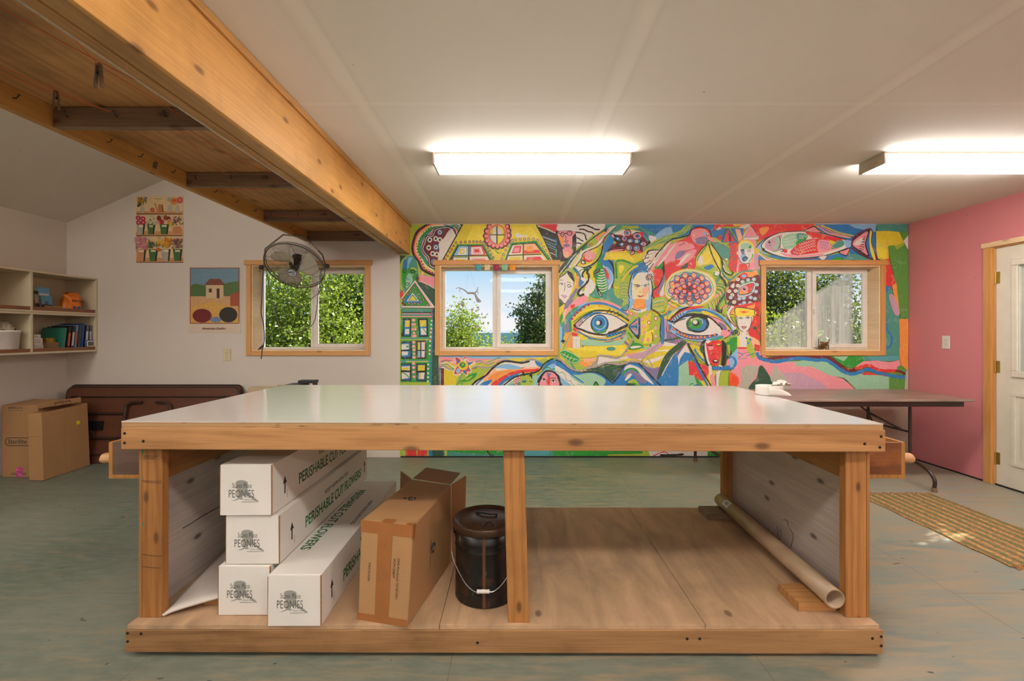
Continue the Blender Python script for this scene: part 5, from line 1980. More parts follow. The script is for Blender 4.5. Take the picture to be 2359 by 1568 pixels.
                w, r = float(s[2]) * k, float(s[3]) * k / 2
                for (x, z) in pts(4):
                    self.stroke([(x - r, z + r * .7), (x - r * .6, z - r * .5), (x, z - r), (x + r * .6, z - r * .5), (x + r, z + r * .7)], w, PALC[s[1]])
            elif op == 'H':
                w = float(s[3]) * k
                P, L = self.stroke(pts(4), w, PALC[s[1]])
                L2 = L + 1; self.lev[-1] = (*self.lev[-1][:4], L2)
                step = w * 0.5; acc = 0; dash = 0
                for a, b in zip(P, P[1:]):
                    d = b - a; n = d.length
                    while acc < n:
                        c = a + d * (acc / n); t = d.normalized(); nn = Vector((-t.y, t.x))
                        h = t * (w * 0.20)
                        T = c + nn * w * .5 + h; Bq = c - nn * w * .5 - h
                        hw = w * 0.13
                        self.tris([[tuple(T - t * hw), tuple(T + t * hw), tuple(Bq + t * hw)], [tuple(T - t * hw), tuple(Bq + t * hw), tuple(Bq - t * hw)]], PALC[s[2]], L2)
                        acc += step
                    acc -= n
    def build(self):
        me = bpy.data.meshes.new('mural')
        me.from_pydata(self.v, [], self.f)
        at_ = me.color_attributes.new('paint', 'FLOAT_COLOR', 'CORNER')
        buf = []
        for f, c in zip(self.f, self.c): buf += [*c, 1.0] * len(f)
        at_.data.foreach_set('color', buf)
        t = NT('mural_paint')
        va = t.node('ShaderNodeVertexColor'); va.layer_name = 'paint'
        n1 = t.noise(t.coords((1, 1, 1)), 18, 6, 0.65, 0.8)
        n2 = t.noise(t.coords((3, 1, 1), loc=(5, 0, 2)), 40, 4, 0.7)
        hs = t.node('ShaderNodeHueSaturation'); t.link(va.outputs['Color'], hs.inputs['Color'])
        mr = t.node('ShaderNodeMapRange'); t.link(n1, mr.inputs['Value']); mr.inputs['To Min'].default_value = 0.487; mr.inputs['To Max'].default_value = 0.513
        mr.inputs['From Min'].default_value = 0.3; mr.inputs['From Max'].default_value = 0.7
        t.link(mr.outputs[0], hs.inputs['Hue'])
        mv = t.node('ShaderNodeMapRange'); t.link(n2, mv.inputs['Value']); mv.inputs['To Min'].default_value = 0.88; mv.inputs['To Max'].default_value = 1.1
        mv.inputs['From Min'].default_value = 0.3; mv.inputs['From Max'].default_value = 0.7
        t.link(mv.outputs[0], hs.inputs['Value'])
        col = t.mix(t.ramp(n1, [(0.56, 0.0), (0.72, 0.28)]), hs.outputs[0], hexc('ddd5c8'))
        t.bump(n2, 0.1, 0.001)
        me.materials.append(t.done(col, 0.5))
        o = bpy.data.objects.new('mural', me); COL.objects.link(o)
        return o
mural = Mural()
mural.run(MURAL_DATA)
tag(mural.build(), 'bright hand-painted wall mural of big eyes, a bird, a fish, faces and flowers', 'mural')
# ================================================================== WORKBENCH
M['bench_x'] = m_wood('bench_lumber_x', 'c08c58', '966436', 'X', knots=0.75, stain=0.2, wave=0.6, knot_scale=4.5)
M['bench_z'] = m_wood('bench_lumber_z', 'b27a40', '8a5726', 'Z', knots=0.75, stain=0.4, wave=0.5, knot_scale=6)
M['bench_z_right'] = m_wood('bench_lumber_right', 'ba8046', '925c2a', 'Z', knots=0.85, stain=0.2, wave=0.55, knot_scale=7, loc=(2, 1, 3))
M['skirt_x'] = m_wood('dirty_skirt_lumber', 'ac8154', '7e5832', 'X', knots=0.6, stain=0.75, wave=0.4, loc=(4, 0, 1), knot_scale=5)
M['panel_ply'] = m_wood('end_panel_plywood', 'cbbcb2', 'ae9f96', 'Y', knots=0.8, stain=0.2, wave=0.3, knot_scale=5.5, grain=0.5, knotcol='3a2a24')
M['ledger'] = m_wood('ledger_board', 'b07a44', '8a5a30', 'Y', knots=0.6, stain=0.1, wave=0.3)

def deck_mat():
    t = NT('worn_deck_plywood')
    v = t.coords((1, 0.22, 1))
    n = t.noise(v, 9, 6, 0.6, 0.8)
    c = t.mix(t.ramp(n, [(0.32, 0.0), (0.68, 1.0)]), hexc('a58668'), hexc('c9a47e'))
    s = t.noise(t.coords(loc=(1, 5, 0)), 2.1, 6, 0.62)
    c = t.mix(t.ramp(s, [(0.5, 0.0), (0.72, 0.5)]), c, hexc('6d5648'))
    vo = t.n.new('ShaderNodeTexVoronoi'); vo.inputs['Scale'].default_value = 4.2
    t.link(t.coords((1, 0.6, 1), loc=(0.4, 0.2, 0)), vo.inputs['Vector'])
    c = t.mix(t.ramp(vo.outputs['Distance'], [(0.04, 0.65), (0.075, 0.0)]), c, hexc('4c3426'))
    return t.done(c, 0.6)
M['deck'] = deck_mat()

def top_mat():
    t = NT('scuffed_white_laminate')
    n = t.noise(t.coords((0.5, 5, 1), rot=(0, 0, 0.25)), 7, 6, 0.6)
    c = t.mix(t.ramp(n, [(0.45, 0.0), (0.7, 0.4)]), hexc('d0cac8'), hexc('c0bab9'))
    big = t.noise(t.coords(loc=(2, 3, 0)), 1.6, 3)
    c = t.mix(t.ramp(big, [(0.45, 0.0), (0.7, 0.2)]), c, hexc('bfa68e'))
    r = t.ramp(n, [(0.3, 0.19), (0.75, 0.24)])
    t.b.inputs['Coat Weight'].default_value = 0.6; t.b.inputs['Coat Roughness'].default_value = 0.12
    return t.done(c, r, spec=0.9)
M['laminate'] = top_mat()

def ply_edge():
    t = NT('plywood_edge')
    v = t.coords((1, 1, 1))
    wv = t.n.new('ShaderNodeTexWave'); wv.bands_direction = 'Z'; wv.inputs['Scale'].default_value = 48; wv.inputs['Distortion'].default_value = 1.2
    t.link(t.coords((0.3, 0.3, 1)), wv.inputs['Vector'])
    n = t.noise(t.coords((6, 6, 40)), 2, 4)
    c = t.mix(t.ramp(wv.outputs['Fac'], [(0.3, 0.0), (0.6, 1.0)]), hexc('9a7148'), hexc('c39a68'))
    c = t.mix(t.ramp(n, [(0.6, 0.0), (0.72, 0.8)]), c, hexc('4a3018'))
    return t.done(c, 0.7)
M['ply_edge'] = ply_edge()

bn = thing('workbench', 'big wooden workbench with a white laminate top and an open lower deck in the foreground', 'workbench', (-0.04, 2.43, 0.0))
FY = 1.820                       # front plane
# table top: the left front corner stands a touch higher, far edge higher still
xl, xr = -1.572, 1.476
def topz(x, y): 
    return 0.935 + (xr - x) / (xr - xl) * 0.010 - 0.008 * 0 + (y - FY) / 1.23 * 0.006
Y1 = 3.045
T = [(xl, FY), (xr, FY), (xr, Y1 + 0.02), (xl + 0.03, Y1)]
MB().hexa([(x, y, topz(x, y) - 0.004) for x, y in T] + [(x, y, topz(x, y)) for x, y in T]).build('laminate_top', M['laminate'], bn)
MB().hexa([(x, y + (0.001 if y < 2 else -0.001), topz(x, y) - 0.024) for x, y in T] + [(x, y + (0.001 if y < 2 else -0.001), topz(x, y) - 0.0042) for x, y in T]).build('top_plywood', M['ply_edge'], bn)
def rail(y0, y1, dz=0.0):
    a, b_ = xl + 0.001, xr + 0.006
    m_ = MB(); za, zb = topz(a, y0) - 0.0245, topz(b_, y0) - 0.0245
    m_.hexa([(a, y0, za - 0.088), (b_, y0, zb - 0.088), (b_, y1, zb - 0.088), (a, y1, za - 0.088), (a, y0, za), (b_, y0, zb), (b_, y1, zb), (a, y1, za)])
    return m_
rf = rail(FY - 0.004, FY + 0.034).build('front_rail', M['bench_x'], bn, bevel=0.003)
rail(Y1 - 0.036, Y1 + 0.0).build('back_rail', M['bench_x'], bn, bevel=0.003)
def screw(x, z, y):
    m_ = MB()
    v = [m_.bm.verts.new((x + 0.006 * math.cos(a), y, z + 0.006 * math.sin(a))) for a in [2 * math.pi * i / 10 for i in range(10)]]
    w = [m_.bm.verts.new((x + 0.005 * math.cos(a), y - 0.0015, z + 0.005 * math.sin(a))) for a in [2 * math.pi * i / 10 for i in range(10)]]
    m_.bm.faces.new(w)
    for i in range(10): m_.bm.faces.new((v[i], v[(i + 1) % 10], w[(i + 1) % 10], w[i]))
    return m_.build('screw_head', M['black_metal'], bn)
for u, v in ((287, 998), (287, 1020), (330, 1016), (1992, 1022), (2030, 1005), (2027, 1030)):
    screw(PX(u, FY - 0.004), PZ(v, FY - 0.004), FY - 0.004)

# deck
dk = MB()
DX0, DX1, DY_0, DY_1, DZ1 = -1.552, 1.462, 1.822, 3.050, 0.129
seams = [DX0, -0.30, 0.765, DX1]
for a, b_ in zip(seams, seams[1:]):
    dk.box(a + 0.001, b_ - 0.001, DY_0, DY_1, DZ1 - 0.018, DZ1)
dk.build('deck_plywood', [M['deck']], bn, bevel=0.001)
MB().hexa([(DX0 - 0.004, FY - 0.002, 0.022), (DX1 + 0.012, FY - 0.002, 0.014), (DX1 + 0.012, FY + 0.036, 0.014), (DX0 - 0.004, FY + 0.036, 0.022),
           (DX0 - 0.004, FY - 0.002, 0.1105), (DX1 + 0.012, FY - 0.002, 0.1105), (DX1 + 0.012, FY + 0.036, 0.1105), (DX0 - 0.004, FY + 0.036, 0.1105)]).build('front_skirt', M['skirt_x'], bn, bevel=0.003)
MB().box(DX0, DX1, DY_1 - 0.038, DY_1, 0.02, 0.1105).build('back_skirt', M['skirt_x'], bn)
for xa in (DX0 + 0.02, -0.06, DX1 - 0.058):
    MB().box(xa, xa + 0.038, FY + 0.0365, DY_1 - 0.0385, 0.022, 0.1105).build('deck_joist', M['ledger'], bn)
for xa in (-1.2, 1.1):
    MB().box(xa, xa + 0.089, FY + 0.12, DY_1 - 0.12, 0.0, 0.0215).build('skid', M['ledger'], bn)
for u, v in ((294, 1458), (294, 1477), (325, 1459), (1583, 1471), (1612, 1471), (2030, 1466), (2010, 1470), (2030, 1487), (1100, 1480)):
    screw(PX(u, FY - 0.002), PZ(v, FY - 0.002), FY - 0.002)

# posts (front and back pairs), sandwiched plywood end panels
PY = 1.868
zt = 0.815
def post(x0, x1, y0, y1, mat, top=None):
    return MB().box(x0, x1, y0, y1, DZ1, (top or topz((x0 + x1) / 2, y0) - 0.0255)).build('post', mat, bn, bevel=0.003)
post(-1.530, -1.447, PY, PY + 0.038, M['bench_z'])
post(1.360, 1.446, PY, PY + 0.038, M['bench_z_right'])
post(-1.530, -1.447, 3.002, 3.006 + 0.0355, M['bench_z'], 0.80)
post(1.375, 1.446, 3.000, 3.006 + 0.0355, M['bench_z_right'], 0.80)
cp = MB()
cp.hexa([(-0.026, 1.835, DZ1), (0.060, 1.835, DZ1), (0.060, 1.873, DZ1), (-0.026, 1.873, DZ1),
         (-0.046, 1.8545, 0.83), (0.040, 1.8545, 0.83), (0.040, 1.892, 0.83), (-0.046, 1.892, 0.83)])
cp.build('centre_post', M['bench_z'], bn, bevel=0.003)
for xa, xb, mat in ((-1.5425, -1.5315, 0), (1.4475, 1.4595, 0)):
    MB().box(xa, xb, PY + 0.001, 3.040, DZ1 + 0.001, 0.835).build('end_panel', M['bench_z'], bn)
# inner skins, weathered plywood
MB().box(-1.5310, -1.5195, PY + 0.0385, 3.001, DZ1 + 0.001, 0.820).build('inner_panel', M['panel_ply'], bn)
MB().box(1.4355, 1.4470, PY + 0.0385, 2.999, DZ1 + 0.001, 0.820).build('inner_panel', M['panel_ply'], bn)
MB().box(-1.5190, -1.4820, PY + 0.039, 3.001, 0.680, 0.815).build('ledger', M['ledger'], bn)
MB().box(1.3985, 1.4350, PY + 0.039, 2.999, 0.680, 0.815).build('ledger', M['ledger'], bn)
# blue chalk line and pencil marks on the right inner panel
M['blue_chalk'] = m_plain('blue_chalk', '3a56b0', 0.9)
M['pencil'] = m_plain('pencil_line', '2c2826', 0.9)
MB().box(1.4348, 1.43545, PY + 0.04, 2.99, 0.664, 0.670).build('chalk_line', M['blue_chalk'], bn)
def panel_curve(pts, r=0.0011):
    P = []
    for u, v in pts:
        y = 1.4352 * F_PX / (u - U0); P.append(Vector((1.4352, y, PZ(v, y))))
    return MB().tube(catmull(P), r, 5).build('pencil_mark', M['pencil'], bn)
def panel_line(pts, x=-1.5192):
    P = [Vector((x, x * F_PX / (u - U0), PZ(v, x * F_PX / (u - U0)))) for u, v in pts]
    return MB().tube(P, 0.0022, 4).build('crack_line', M['pencil'], bn)
panel_line([(421, 1216), (440, 1205), (470, 1186), (505, 1167)])
panel_curve([(1803, 1197), (1814, 1199), (1815, 1210), (1825, 1226), (1827, 1240), (1821, 1262)])
panel_curve([(1790, 1210), (1792, 1236), (1796, 1222), (1800, 1221), (1797, 1240), (1791, 1243)])
# pencil rules + stamp on the left front post
def post_line(v0, v1, x0=-1.528, x1=-1.450):
    y = PY - 0.0006
    MB().tube([(x0, y, PZ(v0, PY)), ((x0 + x1) / 2, y, PZ((v0 + v1) / 2 + 0.8, PY)), (x1, y, PZ(v1, PY))], 0.0008, 4).build('pencil_mark', M['pencil'], bn)
for a, b_ in ((1106, 1108), (1109, 1112), (1276, 1281), (1304, 1308)): post_line(a, b_)
lettering('WWP  S-DRY\n|||  No.2&S', (-1.523, PY, PZ(1052, PY)), (1, 0, 0), (0, 0, 1), 0.006, 0.062, M['pencil'], bn, 'grade_stamp')
M['green_paint'] = m_plain('green_paint_drip', '3f7a64', 0.6)
for z, h_ in ((0.800, 0.025), (0.70, 0.006), (0.505, 0.012)):
    MB().box(-1.5298, -1.524, PY - 0.0006, PY - 0.0001, z, z + h_).build('paint_spot', M['green_paint'], bn)

# ------------------------------------------------------------------ side boxes hung on the end panels
M['crate_front'] = m_wood('crate_stained_board', 'a8652e', '5c3014', 'X', knots=0.3, stain=0.9, wave=0.5, loc=(5, 2, 1))
M['crate_dark'] = m_wood('crate_dark_board', '6e5444', '4c382e', 'X', knots=0.2, stain=0.4, wave=0.6)
M['crate_edge'] = m_wood('crate_edge_board', 'b8803e', '96622c', 'Z', knots=0.2, stain=0.1)
M['log'] = m_wood('rough_stub_wood', 'd0a070', 'a87440', 'X', knots=0.5, stain=0.5, wave=0.3)
def side_box(name_label, xi, xo, mat):
    s = 1 if xo > xi else -1
    t = thing('side_box', name_label, 'box', ((xi + xo) / 2, 2.5, 0.594), group=None)
    yf, yb, zb, ztp = 2.20, 2.86, 0.594, 0.770
    e = 0.019
    MB().box(xi, xo - s * e, yf, yf + e, zb + e, ztp - 0.003).build('front_board', mat, t, bevel=0.001)
    MB().box(xi, xo - s * e, yb - e, yb, zb + e, ztp - 0.003).build('back_board', mat, t, bevel=0.001)
    MB().box(xo - s * (e - 0.0005), xo, yf, yb, zb + e, ztp).build('side_board', M['crate_edge'], t, bevel=0.001)
    MB().box(xi, xi + s * e, yf + e + 0.0005, yb - e - 0.0005, zb + e, ztp - 0.003).build('side_board', M['crate_edge'], t, bevel=0.001)
    MB().box(xi, xo, yf, yb, zb, zb + e - 0.0005).build('bottom_board', M['crate_edge'], t, bevel=0.001)
    P = MB()
    rr = random.Random(3 if s > 0 else 5)
    prof = []
    for k in range(14):
        a = 2 * math.pi * k / 14
        q = 0.024 * (1 + 0.10 * rr.random())
        prof.append((xo, 2.34 + 1.25 * q * math.cos(a), 0.655 + q * math.sin(a)))
    P.prism(prof, (s * 0.150, 0, 0.0))
    P.build('grip_stub', M['log'], t, bevel=0.006)
    return t
side_box('open wooden box with red-brown front hung on the right end of the workbench', 1.4605, 1.890, M['crate_front'])
side_box('open wooden box with dark grey-brown front hung on the left end of the workbench', -1.5435, -1.962, M['crate_dark'])

# ================================================================== ON THE DECK
M['white_card'] = m_plain('white_corrugated_card', 'e0dad2', 0.6, var=0.03, scale=5)
M['brown_edge'] = m_plain('raw_card_edge', '9a6c3c', 0.8, scale=80, var=0.3)
M['green_ink'] = m_plain('green_ink', '1f6b45', 0.7)
M['black_ink'] = m_plain('black_ink', '26282a', 0.7)
M['grey_ink'] = m_plain('grey_ink', '9c9a92', 0.7)
ALASKA = [(24, 10), (30, 5), (44, 3), (58, 8), (62, 14), (61, 40), (63, 62), (72, 66), (84, 78), (96, 90), (97, 97), (88, 93), (76, 82), (66, 72), (56, 66), (46, 70), (42, 77), (50, 82), (42, 86), (34, 84), (20, 90), (8, 92), (24, 84), (32, 78), (26, 68), (28, 58), (22, 50), (30, 44), (20, 34), (28, 28), (22, 20)]
def flower_box(label, x, y, z, w=0.217, h=0.206, L=1.14, top_print=False, rz=0.0, full_name=True):
    t = thing('flower_box', label, 'box', (x, y, z), rotz=rz, group='long white cut-flower boxes under the workbench')
    b_ = MB(); b_.box(0.003, w - 0.003, 0.004, L, 0.0005, h - 0.001)
    b_.build('box_body', M['white_card'], t, local=True, bevel=0.002)
    f = MB(); f.hexa([(0.001, -0.001, 0.001), (w - 0.006, -0.0015, 0.002), (w - 0.006, 0.0035, 0.002), (0.001, 0.0035, 0.001),
                      (0.002, -0.001, h - 0.002), (w - 0.007, -0.0015, h - 0.004), (w - 0.007, 0.0035, h - 0.004), (0.002, 0.0035, h - 0.002)])
    f.build('end_flap', M['white_card'], t, local=True, bevel=0.001)
    MB().box(w - 0.0058, w - 0.0025, 0.000, 0.0038, 0.002, h - 0.003).build('torn_card_edge', M['brown_edge'], t, local=True)
    MB().box(-0.001, 0.0008, -0.0005, 0.0038, 0.004, h - 0.01).build('torn_card_edge', M['brown_edge'], t, local=True)
    lw, lh = 0.128, 0.098
    ox, oz = 0.036, h * 0.5 - lh * 0.55
    def L2(px_, py_): return (ox + px_ / 100 * lw, -0.00165, oz + (100 - py_) / 100 * lh)
    g = MB(); V3 = [Vector(L2(a, c)) for a, c in ALASKA]
    vs = [g.bm.verts.new(p) for p in V3]
    for tri in tessellate_polygon([V3]):
        try: g.bm.faces.new([vs[i] for i in tri])
        except ValueError: pass
    g.build('map_print', M['grey_ink'], t, local=True)
    def put(txt, a, c, hh, ww, mat=M['black_ink'], bold=0.0):
        o = lettering(txt, L2(a, c), (1, 0, 0), (0, 0, 1), hh, ww, mat, None, 'logo_lettering', bold, lift=0.0003)
        o.parent = t
    put('Scenic Place', 12, 36, 0.021, 0.080, bold=-0.005)
    put('PEONIES', 1, 77, 0.034, 0.104, bold=-0.012)
    put('Homer, Alaska', 51, 88, 0.0062, 0.045, bold=-0.005)
    put('scenicplacepeonies.com', 42, 97, 0.0056, 0.062, bold=-0.005)
    def side(txt, ya, za, hh, ww, mat, bold=0.01):
        o = lettering(txt, (w - 0.003, ya, za), (0, 1, 0), (0, 0, 1), hh, ww, mat, None, 'side_lettering', bold, lift=0.0006)
        o.parent = t
    side('PERISHABLE CUT FLOWERS', 0.235, 0.052, 0.052, 0.765, M['green_ink'], 0.02)
    side('KEEP REFRIGERATED', 0.455, 0.132, 0.019, 0.325, M['black_ink'])
    for ya in (0.105, L - 0.05):
        a = MB(); X = w - 0.0022
        a.poly([(X, ya - 0.005, 0.055), (X, ya + 0.005, 0.055), (X, ya + 0.005, 0.104), (X, ya - 0.005, 0.104)])
        a.poly([(X, ya - 0.016, 0.100), (X, ya + 0.016, 0.100), (X, ya, 0.132)])
        a.build('arrow_print', M['black_ink'], t, local=True)
        MB().box(w - 0.003, w - 0.0024, ya + 0.022, ya + 0.0235, 0.03, 0.065).build('slot_cut', M['brown_edge'], t, local=True)
    if top_print:
        o = lettering('PERISHABLE CUT FLOWERS', (0.028, 0.975, h - 0.001), (0, -1, 0), (1, 0, 0), 0.046, 0.765, M['green_ink'], None, 'top_lettering', 0.02, lift=0.0006); o.parent = t
        o = lettering('KEEP REFRIGERATED', (0.155, 0.80, h - 0.001), (0, -1, 0), (1, 0, 0), 0.018, 0.325, M['black_ink'], None, 'top_lettering', 0.01, lift=0.0006); o.parent = t
    return t
flower_box('long white flower box beside the brown carton, green lettering on its lid', -0.983, 1.813, DZ1 + 0.0005, w=0.216, h=0.206, L=1.15, top_print=True)
flower_box('long white flower box at the bottom of the stack of three, on the deck', -1.226, 1.884, DZ1 + 0.0005, w=0.219, h=0.206, L=1.08)
flower_box('long white flower box in the middle of the stack of three', -1.200, 1.892, DZ1 + 0.2075, w=0.226, h=0.206, L=1.12)
flower_box('topmost long white flower box of the stack of three, just under the bench top', -1.216, 1.880, DZ1 + 0.4145, w=0.217, h=0.212, L=1.13)

# ------------------------------------------------------------------ brown carton
def card_mat(name, hx, rough=0.6):
    t = NT(name); c = hexc(hx)
    n = t.noise(t.coords((1, 1, 0.3)), 7, 5, 0.6)
    fl = t.noise(t.coords((1, 1, 60)), 3, 2)
    col = t.mix(t.ramp(n, [(0.4, 0.0), (0.7, 0.45)]), c, tuple(x * 0.78 for x in c))
    col = t.mix(t.ramp(fl, [(0.4, 0.0), (0.6, 0.12)]), col, tuple(x * 0.7 for x in c))
    return t.done(col, rough)
M['card'] = card_mat('brown_card', 'b08458')
M['card2'] = card_mat('brown_card_tan', 'a97f55')
M['card_in'] = card_mat('brown_card_inside', '8c6a4a')
M['tape'] = m_plain('brown_tape', '9c6232', 0.28, spec=0.6)
M['clear_tape'] = m_plain('glossy_clear_tape', 'b48a5e', 0.15, spec=0.8)
c = thing('cardboard_box', 'tall brown taped cardboard carton with open back flaps, between white boxes and pail', 'box', (-0.5, 2.0, DZ1))
A, B_ = (-0.640, 1.856), (-0.424, 1.806)
C_, D_ = (-0.318 - 0.008, 2.305), (-0.545, 2.372)
zb = DZ1 + 0.0008
At, Bt, Ct, Dt = (-0.626, 1.858, 0.535), (-0.402, 1.808, 0.532), (-0.318, 2.300, 0.531), (-0.534, 2.370, 0.537)
cb = [(A[0], A[1], zb), (B_[0], B_[1], zb), (C_[0], C_[1], zb), (D_[0], D_[1], zb), At, Bt, Ct, Dt]
MB().hexa(cb).build('carton_body', M['card'], c, bevel=0.006)
def face_pt(a, b_, cc, dd, s, t_): # bilinear on face a(bottom-left) b(bottom-right) cc(top-right) dd(top-left)
    a, b_, cc, dd = map(Vector, (a, b_, cc, dd))
    return (a * (1 - s) + b_ * s) * (1 - t_) + (dd * (1 - s) + cc * s) * t_
def patch(face, s0, s1, t0, t1, off, mat, name='tape_strip'):
    p = [face_pt(*face, s, t_) for s, t_ in ((s0, t0), (s1, t0), (s1, t1), (s0, t1))]
    n = (p[1] - p[0]).cross(p[3] - p[0]).normalized()
    m_ = MB(); m_.prism([q + n * 0.0002 for q in p], n * off); return m_.build(name, mat, c)
FR = (cb[0], cb[1], cb[5], cb[4]); RT = (cb[1], cb[2], cb[6], cb[5]); TP = (cb[4], cb[5], cb[6], cb[7])
patch(FR, 0.0, 1.0, 0.88, 1.0, 0.0008, M['tape']); patch(FR, 0.34, 0.62, 0.0, 0.88, 0.0006, M['tape']); patch(FR, 0.0, 1.0, 0.0, 0.07, 0.0006, M['tape'])
patch(TP, 0.40, 0.62, 0.0, 0.07, 0.0006, M['tape']); patch(TP, 0.86, 1.0, 0.0, 0.04, 0.0006, M['tape'])
patch(FR, 0.475, 0.485, 0.0, 0.9, 0.0010, M['brown_edge'], 'seam')
patch(RT, 0.0, 0.05, 0.85, 1.0, 0.0008, M['tape'])
xv = (Vector(cb[1]) - Vector(cb[0])).normalized(); zv = (Vector(cb[5]) - Vector(cb[1])).normalized()
pp = face_pt(*FR, 0.34, 0.62)
lettering('MADE IN CHINA', face_pt(*FR, 0.22, 0.40) - zv * 0.0 , zv, -xv, 0.011, 0.075, M['pencil'], c, 'print', lift=0.0008)
lettering('DMS Produced 10/18/2021', face_pt(*FR, 0.74, 0.66), -zv, xv, 0.010, 0.16, M['pencil'], c, 'print', lift=0.0012)
lettering('VFCM UN8/77', face_pt(*FR, 0.66, 0.66), -zv, xv, 0.011, 0.08, M['pencil'], c, 'print', lift=0.0012)
xv2 = (Vector(cb[6]) - Vector(cb[5])).normalized()
def recyc(cen, ex, ey, r, mat):
    m_ = MB(); nn = ex.cross(ey).normalized()
    for k in range(3):
        a0 = math.radians(90 + 120 * k + 12); a1 = math.radians(90 + 120 * k + 95)
        pts = [cen + nn * 0.0012 + (ex * math.cos(a0 + (a1 - a0) * i / 5) + ey * math.sin(a0 + (a1 - a0) * i / 5)) * r for i in range(6)]
        m_.tube(pts, r * 0.16, 4)
    return m_.build('recycling_mark', mat, c)
recyc(face_pt(*RT, 0.50, 0.50), xv2, zv, 0.020, M['black_ink'])
recyc(face_pt(*TP, 0.48, 0.52), xv, xv2, 0.017, M['pencil'])
patch(TP, 0.30, 0.36, 0.50, 0.53, 0.0004, M['pencil'], 'print')
patch(RT, 0.44, 0.445, 0.30, 0.62, 0.0004, M['pencil'], 'print')
# far-end flaps
def flap(pts, mat=M['card']):
    p = [Vector(q) for q in pts]; n = (p[1] - p[0]).cross(p[2] - p[0]).normalized()
    m_ = MB(); m_.prism(p, n * 0.003); return m_.build('open_flap', mat, c)
d = Vector((0.10, 0.0, 0)); back = Vector((0.035, 0.155, 0.0))
flap([Vector(Dt) + Vector((0.004, 0.002, 0)), Vector(Ct) + Vector((-0.004, 0.002, 0)), Vector(Ct) + Vector((0.025, 0.16, 0.008)), Vector(Dt) + Vector((0.045, 0.155, 0.012))])
flap([Vector((*C_, zb)) + Vector((0.002, 0.004, 0.002)), Vector(Ct) + Vector((0.002, 0.004, 0)), Vector(Ct) + Vector((0.062, 0.115, 0.01)), Vector((*C_, zb)) + Vector((0.062, 0.115, 0.035))], M['card'])
flap([Vector((*D_, zb)) + Vector((0, 0.004, 0.002)), Vector(Dt) + Vector((-0.002, 0.004, 0)), Vector(Dt) + Vector((-0.075, 0.075, 0.02)), Vector((*D_, zb)) + Vector((-0.075, 0.075, 0.02))], M['card_in'])

# ------------------------------------------------------------------ black pail
def rust_mat():
    t = NT('black_painted_steel')
    n = t.noise(t.coords(), 14, 6, 0.7)
    col = t.mix(t.ramp(n, [(0.52, 0.0), (0.7, 0.7)]), hexc('1c1917'), hexc('5a3a22'))
    col = t.mix(t.ramp(t.noise(t.coords((1, 1, 0.3), loc=(3, 0, 0)), 40, 3), [(0.66, 0.0), (0.74, 0.6)]), col, hexc('8a7a66'))
    return t.done(col, t.ramp(n, [(0.4, 0.28), (0.7, 0.6)]), 0.2)
M['pail'] = rust_mat()
M['pail_lid'] = m_plain('rusty_pail_lid', '4a3426', 0.32, 0.4, var=0.35, scale=9)
M['seam_rust'] = m_plain('rusty_seam', '6a4028', 0.5, 0.2)
M['white_plastic'] = m_plain('white_plastic', 'dcd6ce', 0.4)
pc = Vector((-0.128, 2.060, DZ1 + 0.0005))
p = thing('pail', 'black steel five-gallon pail with rusty lid and wire bail, behind the centre post', 'pail', pc)
MB().lathe([(0.134, 0), (0.139, 0.004), (0.138, 0.010), (0.1375, 0.17), (0.1375, 0.225), (0.140, 0.229), (0.1375, 0.233), (0.138, 0.262), (0.141, 0.266), (0.138, 0.270), (0.139, 0.315)], (0, 0, 0), 48).build('pail_body', M['pail'], p, local=True, smooth=True)
MB().lathe([(0.1395, 0.300), (0.1470, 0.304), (0.1480, 0.318), (0.1475, 0.332), (0.1440, 0.337), (0.139, 0.334), (0.136, 0.326), (0.118, 0.3265), (0.114, 0.329), (0.02, 0.329)], (0, 0, 0), 48).build('pail_lid', M['pail_lid'], p, local=True, smooth=True)
MB().lathe([(0.022, 0.3292), (0.022, 0.336), (0.017, 0.338), (0.017, 0.334), (0.004, 0.334)], (0.018, -0.073, 0), 20).build('bung_cap', M['pail_lid'], p, local=True)
MB().lathe([(0.031, 0.3292), (0.031, 0.3315), (0.026, 0.3315)], (0.018, -0.073, 0), 20, cap=False).build('bung_ring', M['pail_lid'], p, local=True)
MB().tube([(-0.05, 0.058, 0.331), (-0.02, 0.044, 0.336), (0.02, 0.03, 0.336), (0.05, 0.036, 0.334), (0.044, 0.022, 0.332)], 0.004, 6).build('lid_clip', M['black_metal'], p, local=True)
MB().tube([(0.0, -0.1385, 0.006), (0.0, -0.1385, 0.30)], 0.0035, 6).box(-0.006, 0.006, -0.1405, -0.1365, 0.004, 0.30).build('side_seam', M['seam_rust'], p, local=True)
for s in (-1, 1):
    MB().lathe([(0.016, 0), (0.014, 0.008), (0.006, 0.010)], (s * 0.137, -0.02, 0.288), 12, axis='X', m=Matrix.Scale(s, 4, (1, 0, 0))).build('bail_ear', M['black_metal'], p, local=True)
bl = [(-0.150, -0.02, 0.288), (-0.149, -0.045, 0.25), (-0.138, -0.085, 0.19), (-0.085, -0.131, 0.115), (-0.042, -0.146, 0.082), (-0.015, -0.149, 0.083)]
br = [(-x, y, z) for x, y, z in bl]
MB().tube(catmull(bl), 0.0019, 6).tube(catmull([(q[0] if i else 0.150, q[1], q[2]) for i, q in enumerate(br)]), 0.0019, 6).tube([(-0.015, -0.149, 0.083), (0.015, -0.149, 0.083)], 0.0019, 6).build('wire_bail', M['chrome'], p, local=True)
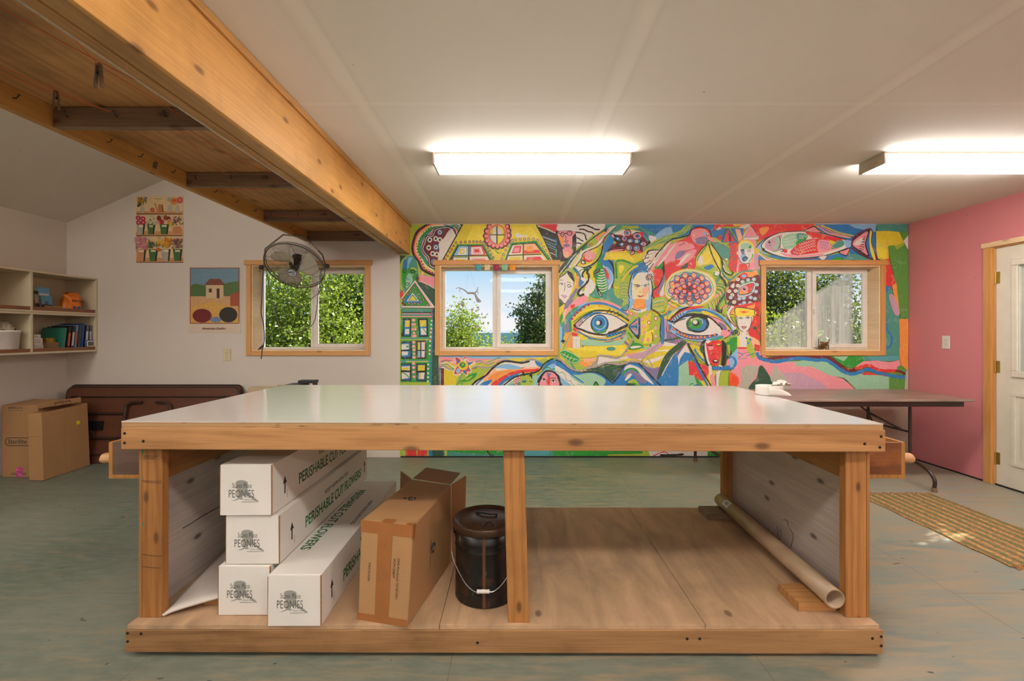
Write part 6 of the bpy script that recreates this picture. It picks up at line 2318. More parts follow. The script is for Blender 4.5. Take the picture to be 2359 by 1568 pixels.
MB().lathe([(0.0075, -0.027), (0.0085, -0.024), (0.008, -0.01), (0.0088, 0.0), (0.008, 0.01), (0.0085, 0.024), (0.0075, 0.027)], (-0.003, -0.149, 0.083), 12, axis='X').build('bail_grip', M['white_plastic'], p, local=True, smooth=True)

# ------------------------------------------------------------------ wood blocks, paper tube, white bundle
M['block'] = m_wood('offcut_wood', 'c08a54', '9a6a3a', 'X', knots=0.2, stain=0.3)
M['block_dirty'] = m_wood('dirty_offcut_wood', '8c745e', '6e5a48', 'X', knots=0.2, stain=0.3)
def block(label, x0, x1, y0, y1, mat, h=0.036):
    o = MB().box(-(x1 - x0) / 2, (x1 - x0) / 2, -(y1 - y0) / 2, (y1 - y0) / 2, 0, h).build('wood_offcut', mat, bevel=0.002)
    o.location = ((x0 + x1) / 2, (y0 + y1) / 2, DZ1 + 0.0005)
    return tag(o, label, 'wood block', 'lumber offcuts used as spacers on the deck')
block('orange-brown lumber offcut under the near open end of the paper tube', 1.193, 1.352, 1.910, 2.060, M['block'])
block('grey-brown lumber offcut under the far end of the paper tube', 1.208, 1.368, 2.850, 2.985, M['block_dirty'])
block('lumber offcut propping up the folded white sheet beside the stack of boxes', -1.335, -1.232, 1.955, 2.06, M['block'], 0.0235)
def tube_mat():
    t = NT('kraft_tube')
    n = t.noise(t.coords(), 6, 4)
    col = t.mix(t.ramp(n, [(0.35, 0.0), (0.7, 1.0)]), hexc('a08468'), hexc('b39878'))
    return t.done(col, 0.42)
M['kraft'] = tube_mat()
ta, tb = Vector((1.316, 1.866, DZ1 + 0.0375 + 0.0400)), Vector((1.352, 2.984, DZ1 + 0.0375 + 0.0400))
tz = thing('paper_tube', 'long cardboard tube lying along the right end panel on two offcuts', 'tube', ta)
def hollow(a, b_, ro, ri, n=36):
    m_ = MB(); t = (b_ - a).normalized(); up = Vector((0, 0, 1)); s = t.cross(up).normalized(); up = s.cross(t)
    R = []
    for (pt, r) in ((a, ri), (a, ro), (b_, ro), (b_, ri)):
        R.append([m_.bm.verts.new(pt + (up * math.cos(2 * math.pi * k / n) + s * math.sin(2 * math.pi * k / n)) * r) for k in range(n)])
    for i in range(4):
        A_, B2 = R[i], R[(i + 1) % 4]
        for k in range(n): m_.bm.faces.new((A_[k], A_[(k + 1) % n], B2[(k + 1) % n], B2[k]))
    return m_
o = hollow(ta, tb, 0.0392, 0.0355).build('tube_wall', M['kraft'], tz, smooth=False)
for q in o.data.polygons: q.use_smooth = len(q.vertices) == 4 and abs(q.normal.y) < 0.5
# barcode sticker, curved to the tube
M['sticker'] = m_plain('white_sticker', 'd8d4d0', 0.5)
def on_tube(y, ang, r):
    f = (y - ta.y) / (tb.y - ta.y); cpt = ta.lerp(tb, f)
    return Vector((cpt.x - r * math.sin(ang), cpt.y, cpt.z + r * math.cos(ang)))
g = MB(); g.grid(lambda a, b_: on_tube(2.80 + a * 0.075, math.radians(10 + 62 * b_), 0.0396), 2, 6)
g.build('sticker', M['sticker'], tz)
g = MB()
for k in range(7): g.grid(lambda a, b_: on_tube(2.815 + k * 0.006 + a * 0.003, math.radians(24 + 30 * b_), 0.0399), 1, 3)
g.build('sticker_bars', M['black_ink'], tz)

M['paper_white'] = m_plain('white_paper_sheet', 'dcd2c8', 0.45, var=0.04)
def sheet(a, b_):
    # a: left..right, b: front..back
    xl0 = -1.4445; 
    yfront = 1.868 + a * 0.085
    x = (xl0 - 0.004 * 0) + a * (0.205)
    y = yfront + b_ * (0.95 - 0.1 * a)
    z = DZ1 + 0.008 + 0.034 * a ** 0.6 + 0.09 * b_ * (1 - 0.3 * a) + 0.018 * math.sin(b_ * 9 + a * 2) * b_ * (1 - b_) + 0.010 * math.sin(a * 7 + b_ * 3) * b_
    x += -0.055 * min(1, b_ * 1.2) * (1 - a)
    return Vector((max(x, -1.512), y, z))
sh = MB().grid(sheet, 12, 20).build('paper_bundle', M['paper_white'], None, smooth=True, solid=0.011)
tag(sh, 'folded white sheet bundle lying on the deck against the left end panel', 'sheet')

# ------------------------------------------------------------------ roll of flagging tape on the bench top
M['tissue'] = m_plain('white_tape_roll', 'e4ddd4', 0.55, var=0.03)
rc = Vector((PX(1772, 2.66), 2.66, 0)); rc.z = topz(rc.x, rc.y) + 0.0008
r_ = thing('tape_roll', 'white roll of plastic flagging with a loose crumpled tail on the bench top corner', 'roll', rc)
MB().lathe([(0.022, 0.002), (0.070, 0.0), (0.072, 0.003), (0.072, 0.048), (0.070, 0.051), (0.022, 0.050), (0.020, 0.048), (0.020, 0.004), (0.022, 0.002)], (0, 0, 0), 36, cap=False).build('roll_body', M['tissue'], r_, local=True, smooth=False)
MB().lathe([(0.0195, 0.003), (0.0195, 0.047)], (0, 0, 0), 20, cap=False).build('roll_core', M['card_in'], r_, local=True)
rr = random.Random(4)
def crumple(a, b_):
    return Vector((0.020 + 0.085 * a + 0.008 * math.sin(b_ * 8), -0.035 + 0.06 * b_, 0.054 + 0.026 * math.sin(a * 3.0) * (0.6 + 0.4 * math.sin(b_ * 6 + a * 9)) + 0.006 * math.sin(a * 21 + b_ * 5)))
MB().grid(crumple, 16, 10).build('loose_tail', M['tissue'], r_, local=True, smooth=True, solid=0.0015)
def ribbon(a, b_):
    x = -0.04 + 0.115 * a; y = -0.066 - 0.022 * math.sin(a * 2.4)
    return Vector((x, y - 0.012 * a * (1 - b_), 0.003 + (0.044 - 0.036 * a * a) * b_))
MB().grid(ribbon, 14, 3).build('loose_ribbon', M['tissue'], r_, local=True, smooth=True, solid=0.001)
# ================================================================== LEFT WALL CUBBIES
M['shelf'] = m_plain('cream_melamine', 'cbbd9f', 0.45, var=0.03)
M['oak_lip'] = m_wood('oak_veneer_lip', '8c5a3c', '5f3824', 'Y', knots=0, stain=0.2, wave=0.6)
XF = -4.356
def cubby(label, z0, z1):
    t = thing('wall_cubby', label, 'shelf', (LX, 3.9, z0), group='two stacked wall cubby units')
    y1 = WY - 0.004; y0 = 1.6; e = 0.018
    xb = LX + 0.001
    MB().box(xb, XF, y0, y1, z0, z0 + e).build('bottom_board', M['shelf'], t, bevel=0.001)
    MB().box(xb, XF, y0, y1, z1 - e, z1).build('top_board', M['shelf'], t, bevel=0.001)
    for yy in (y1, 4.117, 3.49, 2.86, 2.23, y0 + e):
        MB().box(xb, XF, yy - e, yy, z0 + e + 0.0003, z1 - e - 0.0003).build('divider', M['shelf'], t, bevel=0.001)
    MB().box(xb, xb + 0.006, y0 + e, y1 - e, z0 + e + 0.0003, z1 - e - 0.0003).build('back_board', M['shelf'], t)
    for a, b in ((4.1175, y1 - e - 0.0005), (3.4905, 4.0985), (2.8605, 3.4715), (2.2305, 2.8415)):
        MB().box(XF - 0.020, XF - 0.004, a, b, z0 + e + 0.0005, z0 + e + 0.032).build('oak_lip', M['oak_lip'], t, bevel=0.001)
    return t
ZL, ZM, ZT = 1.107, 1.487, 1.867
cubby('lower cream wall cubby unit holding books and a white bucket', ZL, ZM - 0.001)
cubby('upper cream wall cubby unit holding brochures and an orange bag', ZM + 0.001, ZT)
SL, SU = ZL + 0.0185, ZM + 0.0195
def book(label, y, x0, x1, th, h, hx, lean=0.0, z=SL, group='books standing in the lower cubby', spine=None):
    t = thing('book', label, 'book', (x0, y, z), rot=(lean, 0, 0), group=group)
    cm = m_plain('book_cover', hx, 0.4)
    w = x1 - x0
    c_ = MB(); c_.box(0, w, 0, 0.002, 0, h); c_.box(0, w, th - 0.002, th, 0, h); c_.box(w - 0.002, w, 0.002, th - 0.002, 0, h)
    c_.build('cover', cm, t, local=True)
    MB().box(0.003, w - 0.0022, 0.0022, th - 0.0022, 0.002, h - 0.003).build('pages', M['paper_white'], t, local=True)
    if spine:
        MB().box(w + 0.0001, w + 0.0006, 0.003, th - 0.003, h * 0.2, h * 0.75).build('spine_print', m_plain('spine', spine, 0.4), t, local=True)
    return t
# a row of leaning books, from the dark ones by the end panel back towards the divider
bk = [(4.690, 0.030, 0.255, '3e3c4c', 0.02, 'grey-violet spiral-bound manual nearest the end panel of the lower cubby', 'b8b8c0', 'spiral'),
      (4.645, 0.030, 0.255, '34363c', 0.10, 'dark spiral-bound manual with a grey coil, second from the end panel', 'c8c8cc', 'spiral'),
      (4.600, 0.022, 0.270, '1f4f8c', 0.14, 'tall bright blue binder among the books', None, None),
      (4.565, 0.026, 0.262, '3c4048', 0.16, 'dark grey book beside the tall blue binder', None, None),
      (4.532, 0.020, 0.255, '6a8ab0', 0.17, 'pale blue and rust book in the middle of the row', 'b04a2c', None),
      (4.495, 0.026, 0.245, '22201f', 0.18, 'black book with white spine lettering', 'b8b4b0', None),
      (4.455, 0.026, 0.235, '2c2420', 0.18, 'dark book with an orange flame picture on its spine', 'c05a28', None),
      (4.410, 0.024, 0.225, '2f7a66', 0.19, 'teal green book, last leaning one before the gold boxes', None, None)]
for y, th, h, hx, lean, lab, sp, kind in bk:
    b_ = book(lab, y, -4.60, -4.385, th, h, hx, -lean * 0.6, spine=sp)
    if kind:
        m_ = MB()
        for k in range(22): m_.lathe([(0.0045, 0), (0.0045, 0.004)], (0.218, th / 2, 0.012 + k * 0.011), 8)
        m_.build('coil', M['chrome'], b_, local=True)
# framed picture at the end
fp = thing('picture_card', 'small framed card with a cream border leaning in front of the spiral manuals', 'picture', (-4.372, 4.63, SL + 0.034))
MB().box(0, 0.004, 0, 0.095, 0, 0.062).build('card_border', m_plain('card_blue', '5a5aa0', 0.5), fp, local=True)
MB().box(0.0042, 0.006, 0.018, 0.1, -0.006, 0.052).build('card_mat', M['paper_white'], fp, local=True)
MB().box(0.0062, 0.007, 0.028, 0.09, 0.002, 0.044).build('card_image', m_plain('card_image', '5c6448', 0.5, var=0.4, scale=90), fp, local=True)
fp.location.z = SL + 0.04
# brown open box of gold packets
gb = thing('packet_box', 'small brown box full of gold packets in the lower cubby', 'box', (-4.53, 4.300, SL))
m_ = MB(); W_, D2, Hh = 0.12, 0.105, 0.085
m_.box(0, W_, 0, 0.003, 0, Hh); m_.box(0, W_, D2 - 0.003, D2, 0, Hh); m_.box(0, 0.003, 0.003, D2 - 0.003, 0, Hh); m_.box(W_ - 0.003, W_, 0.003, D2 - 0.003, 0, Hh); m_.box(0.003, W_ - 0.003, 0.003, D2 - 0.003, 0, 0.003)
m_.build('open_box', M['card_in'], gb, local=True)
M['gold'] = m_plain('gold_foil', 'c09a3c', 0.25, 0.8, var=0.3, scale=60)
for k in range(5):
    MB().box(0.02, 0.10, 0.008 + k * 0.018, 0.020 + k * 0.018, 0.0035, 0.125 - 0.004 * (k % 2)).build('packet', M['gold'], gb, local=True)
# stack of white marked boxes
for k, (h_, wd, txt) in enumerate(((0.062, 0.085, 'GATE\nCARDS'), (0.062, 0.078, 'RING\nCOUNTS'), (0.034, 0.060, 'LABELS'))):
    z_ = SL + (0, 0.0625, 0.125)[k]
    t = thing('small_white_box', ('bottom one', 'middle one', 'top one')[k] + ' of three small white hand-lettered boxes beside the cubby divider', 'box', (-4.555, 4.205, z_), group='small white boxes stacked in the lower cubby')
    MB().box(0, 0.115, 0, wd, 0, h_ - 0.0005).build('box_body', M['paper_white'], t, local=True, bevel=0.001)
    m_ = MB(); rr = random.Random(k)
    for row in range(2 if h_ > 0.05 else 1):
        y_ = 0.008
        while y_ < wd - 0.02:
            z0 = h_ - 0.024 - row * 0.02
            m_.tube([(0.1154, y_, z0), (0.1154, y_ + 0.004, z0 + 0.009 * rr.random() + 0.003), (0.1154, y_ + 0.009, z0 + 0.002)], 0.0011, 4); y_ += 0.013
    m_.build('marker_writing', M['black_ink'], t, local=True)
# white bucket
wbk = thing('white_bucket', 'white plastic bucket with a crumpled clear bag on top, in the lower cubby', 'bucket', (-4.478, 3.975, SL))
MB().lathe([(0.095, 0.0), (0.099, 0.004), (0.112, 0.178), (0.117, 0.180), (0.117, 0.196), (0.110, 0.197), (0.106, 0.19), (0.094, 0.01)], (0, 0, 0), 36, cap=False).lathe([(0.094, 0.003), (0.001, 0.003)], n=36, cap=False).build('bucket_body', M['white_plastic'], wbk, local=True, smooth=True)
bag = MB(); rr = random.Random(11)
bag.grid(lambda a, b_: Vector((0.095 * (1 - b_ * 0.9) * math.cos(a * 6.283) , 0.095 * (1 - b_ * 0.9) * math.sin(a * 6.283), 0.19 + 0.075 * math.sin(b_ * 1.6) + 0.014 * math.sin(a * 31 + b_ * 8) + 0.012 * math.sin(a * 50 - b_ * 13))), 36, 8)
bg = bag.build('clear_bag', m_plain('cloudy_plastic_bag', 'a89c88', 0.25), None, smooth=True)
bg.location = wbk.location; tag(bg, 'crumpled cloudy plastic bag stuffed in the top of the white bucket', 'bag')
# brochures
def card(label, y0, y1, z0, z1, x, hx, extra=None, name='brochure'):
    t = thing(name, label, 'brochure', (x, (y0 + y1) / 2, z0), rot=(0, -0.10, 0), group='brochures in the upper cubby')
    h_ = z1 - z0; w = (y1 - y0) / 2
    MB().box(0, 0.003, -w, w, 0, h_).build('cover', m_plain('brochure_cover', hx, 0.35), t, local=True)
    for (a, b_, c_, d_, hx2) in (extra or []):
        MB().box(0.0032, 0.0038, -w + a * 2 * w, -w + b_ * 2 * w, c_ * h_, d_ * h_).build('cover_print', m_plain('brochure_print', hx2, 0.4), t, local=True)
    return t
hold = thing('brochure_holder', 'beige desktop brochure tray in the upper cubby', 'holder', (-4.45, 4.33, SU))
MB().box(-0.10, 0.05, -0.068, 0.10, 0.0, 0.004).box(0.046, 0.05, -0.068, 0.10, 0.0042, 0.05).build('tray', M['card2'], hold, local=True)
card('tall sky-blue brochure with a white title band at the back of the tray', 4.305, 4.425, SU + 0.005, 1.735, -4.505, '6ab0d8', [(0.15, 0.9, 0.66, 0.74, 'e8e4e0'), (0, 1, 0, 0.56, 'ddd6c8')])
card('teal brochure picturing a mountain and boats at the front of the tray', 4.305, 4.408, SU + 0.005, 1.655, -4.470, '58a0b8', [(0, 1, 0, 0.4, '1f2226'), (0.3, 0.62, 0.4, 0.62, '6a5a88'), (0.1, 0.4, 0.18, 0.34, 'd8d4cc'), (0.55, 0.85, 0.1, 0.3, '7a2c2c')])
card('cream and black leaflet peeking out beside the cubby divider', 4.266, 4.302, SU + 0.005, 1.705, -4.490, 'b8ac98', [(0, 1, 0.78, 0.96, '1f1f22'), (0, 1, 0.0, 0.35, '3a2c30')])
# orange bag
def bagf(a, b_):
    th = a * 2 * math.pi
    r1, r2 = 0.060, 0.088
    top = b_
    sx = r1 * (1 - 0.75 * max(0, top - 0.72) / 0.28); sy = r2 * (1 - 0.10 * top)
    wob = 0.008 * math.sin(th * 3 + b_ * 5) + 0.004 * math.sin(th * 7)
    z = 0.185 * b_ + (0.012 * math.sin(th * 2 + 1) if b_ > 0.9 else 0)
    return Vector(((sx + wob) * math.cos(th), (sy + wob) * math.sin(th) - 0.01 * b_, z))
ob = thing('snack_bag', 'crumpled bright orange food bag in the upper cubby', 'bag', (-4.45, 4.575, SU + 0.0003))
MB().grid(bagf, 28, 12).build('bag_body', m_plain('orange_bag', 'e0761c', 0.35, var=0.12, scale=9), ob, local=True, smooth=True)
lettering('Baking Seed', (0.062, -0.062, 0.105), (0, 1, 0), (-0.1, 0, 1), 0.020, 0.125, M['black_ink'], None, 'bag_lettering', 0.02).parent = ob
MB().box(0.069, 0.0705, 0.03, 0.062, 0.006, 0.034).build('price_label', M['paper_white'], ob, local=True)
M['bag_blue'] = m_plain('bag_blue', '2c5aa0', 0.4)
MB().lathe([(0.016, 0), (0.016, 0.001)], (0.070, -0.045, 0.045), 14, axis='X').lathe([(0.014, 0), (0.014, 0.001)], (0.070, 0.0, 0.045), 14, axis='X').build('bag_picture', M['bag_blue'], ob, local=True)

# ================================================================== CARTONS ON THE FLOOR
c1 = thing('cardboard_box', 'large brown storage carton with open flaps in the far left corner', 'box', (-4.45, 4.3, 0))
X0c, X1c, Y0c, Y1c, HZ = -4.612, -4.285, 4.095, 4.50, 0.645
m_ = MB(); e = 0.005
m_.box(X0c, X1c, Y0c, Y0c + e, 0.001, HZ); m_.box(X0c, X1c, Y1c - e, Y1c, 0.001, HZ); m_.box(X0c, X0c + e, Y0c + e, Y1c - e, 0.001, HZ); m_.box(X1c - e, X1c, Y0c + e, Y1c - e, 0.001, HZ); m_.box(X0c + e, X1c - e, Y0c + e, Y1c - e, 0.001, 0.006)
m_.build('carton_body', M['card2'], c1, bevel=0.003)
MB().hexa([(X0c, Y0c, HZ + 0.0005), (X1c - 0.02, Y0c, HZ + 0.0005), (X1c - 0.05, Y0c + 0.24, HZ + 0.012), (X0c + 0.02, Y0c + 0.26, HZ + 0.02),
           (X0c, Y0c, HZ + 0.0045), (X1c - 0.02, Y0c, HZ + 0.0045), (X1c - 0.05, Y0c + 0.24, HZ + 0.016), (X0c + 0.02, Y0c + 0.26, HZ + 0.024)]).build('open_flap', M['card2'], c1)
MB().hexa([(X1c - 0.001, Y0c, HZ + 0.0005), (-4.150, Y0c - 0.14, 0.640), (-4.150, Y1c - 0.15, 0.648), (X1c - 0.001, Y1c - 0.05, HZ + 0.0005),
           (X1c - 0.001, Y0c, HZ + 0.0045), (-4.150, Y0c - 0.14, 0.644), (-4.150, Y1c - 0.15, 0.652), (X1c - 0.001, Y1c - 0.05, HZ + 0.0045)]).build('open_flap', M['card2'], c1)
MB().box(-4.1495, -4.146, Y0c - 0.14, Y1c - 0.15, 0.640, 0.686).build('folded_flap_edge', M['card2'], c1)
lettering('#1932-6 Pc.', (-4.146, 4.10, 0.655), (0, 1, 0), (0, 0, 1), 0.022, 0.16, M['black_ink'], c1, 'carton_lettering', 0.02)
lettering('#1932-6 Pc.', (PX(20, Y0c), Y0c, PZ(941, Y0c)), (1, 0, 0), (0, 0, 1), 0.016, 0.130, M['black_ink'], c1, 'carton_lettering', 0.02)
lettering('66 QT CONTAINERS', (PX(20, Y0c), Y0c, PZ(946, Y0c)), (1, 0, 0), (0, 0, 1), 0.008, 0.130, M['black_ink'], c1, 'carton_lettering')
# brand roundel outline and word
def roundrect(x0, x1, z0, z1, r, y, tr, mat, parent, name):
    P = []
    for cx, cz, a0 in ((x1 - r, z1 - r, 0), (x0 + r, z1 - r, 90), (x0 + r, z0 + r, 180), (x1 - r, z0 + r, 270)):
        for k in range(6):
            a = math.radians(a0 + 18 * k); P.append(Vector((cx + r * math.cos(a), y, cz + r * math.sin(a))))
    return MB().tube(P, tr, 5, closed=True).build(name, mat, parent)
xa, xb = PX(12.5, Y0c), PX(66, Y0c)
za, zb_ = PZ(1026, Y0c), PZ(1008, Y0c)
roundrect(xa, xb + 0.02, za, zb_, (zb_ - za) / 2 - 0.001, Y0c - 0.0005, 0.0028, M['black_ink'], c1, 'logo_outline')
o = lettering('Sterilite', (xa + 0.022, Y0c, za + 0.018), (1, 0, 0), (0.12, 0, 1), 0.040, 0.168, M['black_ink'], c1, 'carton_lettering', 0.01)
MB().box(PX(37.5, Y0c), PX(52, Y0c), Y0c - 0.0012, Y0c - 0.0003, PZ(1098, Y0c), PZ(1076, Y0c)).build('pink_tape', m_plain('pink_patterned_tape', 'c8508c', 0.4, var=0.5, scale=50), c1)
for k in (0, 1):
    MB().box(PX(26, Y0c), PX(60, Y0c), Y0c - 0.0009, Y0c - 0.0003, PZ(1090 + 3 * k, Y0c), PZ(1089 + 3 * k, Y0c)).build('printed_rule', M['black_ink'], c1)

c2 = thing('cardboard_box', 'flat upright brown carton with a small yellow sticker, leaning beside the storage carton', 'box', (-4.2, 4.2, 0))
bx = [(-4.268, 3.998, 0.001), (-4.133, 3.988, 0.001), (-4.160, 4.462, 0.001), (-4.283, 4.462, 0.001),
      (-4.285, 4.002, 0.588), (-4.150, 3.990, 0.594), (-4.182, 4.458, 0.613), (-4.305, 4.460, 0.613)]
MB().hexa(bx).build('carton_body', M['card'], c2, bevel=0.006)
cc_ = c; c = c2
RT2 = (bx[1], bx[2], bx[6], bx[5]); FR2 = (bx[0], bx[1], bx[5], bx[4])
patch(RT2, 0.72, 0.80, 0.70, 0.755, 0.0008, m_plain('yellow_sticker', 'e0d020', 0.5), 'price_sticker')
patch(RT2, 0.46, 0.48, 0.0, 1.0, 0.0006, M['clear_tape']); patch(RT2, 0.0, 1.0, 0.60, 0.604, 0.0006, M['card_in'], 'crease')
patch(FR2, 0.0, 1.0, 0.655, 0.66, 0.0006, M['card_in'], 'crease'); patch(RT2, 0.0, 0.2, 0.90, 0.985, 0.0005, M['clear_tape'])
c = cc_

# ================================================================== FOLDED TABLES AGAINST THE WALL
M['brown_board'] = m_plain('brown_hardboard', '5c3420', 0.5, var=0.12, scale=6)
M['brown_top'] = m_plain('brown_laminate', '6e4226', 0.35, var=0.08)
M['table_steel'] = m_plain('brown_table_steel', '3c2a24', 0.4, 0.2)
M['black_edge'] = m_plain('black_vinyl_edge', '2a2220', 0.45)
def folded_table(label, x0, x1, ybot, ytop, h, legs, col):
    """stands on its long edge and leans on the wall; local x along the wall, z up the board"""
    ang = math.atan2(ytop - ybot, h)
    t = thing('folding_table', label, 'table', (x0, ybot, 0.001), rot=(-ang, 0, 0), group='folding tables leaning in the left corner')
    L = x1 - x0; r = 0.055
    def rr_(ins):
        P = []
        for cx, cz, a0 in ((L - r, h - r, 0), (r, h - r, 90), (r, r, 180), (L - r, r, 270)):
            for k in range(7):
                a = math.radians(a0 + 15 * k); P.append(Vector((cx + (r - ins) * math.cos(a), 0, cz + (r - ins) * math.sin(a))))
        return P
    MB().prism(rr_(0.004), (0, 0.017, 0)).build('tabletop', col, t, local=True)
    P = rr_(0.0)
    q = MB()
    q.tube([p_ + Vector((0, 0.0085, 0)) for p_ in P], 0.010, 6, closed=True); q.build('edge_band', M['black_edge'], t, local=True)
    a = MB()
    a.box(0.075, L - 0.075, -0.030, -0.0005, h - 0.095, h - 0.088); a.box(0.075, L - 0.075, -0.030, -0.0005, 0.088, 0.095)
    a.box(0.075, 0.082, -0.030, -0.0005, 0.0955, h - 0.0955); a.box(L - 0.082, L - 0.075, -0.030, -0.0005, 0.0955, h - 0.0955)
    a.build('apron', M['table_steel'], t, local=True)
    if legs:
        for s, xc in ((1, L * 0.42), (-1, L * 0.58)):
            # folded U leg: cross tube near the hinge, legs run toward the middle and bend
            xh = 0.25 if s > 0 else L - 0.25
            zt_, zb2 = h - 0.20, 0.20
            n_ = MB()
            f = MB(); f.tube([(xh, -0.02, zt_ - 0.06), (xc - s * 0.10, -0.022, zt_ - 0.06)], 0.0125, 8); f.tube([(xh, -0.02, zb2 + 0.05), (xc - s * 0.10, -0.022, zb2 + 0.05)], 0.0125, 8)
            f.build('leg_tube', M['table_steel'], t, local=True)
            pts = [(xc + s * 0.07, -0.032, h - 0.150), (xc - s * 0.02, -0.034, h - 0.150), (xc - s * 0.075, -0.034, h - 0.18), (xc - s * 0.085, -0.034, h - 0.24), (xc - s * 0.085, -0.034, 0.24), (xc - s * 0.075, -0.034, 0.18), (xc - s * 0.02, -0.034, 0.15), (xc + s * 0.07, -0.032, 0.150)]
            MB().tube(catmull(pts), 0.0135, 10).build('foot_tube', M['table_steel'], t, local=True)
            MB().box(xh + s * 0.02, xh + s * 0.17, -0.024, -0.001, h / 2 - 0.05, h / 2 + 0.04).build('hinge_bracket', M['black_metal'], t, local=True)
            MB().tube([(xh, -0.012, h / 2 - 0.06), (xh + s * 0.1, -0.020, h / 2 + 0.10), (xh + s * 0.14, -0.022, h / 2 + 0.125)], 0.004, 6).tube([(xh, -0.012, h / 2 + 0.06), (xh + s * 0.1, -0.020, h / 2 - 0.10), (xh + s * 0.14, -0.022, h / 2 - 0.125)], 0.004, 6).build('brace', M['table_steel'], t, local=True)
        fb = MB()
        for xx in (0.12, L - 0.12):
            fb.box(xx - 0.012, xx + 0.012, -0.034, -0.0305, h - 0.115, h - 0.085)
        fb.build('corner_bracket', M['black_metal'], t, local=True)
    return t
folded_table('brown folding table leaning with its underside and folded legs towards the room', -4.55, -2.805, 4.52, 4.632, 0.752, True, M['brown_board'])
folded_table('brown folding table standing behind the one with the legs, only its rim showing', -4.616, -2.824, 4.672, 4.728, 0.755, False, M['brown_top'])
M['beige_plastic'] = m_plain('beige_plastic', 'b8a280', 0.45)
ft = thing('folding_table', 'beige plastic table top standing against the wall right of the brown folding tables', 'table', (PX(564, 4.66), 4.62, 0.001), rot=(-0.12, 0, 0), group='folding tables leaning in the left corner')
Lb, hb, r = 0.62, 0.752, 0.05
P = []
for cx, cz, a0 in ((Lb - r, hb - r, 0), (r, hb - r, 90), (r, r, 180), (Lb - r, r, 270)):
    for k in range(6):
        a = math.radians(a0 + 18 * k); P.append(Vector((cx + r * math.cos(a), 0, cz + r * math.sin(a))))
MB().prism(P, (0, 0.03, 0)).build('tabletop', M['beige_plastic'], ft, local=True, bevel=0.004)
MB().box(0.30, 0.5, 0.010, 0.020, hb - 0.004, hb + 0.012).build('carry_strap', m_plain('orange_wood', 'b4843c', 0.6), ft, local=True)

# black toolbox lids showing over the bench top
tb_ = thing('tool_case', 'black ribbed tool case with a handle standing on a stool behind the workbench', 'case', (PX(690, 4.2), 4.2, 0.0))
z0 = PZ(884, 4.2)
st = thing('stool', 'plain wooden stool behind the workbench carrying the black tool case', 'stool', (PX(692, 4.2), 4.25, 0.0))
MB().box(-0.16, 0.16, -0.14, 0.14, 0.43, 0.455).build('seat', M['block'], st, local=True, bevel=0.004)
for sx in (-1, 1):
    for sy in (-1, 1):
        MB().hexa([(sx * 0.14 - 0.015, sy * 0.12 - 0.015, 0), (sx * 0.14 + 0.015, sy * 0.12 - 0.015, 0), (sx * 0.14 + 0.015, sy * 0.12 + 0.015, 0), (sx * 0.14 - 0.015, sy * 0.12 + 0.015, 0),
                   (sx * 0.11 - 0.015, sy * 0.09 - 0.015, 0.4295), (sx * 0.11 + 0.015, sy * 0.09 - 0.015, 0.4295), (sx * 0.11 + 0.015, sy * 0.09 + 0.015, 0.4295), (sx * 0.11 - 0.015, sy * 0.09 + 0.015, 0.4295)]).build('leg', M['block'], st, local=True)
MB().hexa([(-0.12, -0.07, 0.456), (0.05, -0.07, 0.456), (0.05, 0.12, 0.456), (-0.12, 0.12, 0.456),
           (-0.110, -0.06, z0 - 0.0), (0.045, -0.06, z0), (0.045, 0.10, z0), (-0.110, 0.10, z0)]).build('case_body', M['black'], tb_, local=True, bevel=0.006)
hd = MB(); z1_ = PZ(877, 4.2)
hd.box(0.052, 0.066, -0.02, 0.06, z0 - 0.10, z1_ - 0.020); hd.box(0.128, 0.142, -0.02, 0.06, z0 - 0.10, z1_ - 0.020); hd.box(-0.002, 0.146, -0.03, 0.07, z1_ - 0.0195, z1_ + 0.006)
hd.box(0.052, 0.142, -0.02, 0.06, 0.456, z0 - 0.1005)
hd.build('case_handle', M['black'], tb_, local=True, bevel=0.003)

# ================================================================== LONG TABLE AT THE RIGHT
def tt_mat():
    t = NT('worn_brown_laminate')
    n = t.noise(t.coords((0.5, 3, 1)), 6, 5)
    col = t.mix(t.ramp(n, [(0.4, 0.0), (0.7, 1.0)]), hexc('806a5c'), hexc('9a8474'))
    return t.done(col, 0.32, spec=0.6)
M['tt'] = tt_mat()
TX0, TX1, TY0, TY1, TZ = 1.44, 3.885, 3.815, 4.54, 0.740
lt = thing('folding_table', 'long brown folding table set up against the mural wall behind the workbench', 'table', (2.66, 4.18, 0))
P = []; r = 0.04
for cx, cy, a0 in ((TX1 - r, TY1 - r, 0), (TX0 + r, TY1 - r, 90), (TX0 + r, TY0 + r, 180), (TX1 - r, TY0 + r, 270)):
    for k in range(6):
        a = math.radians(a0 + 18 * k); P.append(Vector((cx + r * math.cos(a), cy + r * math.sin(a), TZ - 0.020)))
MB().prism(P, (0, 0, 0.020)).build('tabletop', M['tt'], lt, bevel=0.005)
a = MB(); i_ = 0.085
a.box(TX0 + i_, TX1 - i_, TY0 + 0.03, TY0 + 0.038, TZ - 0.065, TZ - 0.0205); a.box(TX0 + i_, TX1 - i_, TY1 - 0.038, TY1 - 0.03, TZ - 0.065, TZ - 0.0205)
a.box(TX0 + i_, TX0 + i_ + 0.008, TY0 + 0.0385, TY1 - 0.0385, TZ - 0.065, TZ - 0.0205); a.box(TX1 - i_ - 0.008, TX1 - i_, TY0 + 0.0385, TY1 - 0.0385, TZ - 0.065, TZ - 0.0205)
a.build('apron', M['table_steel'], lt)
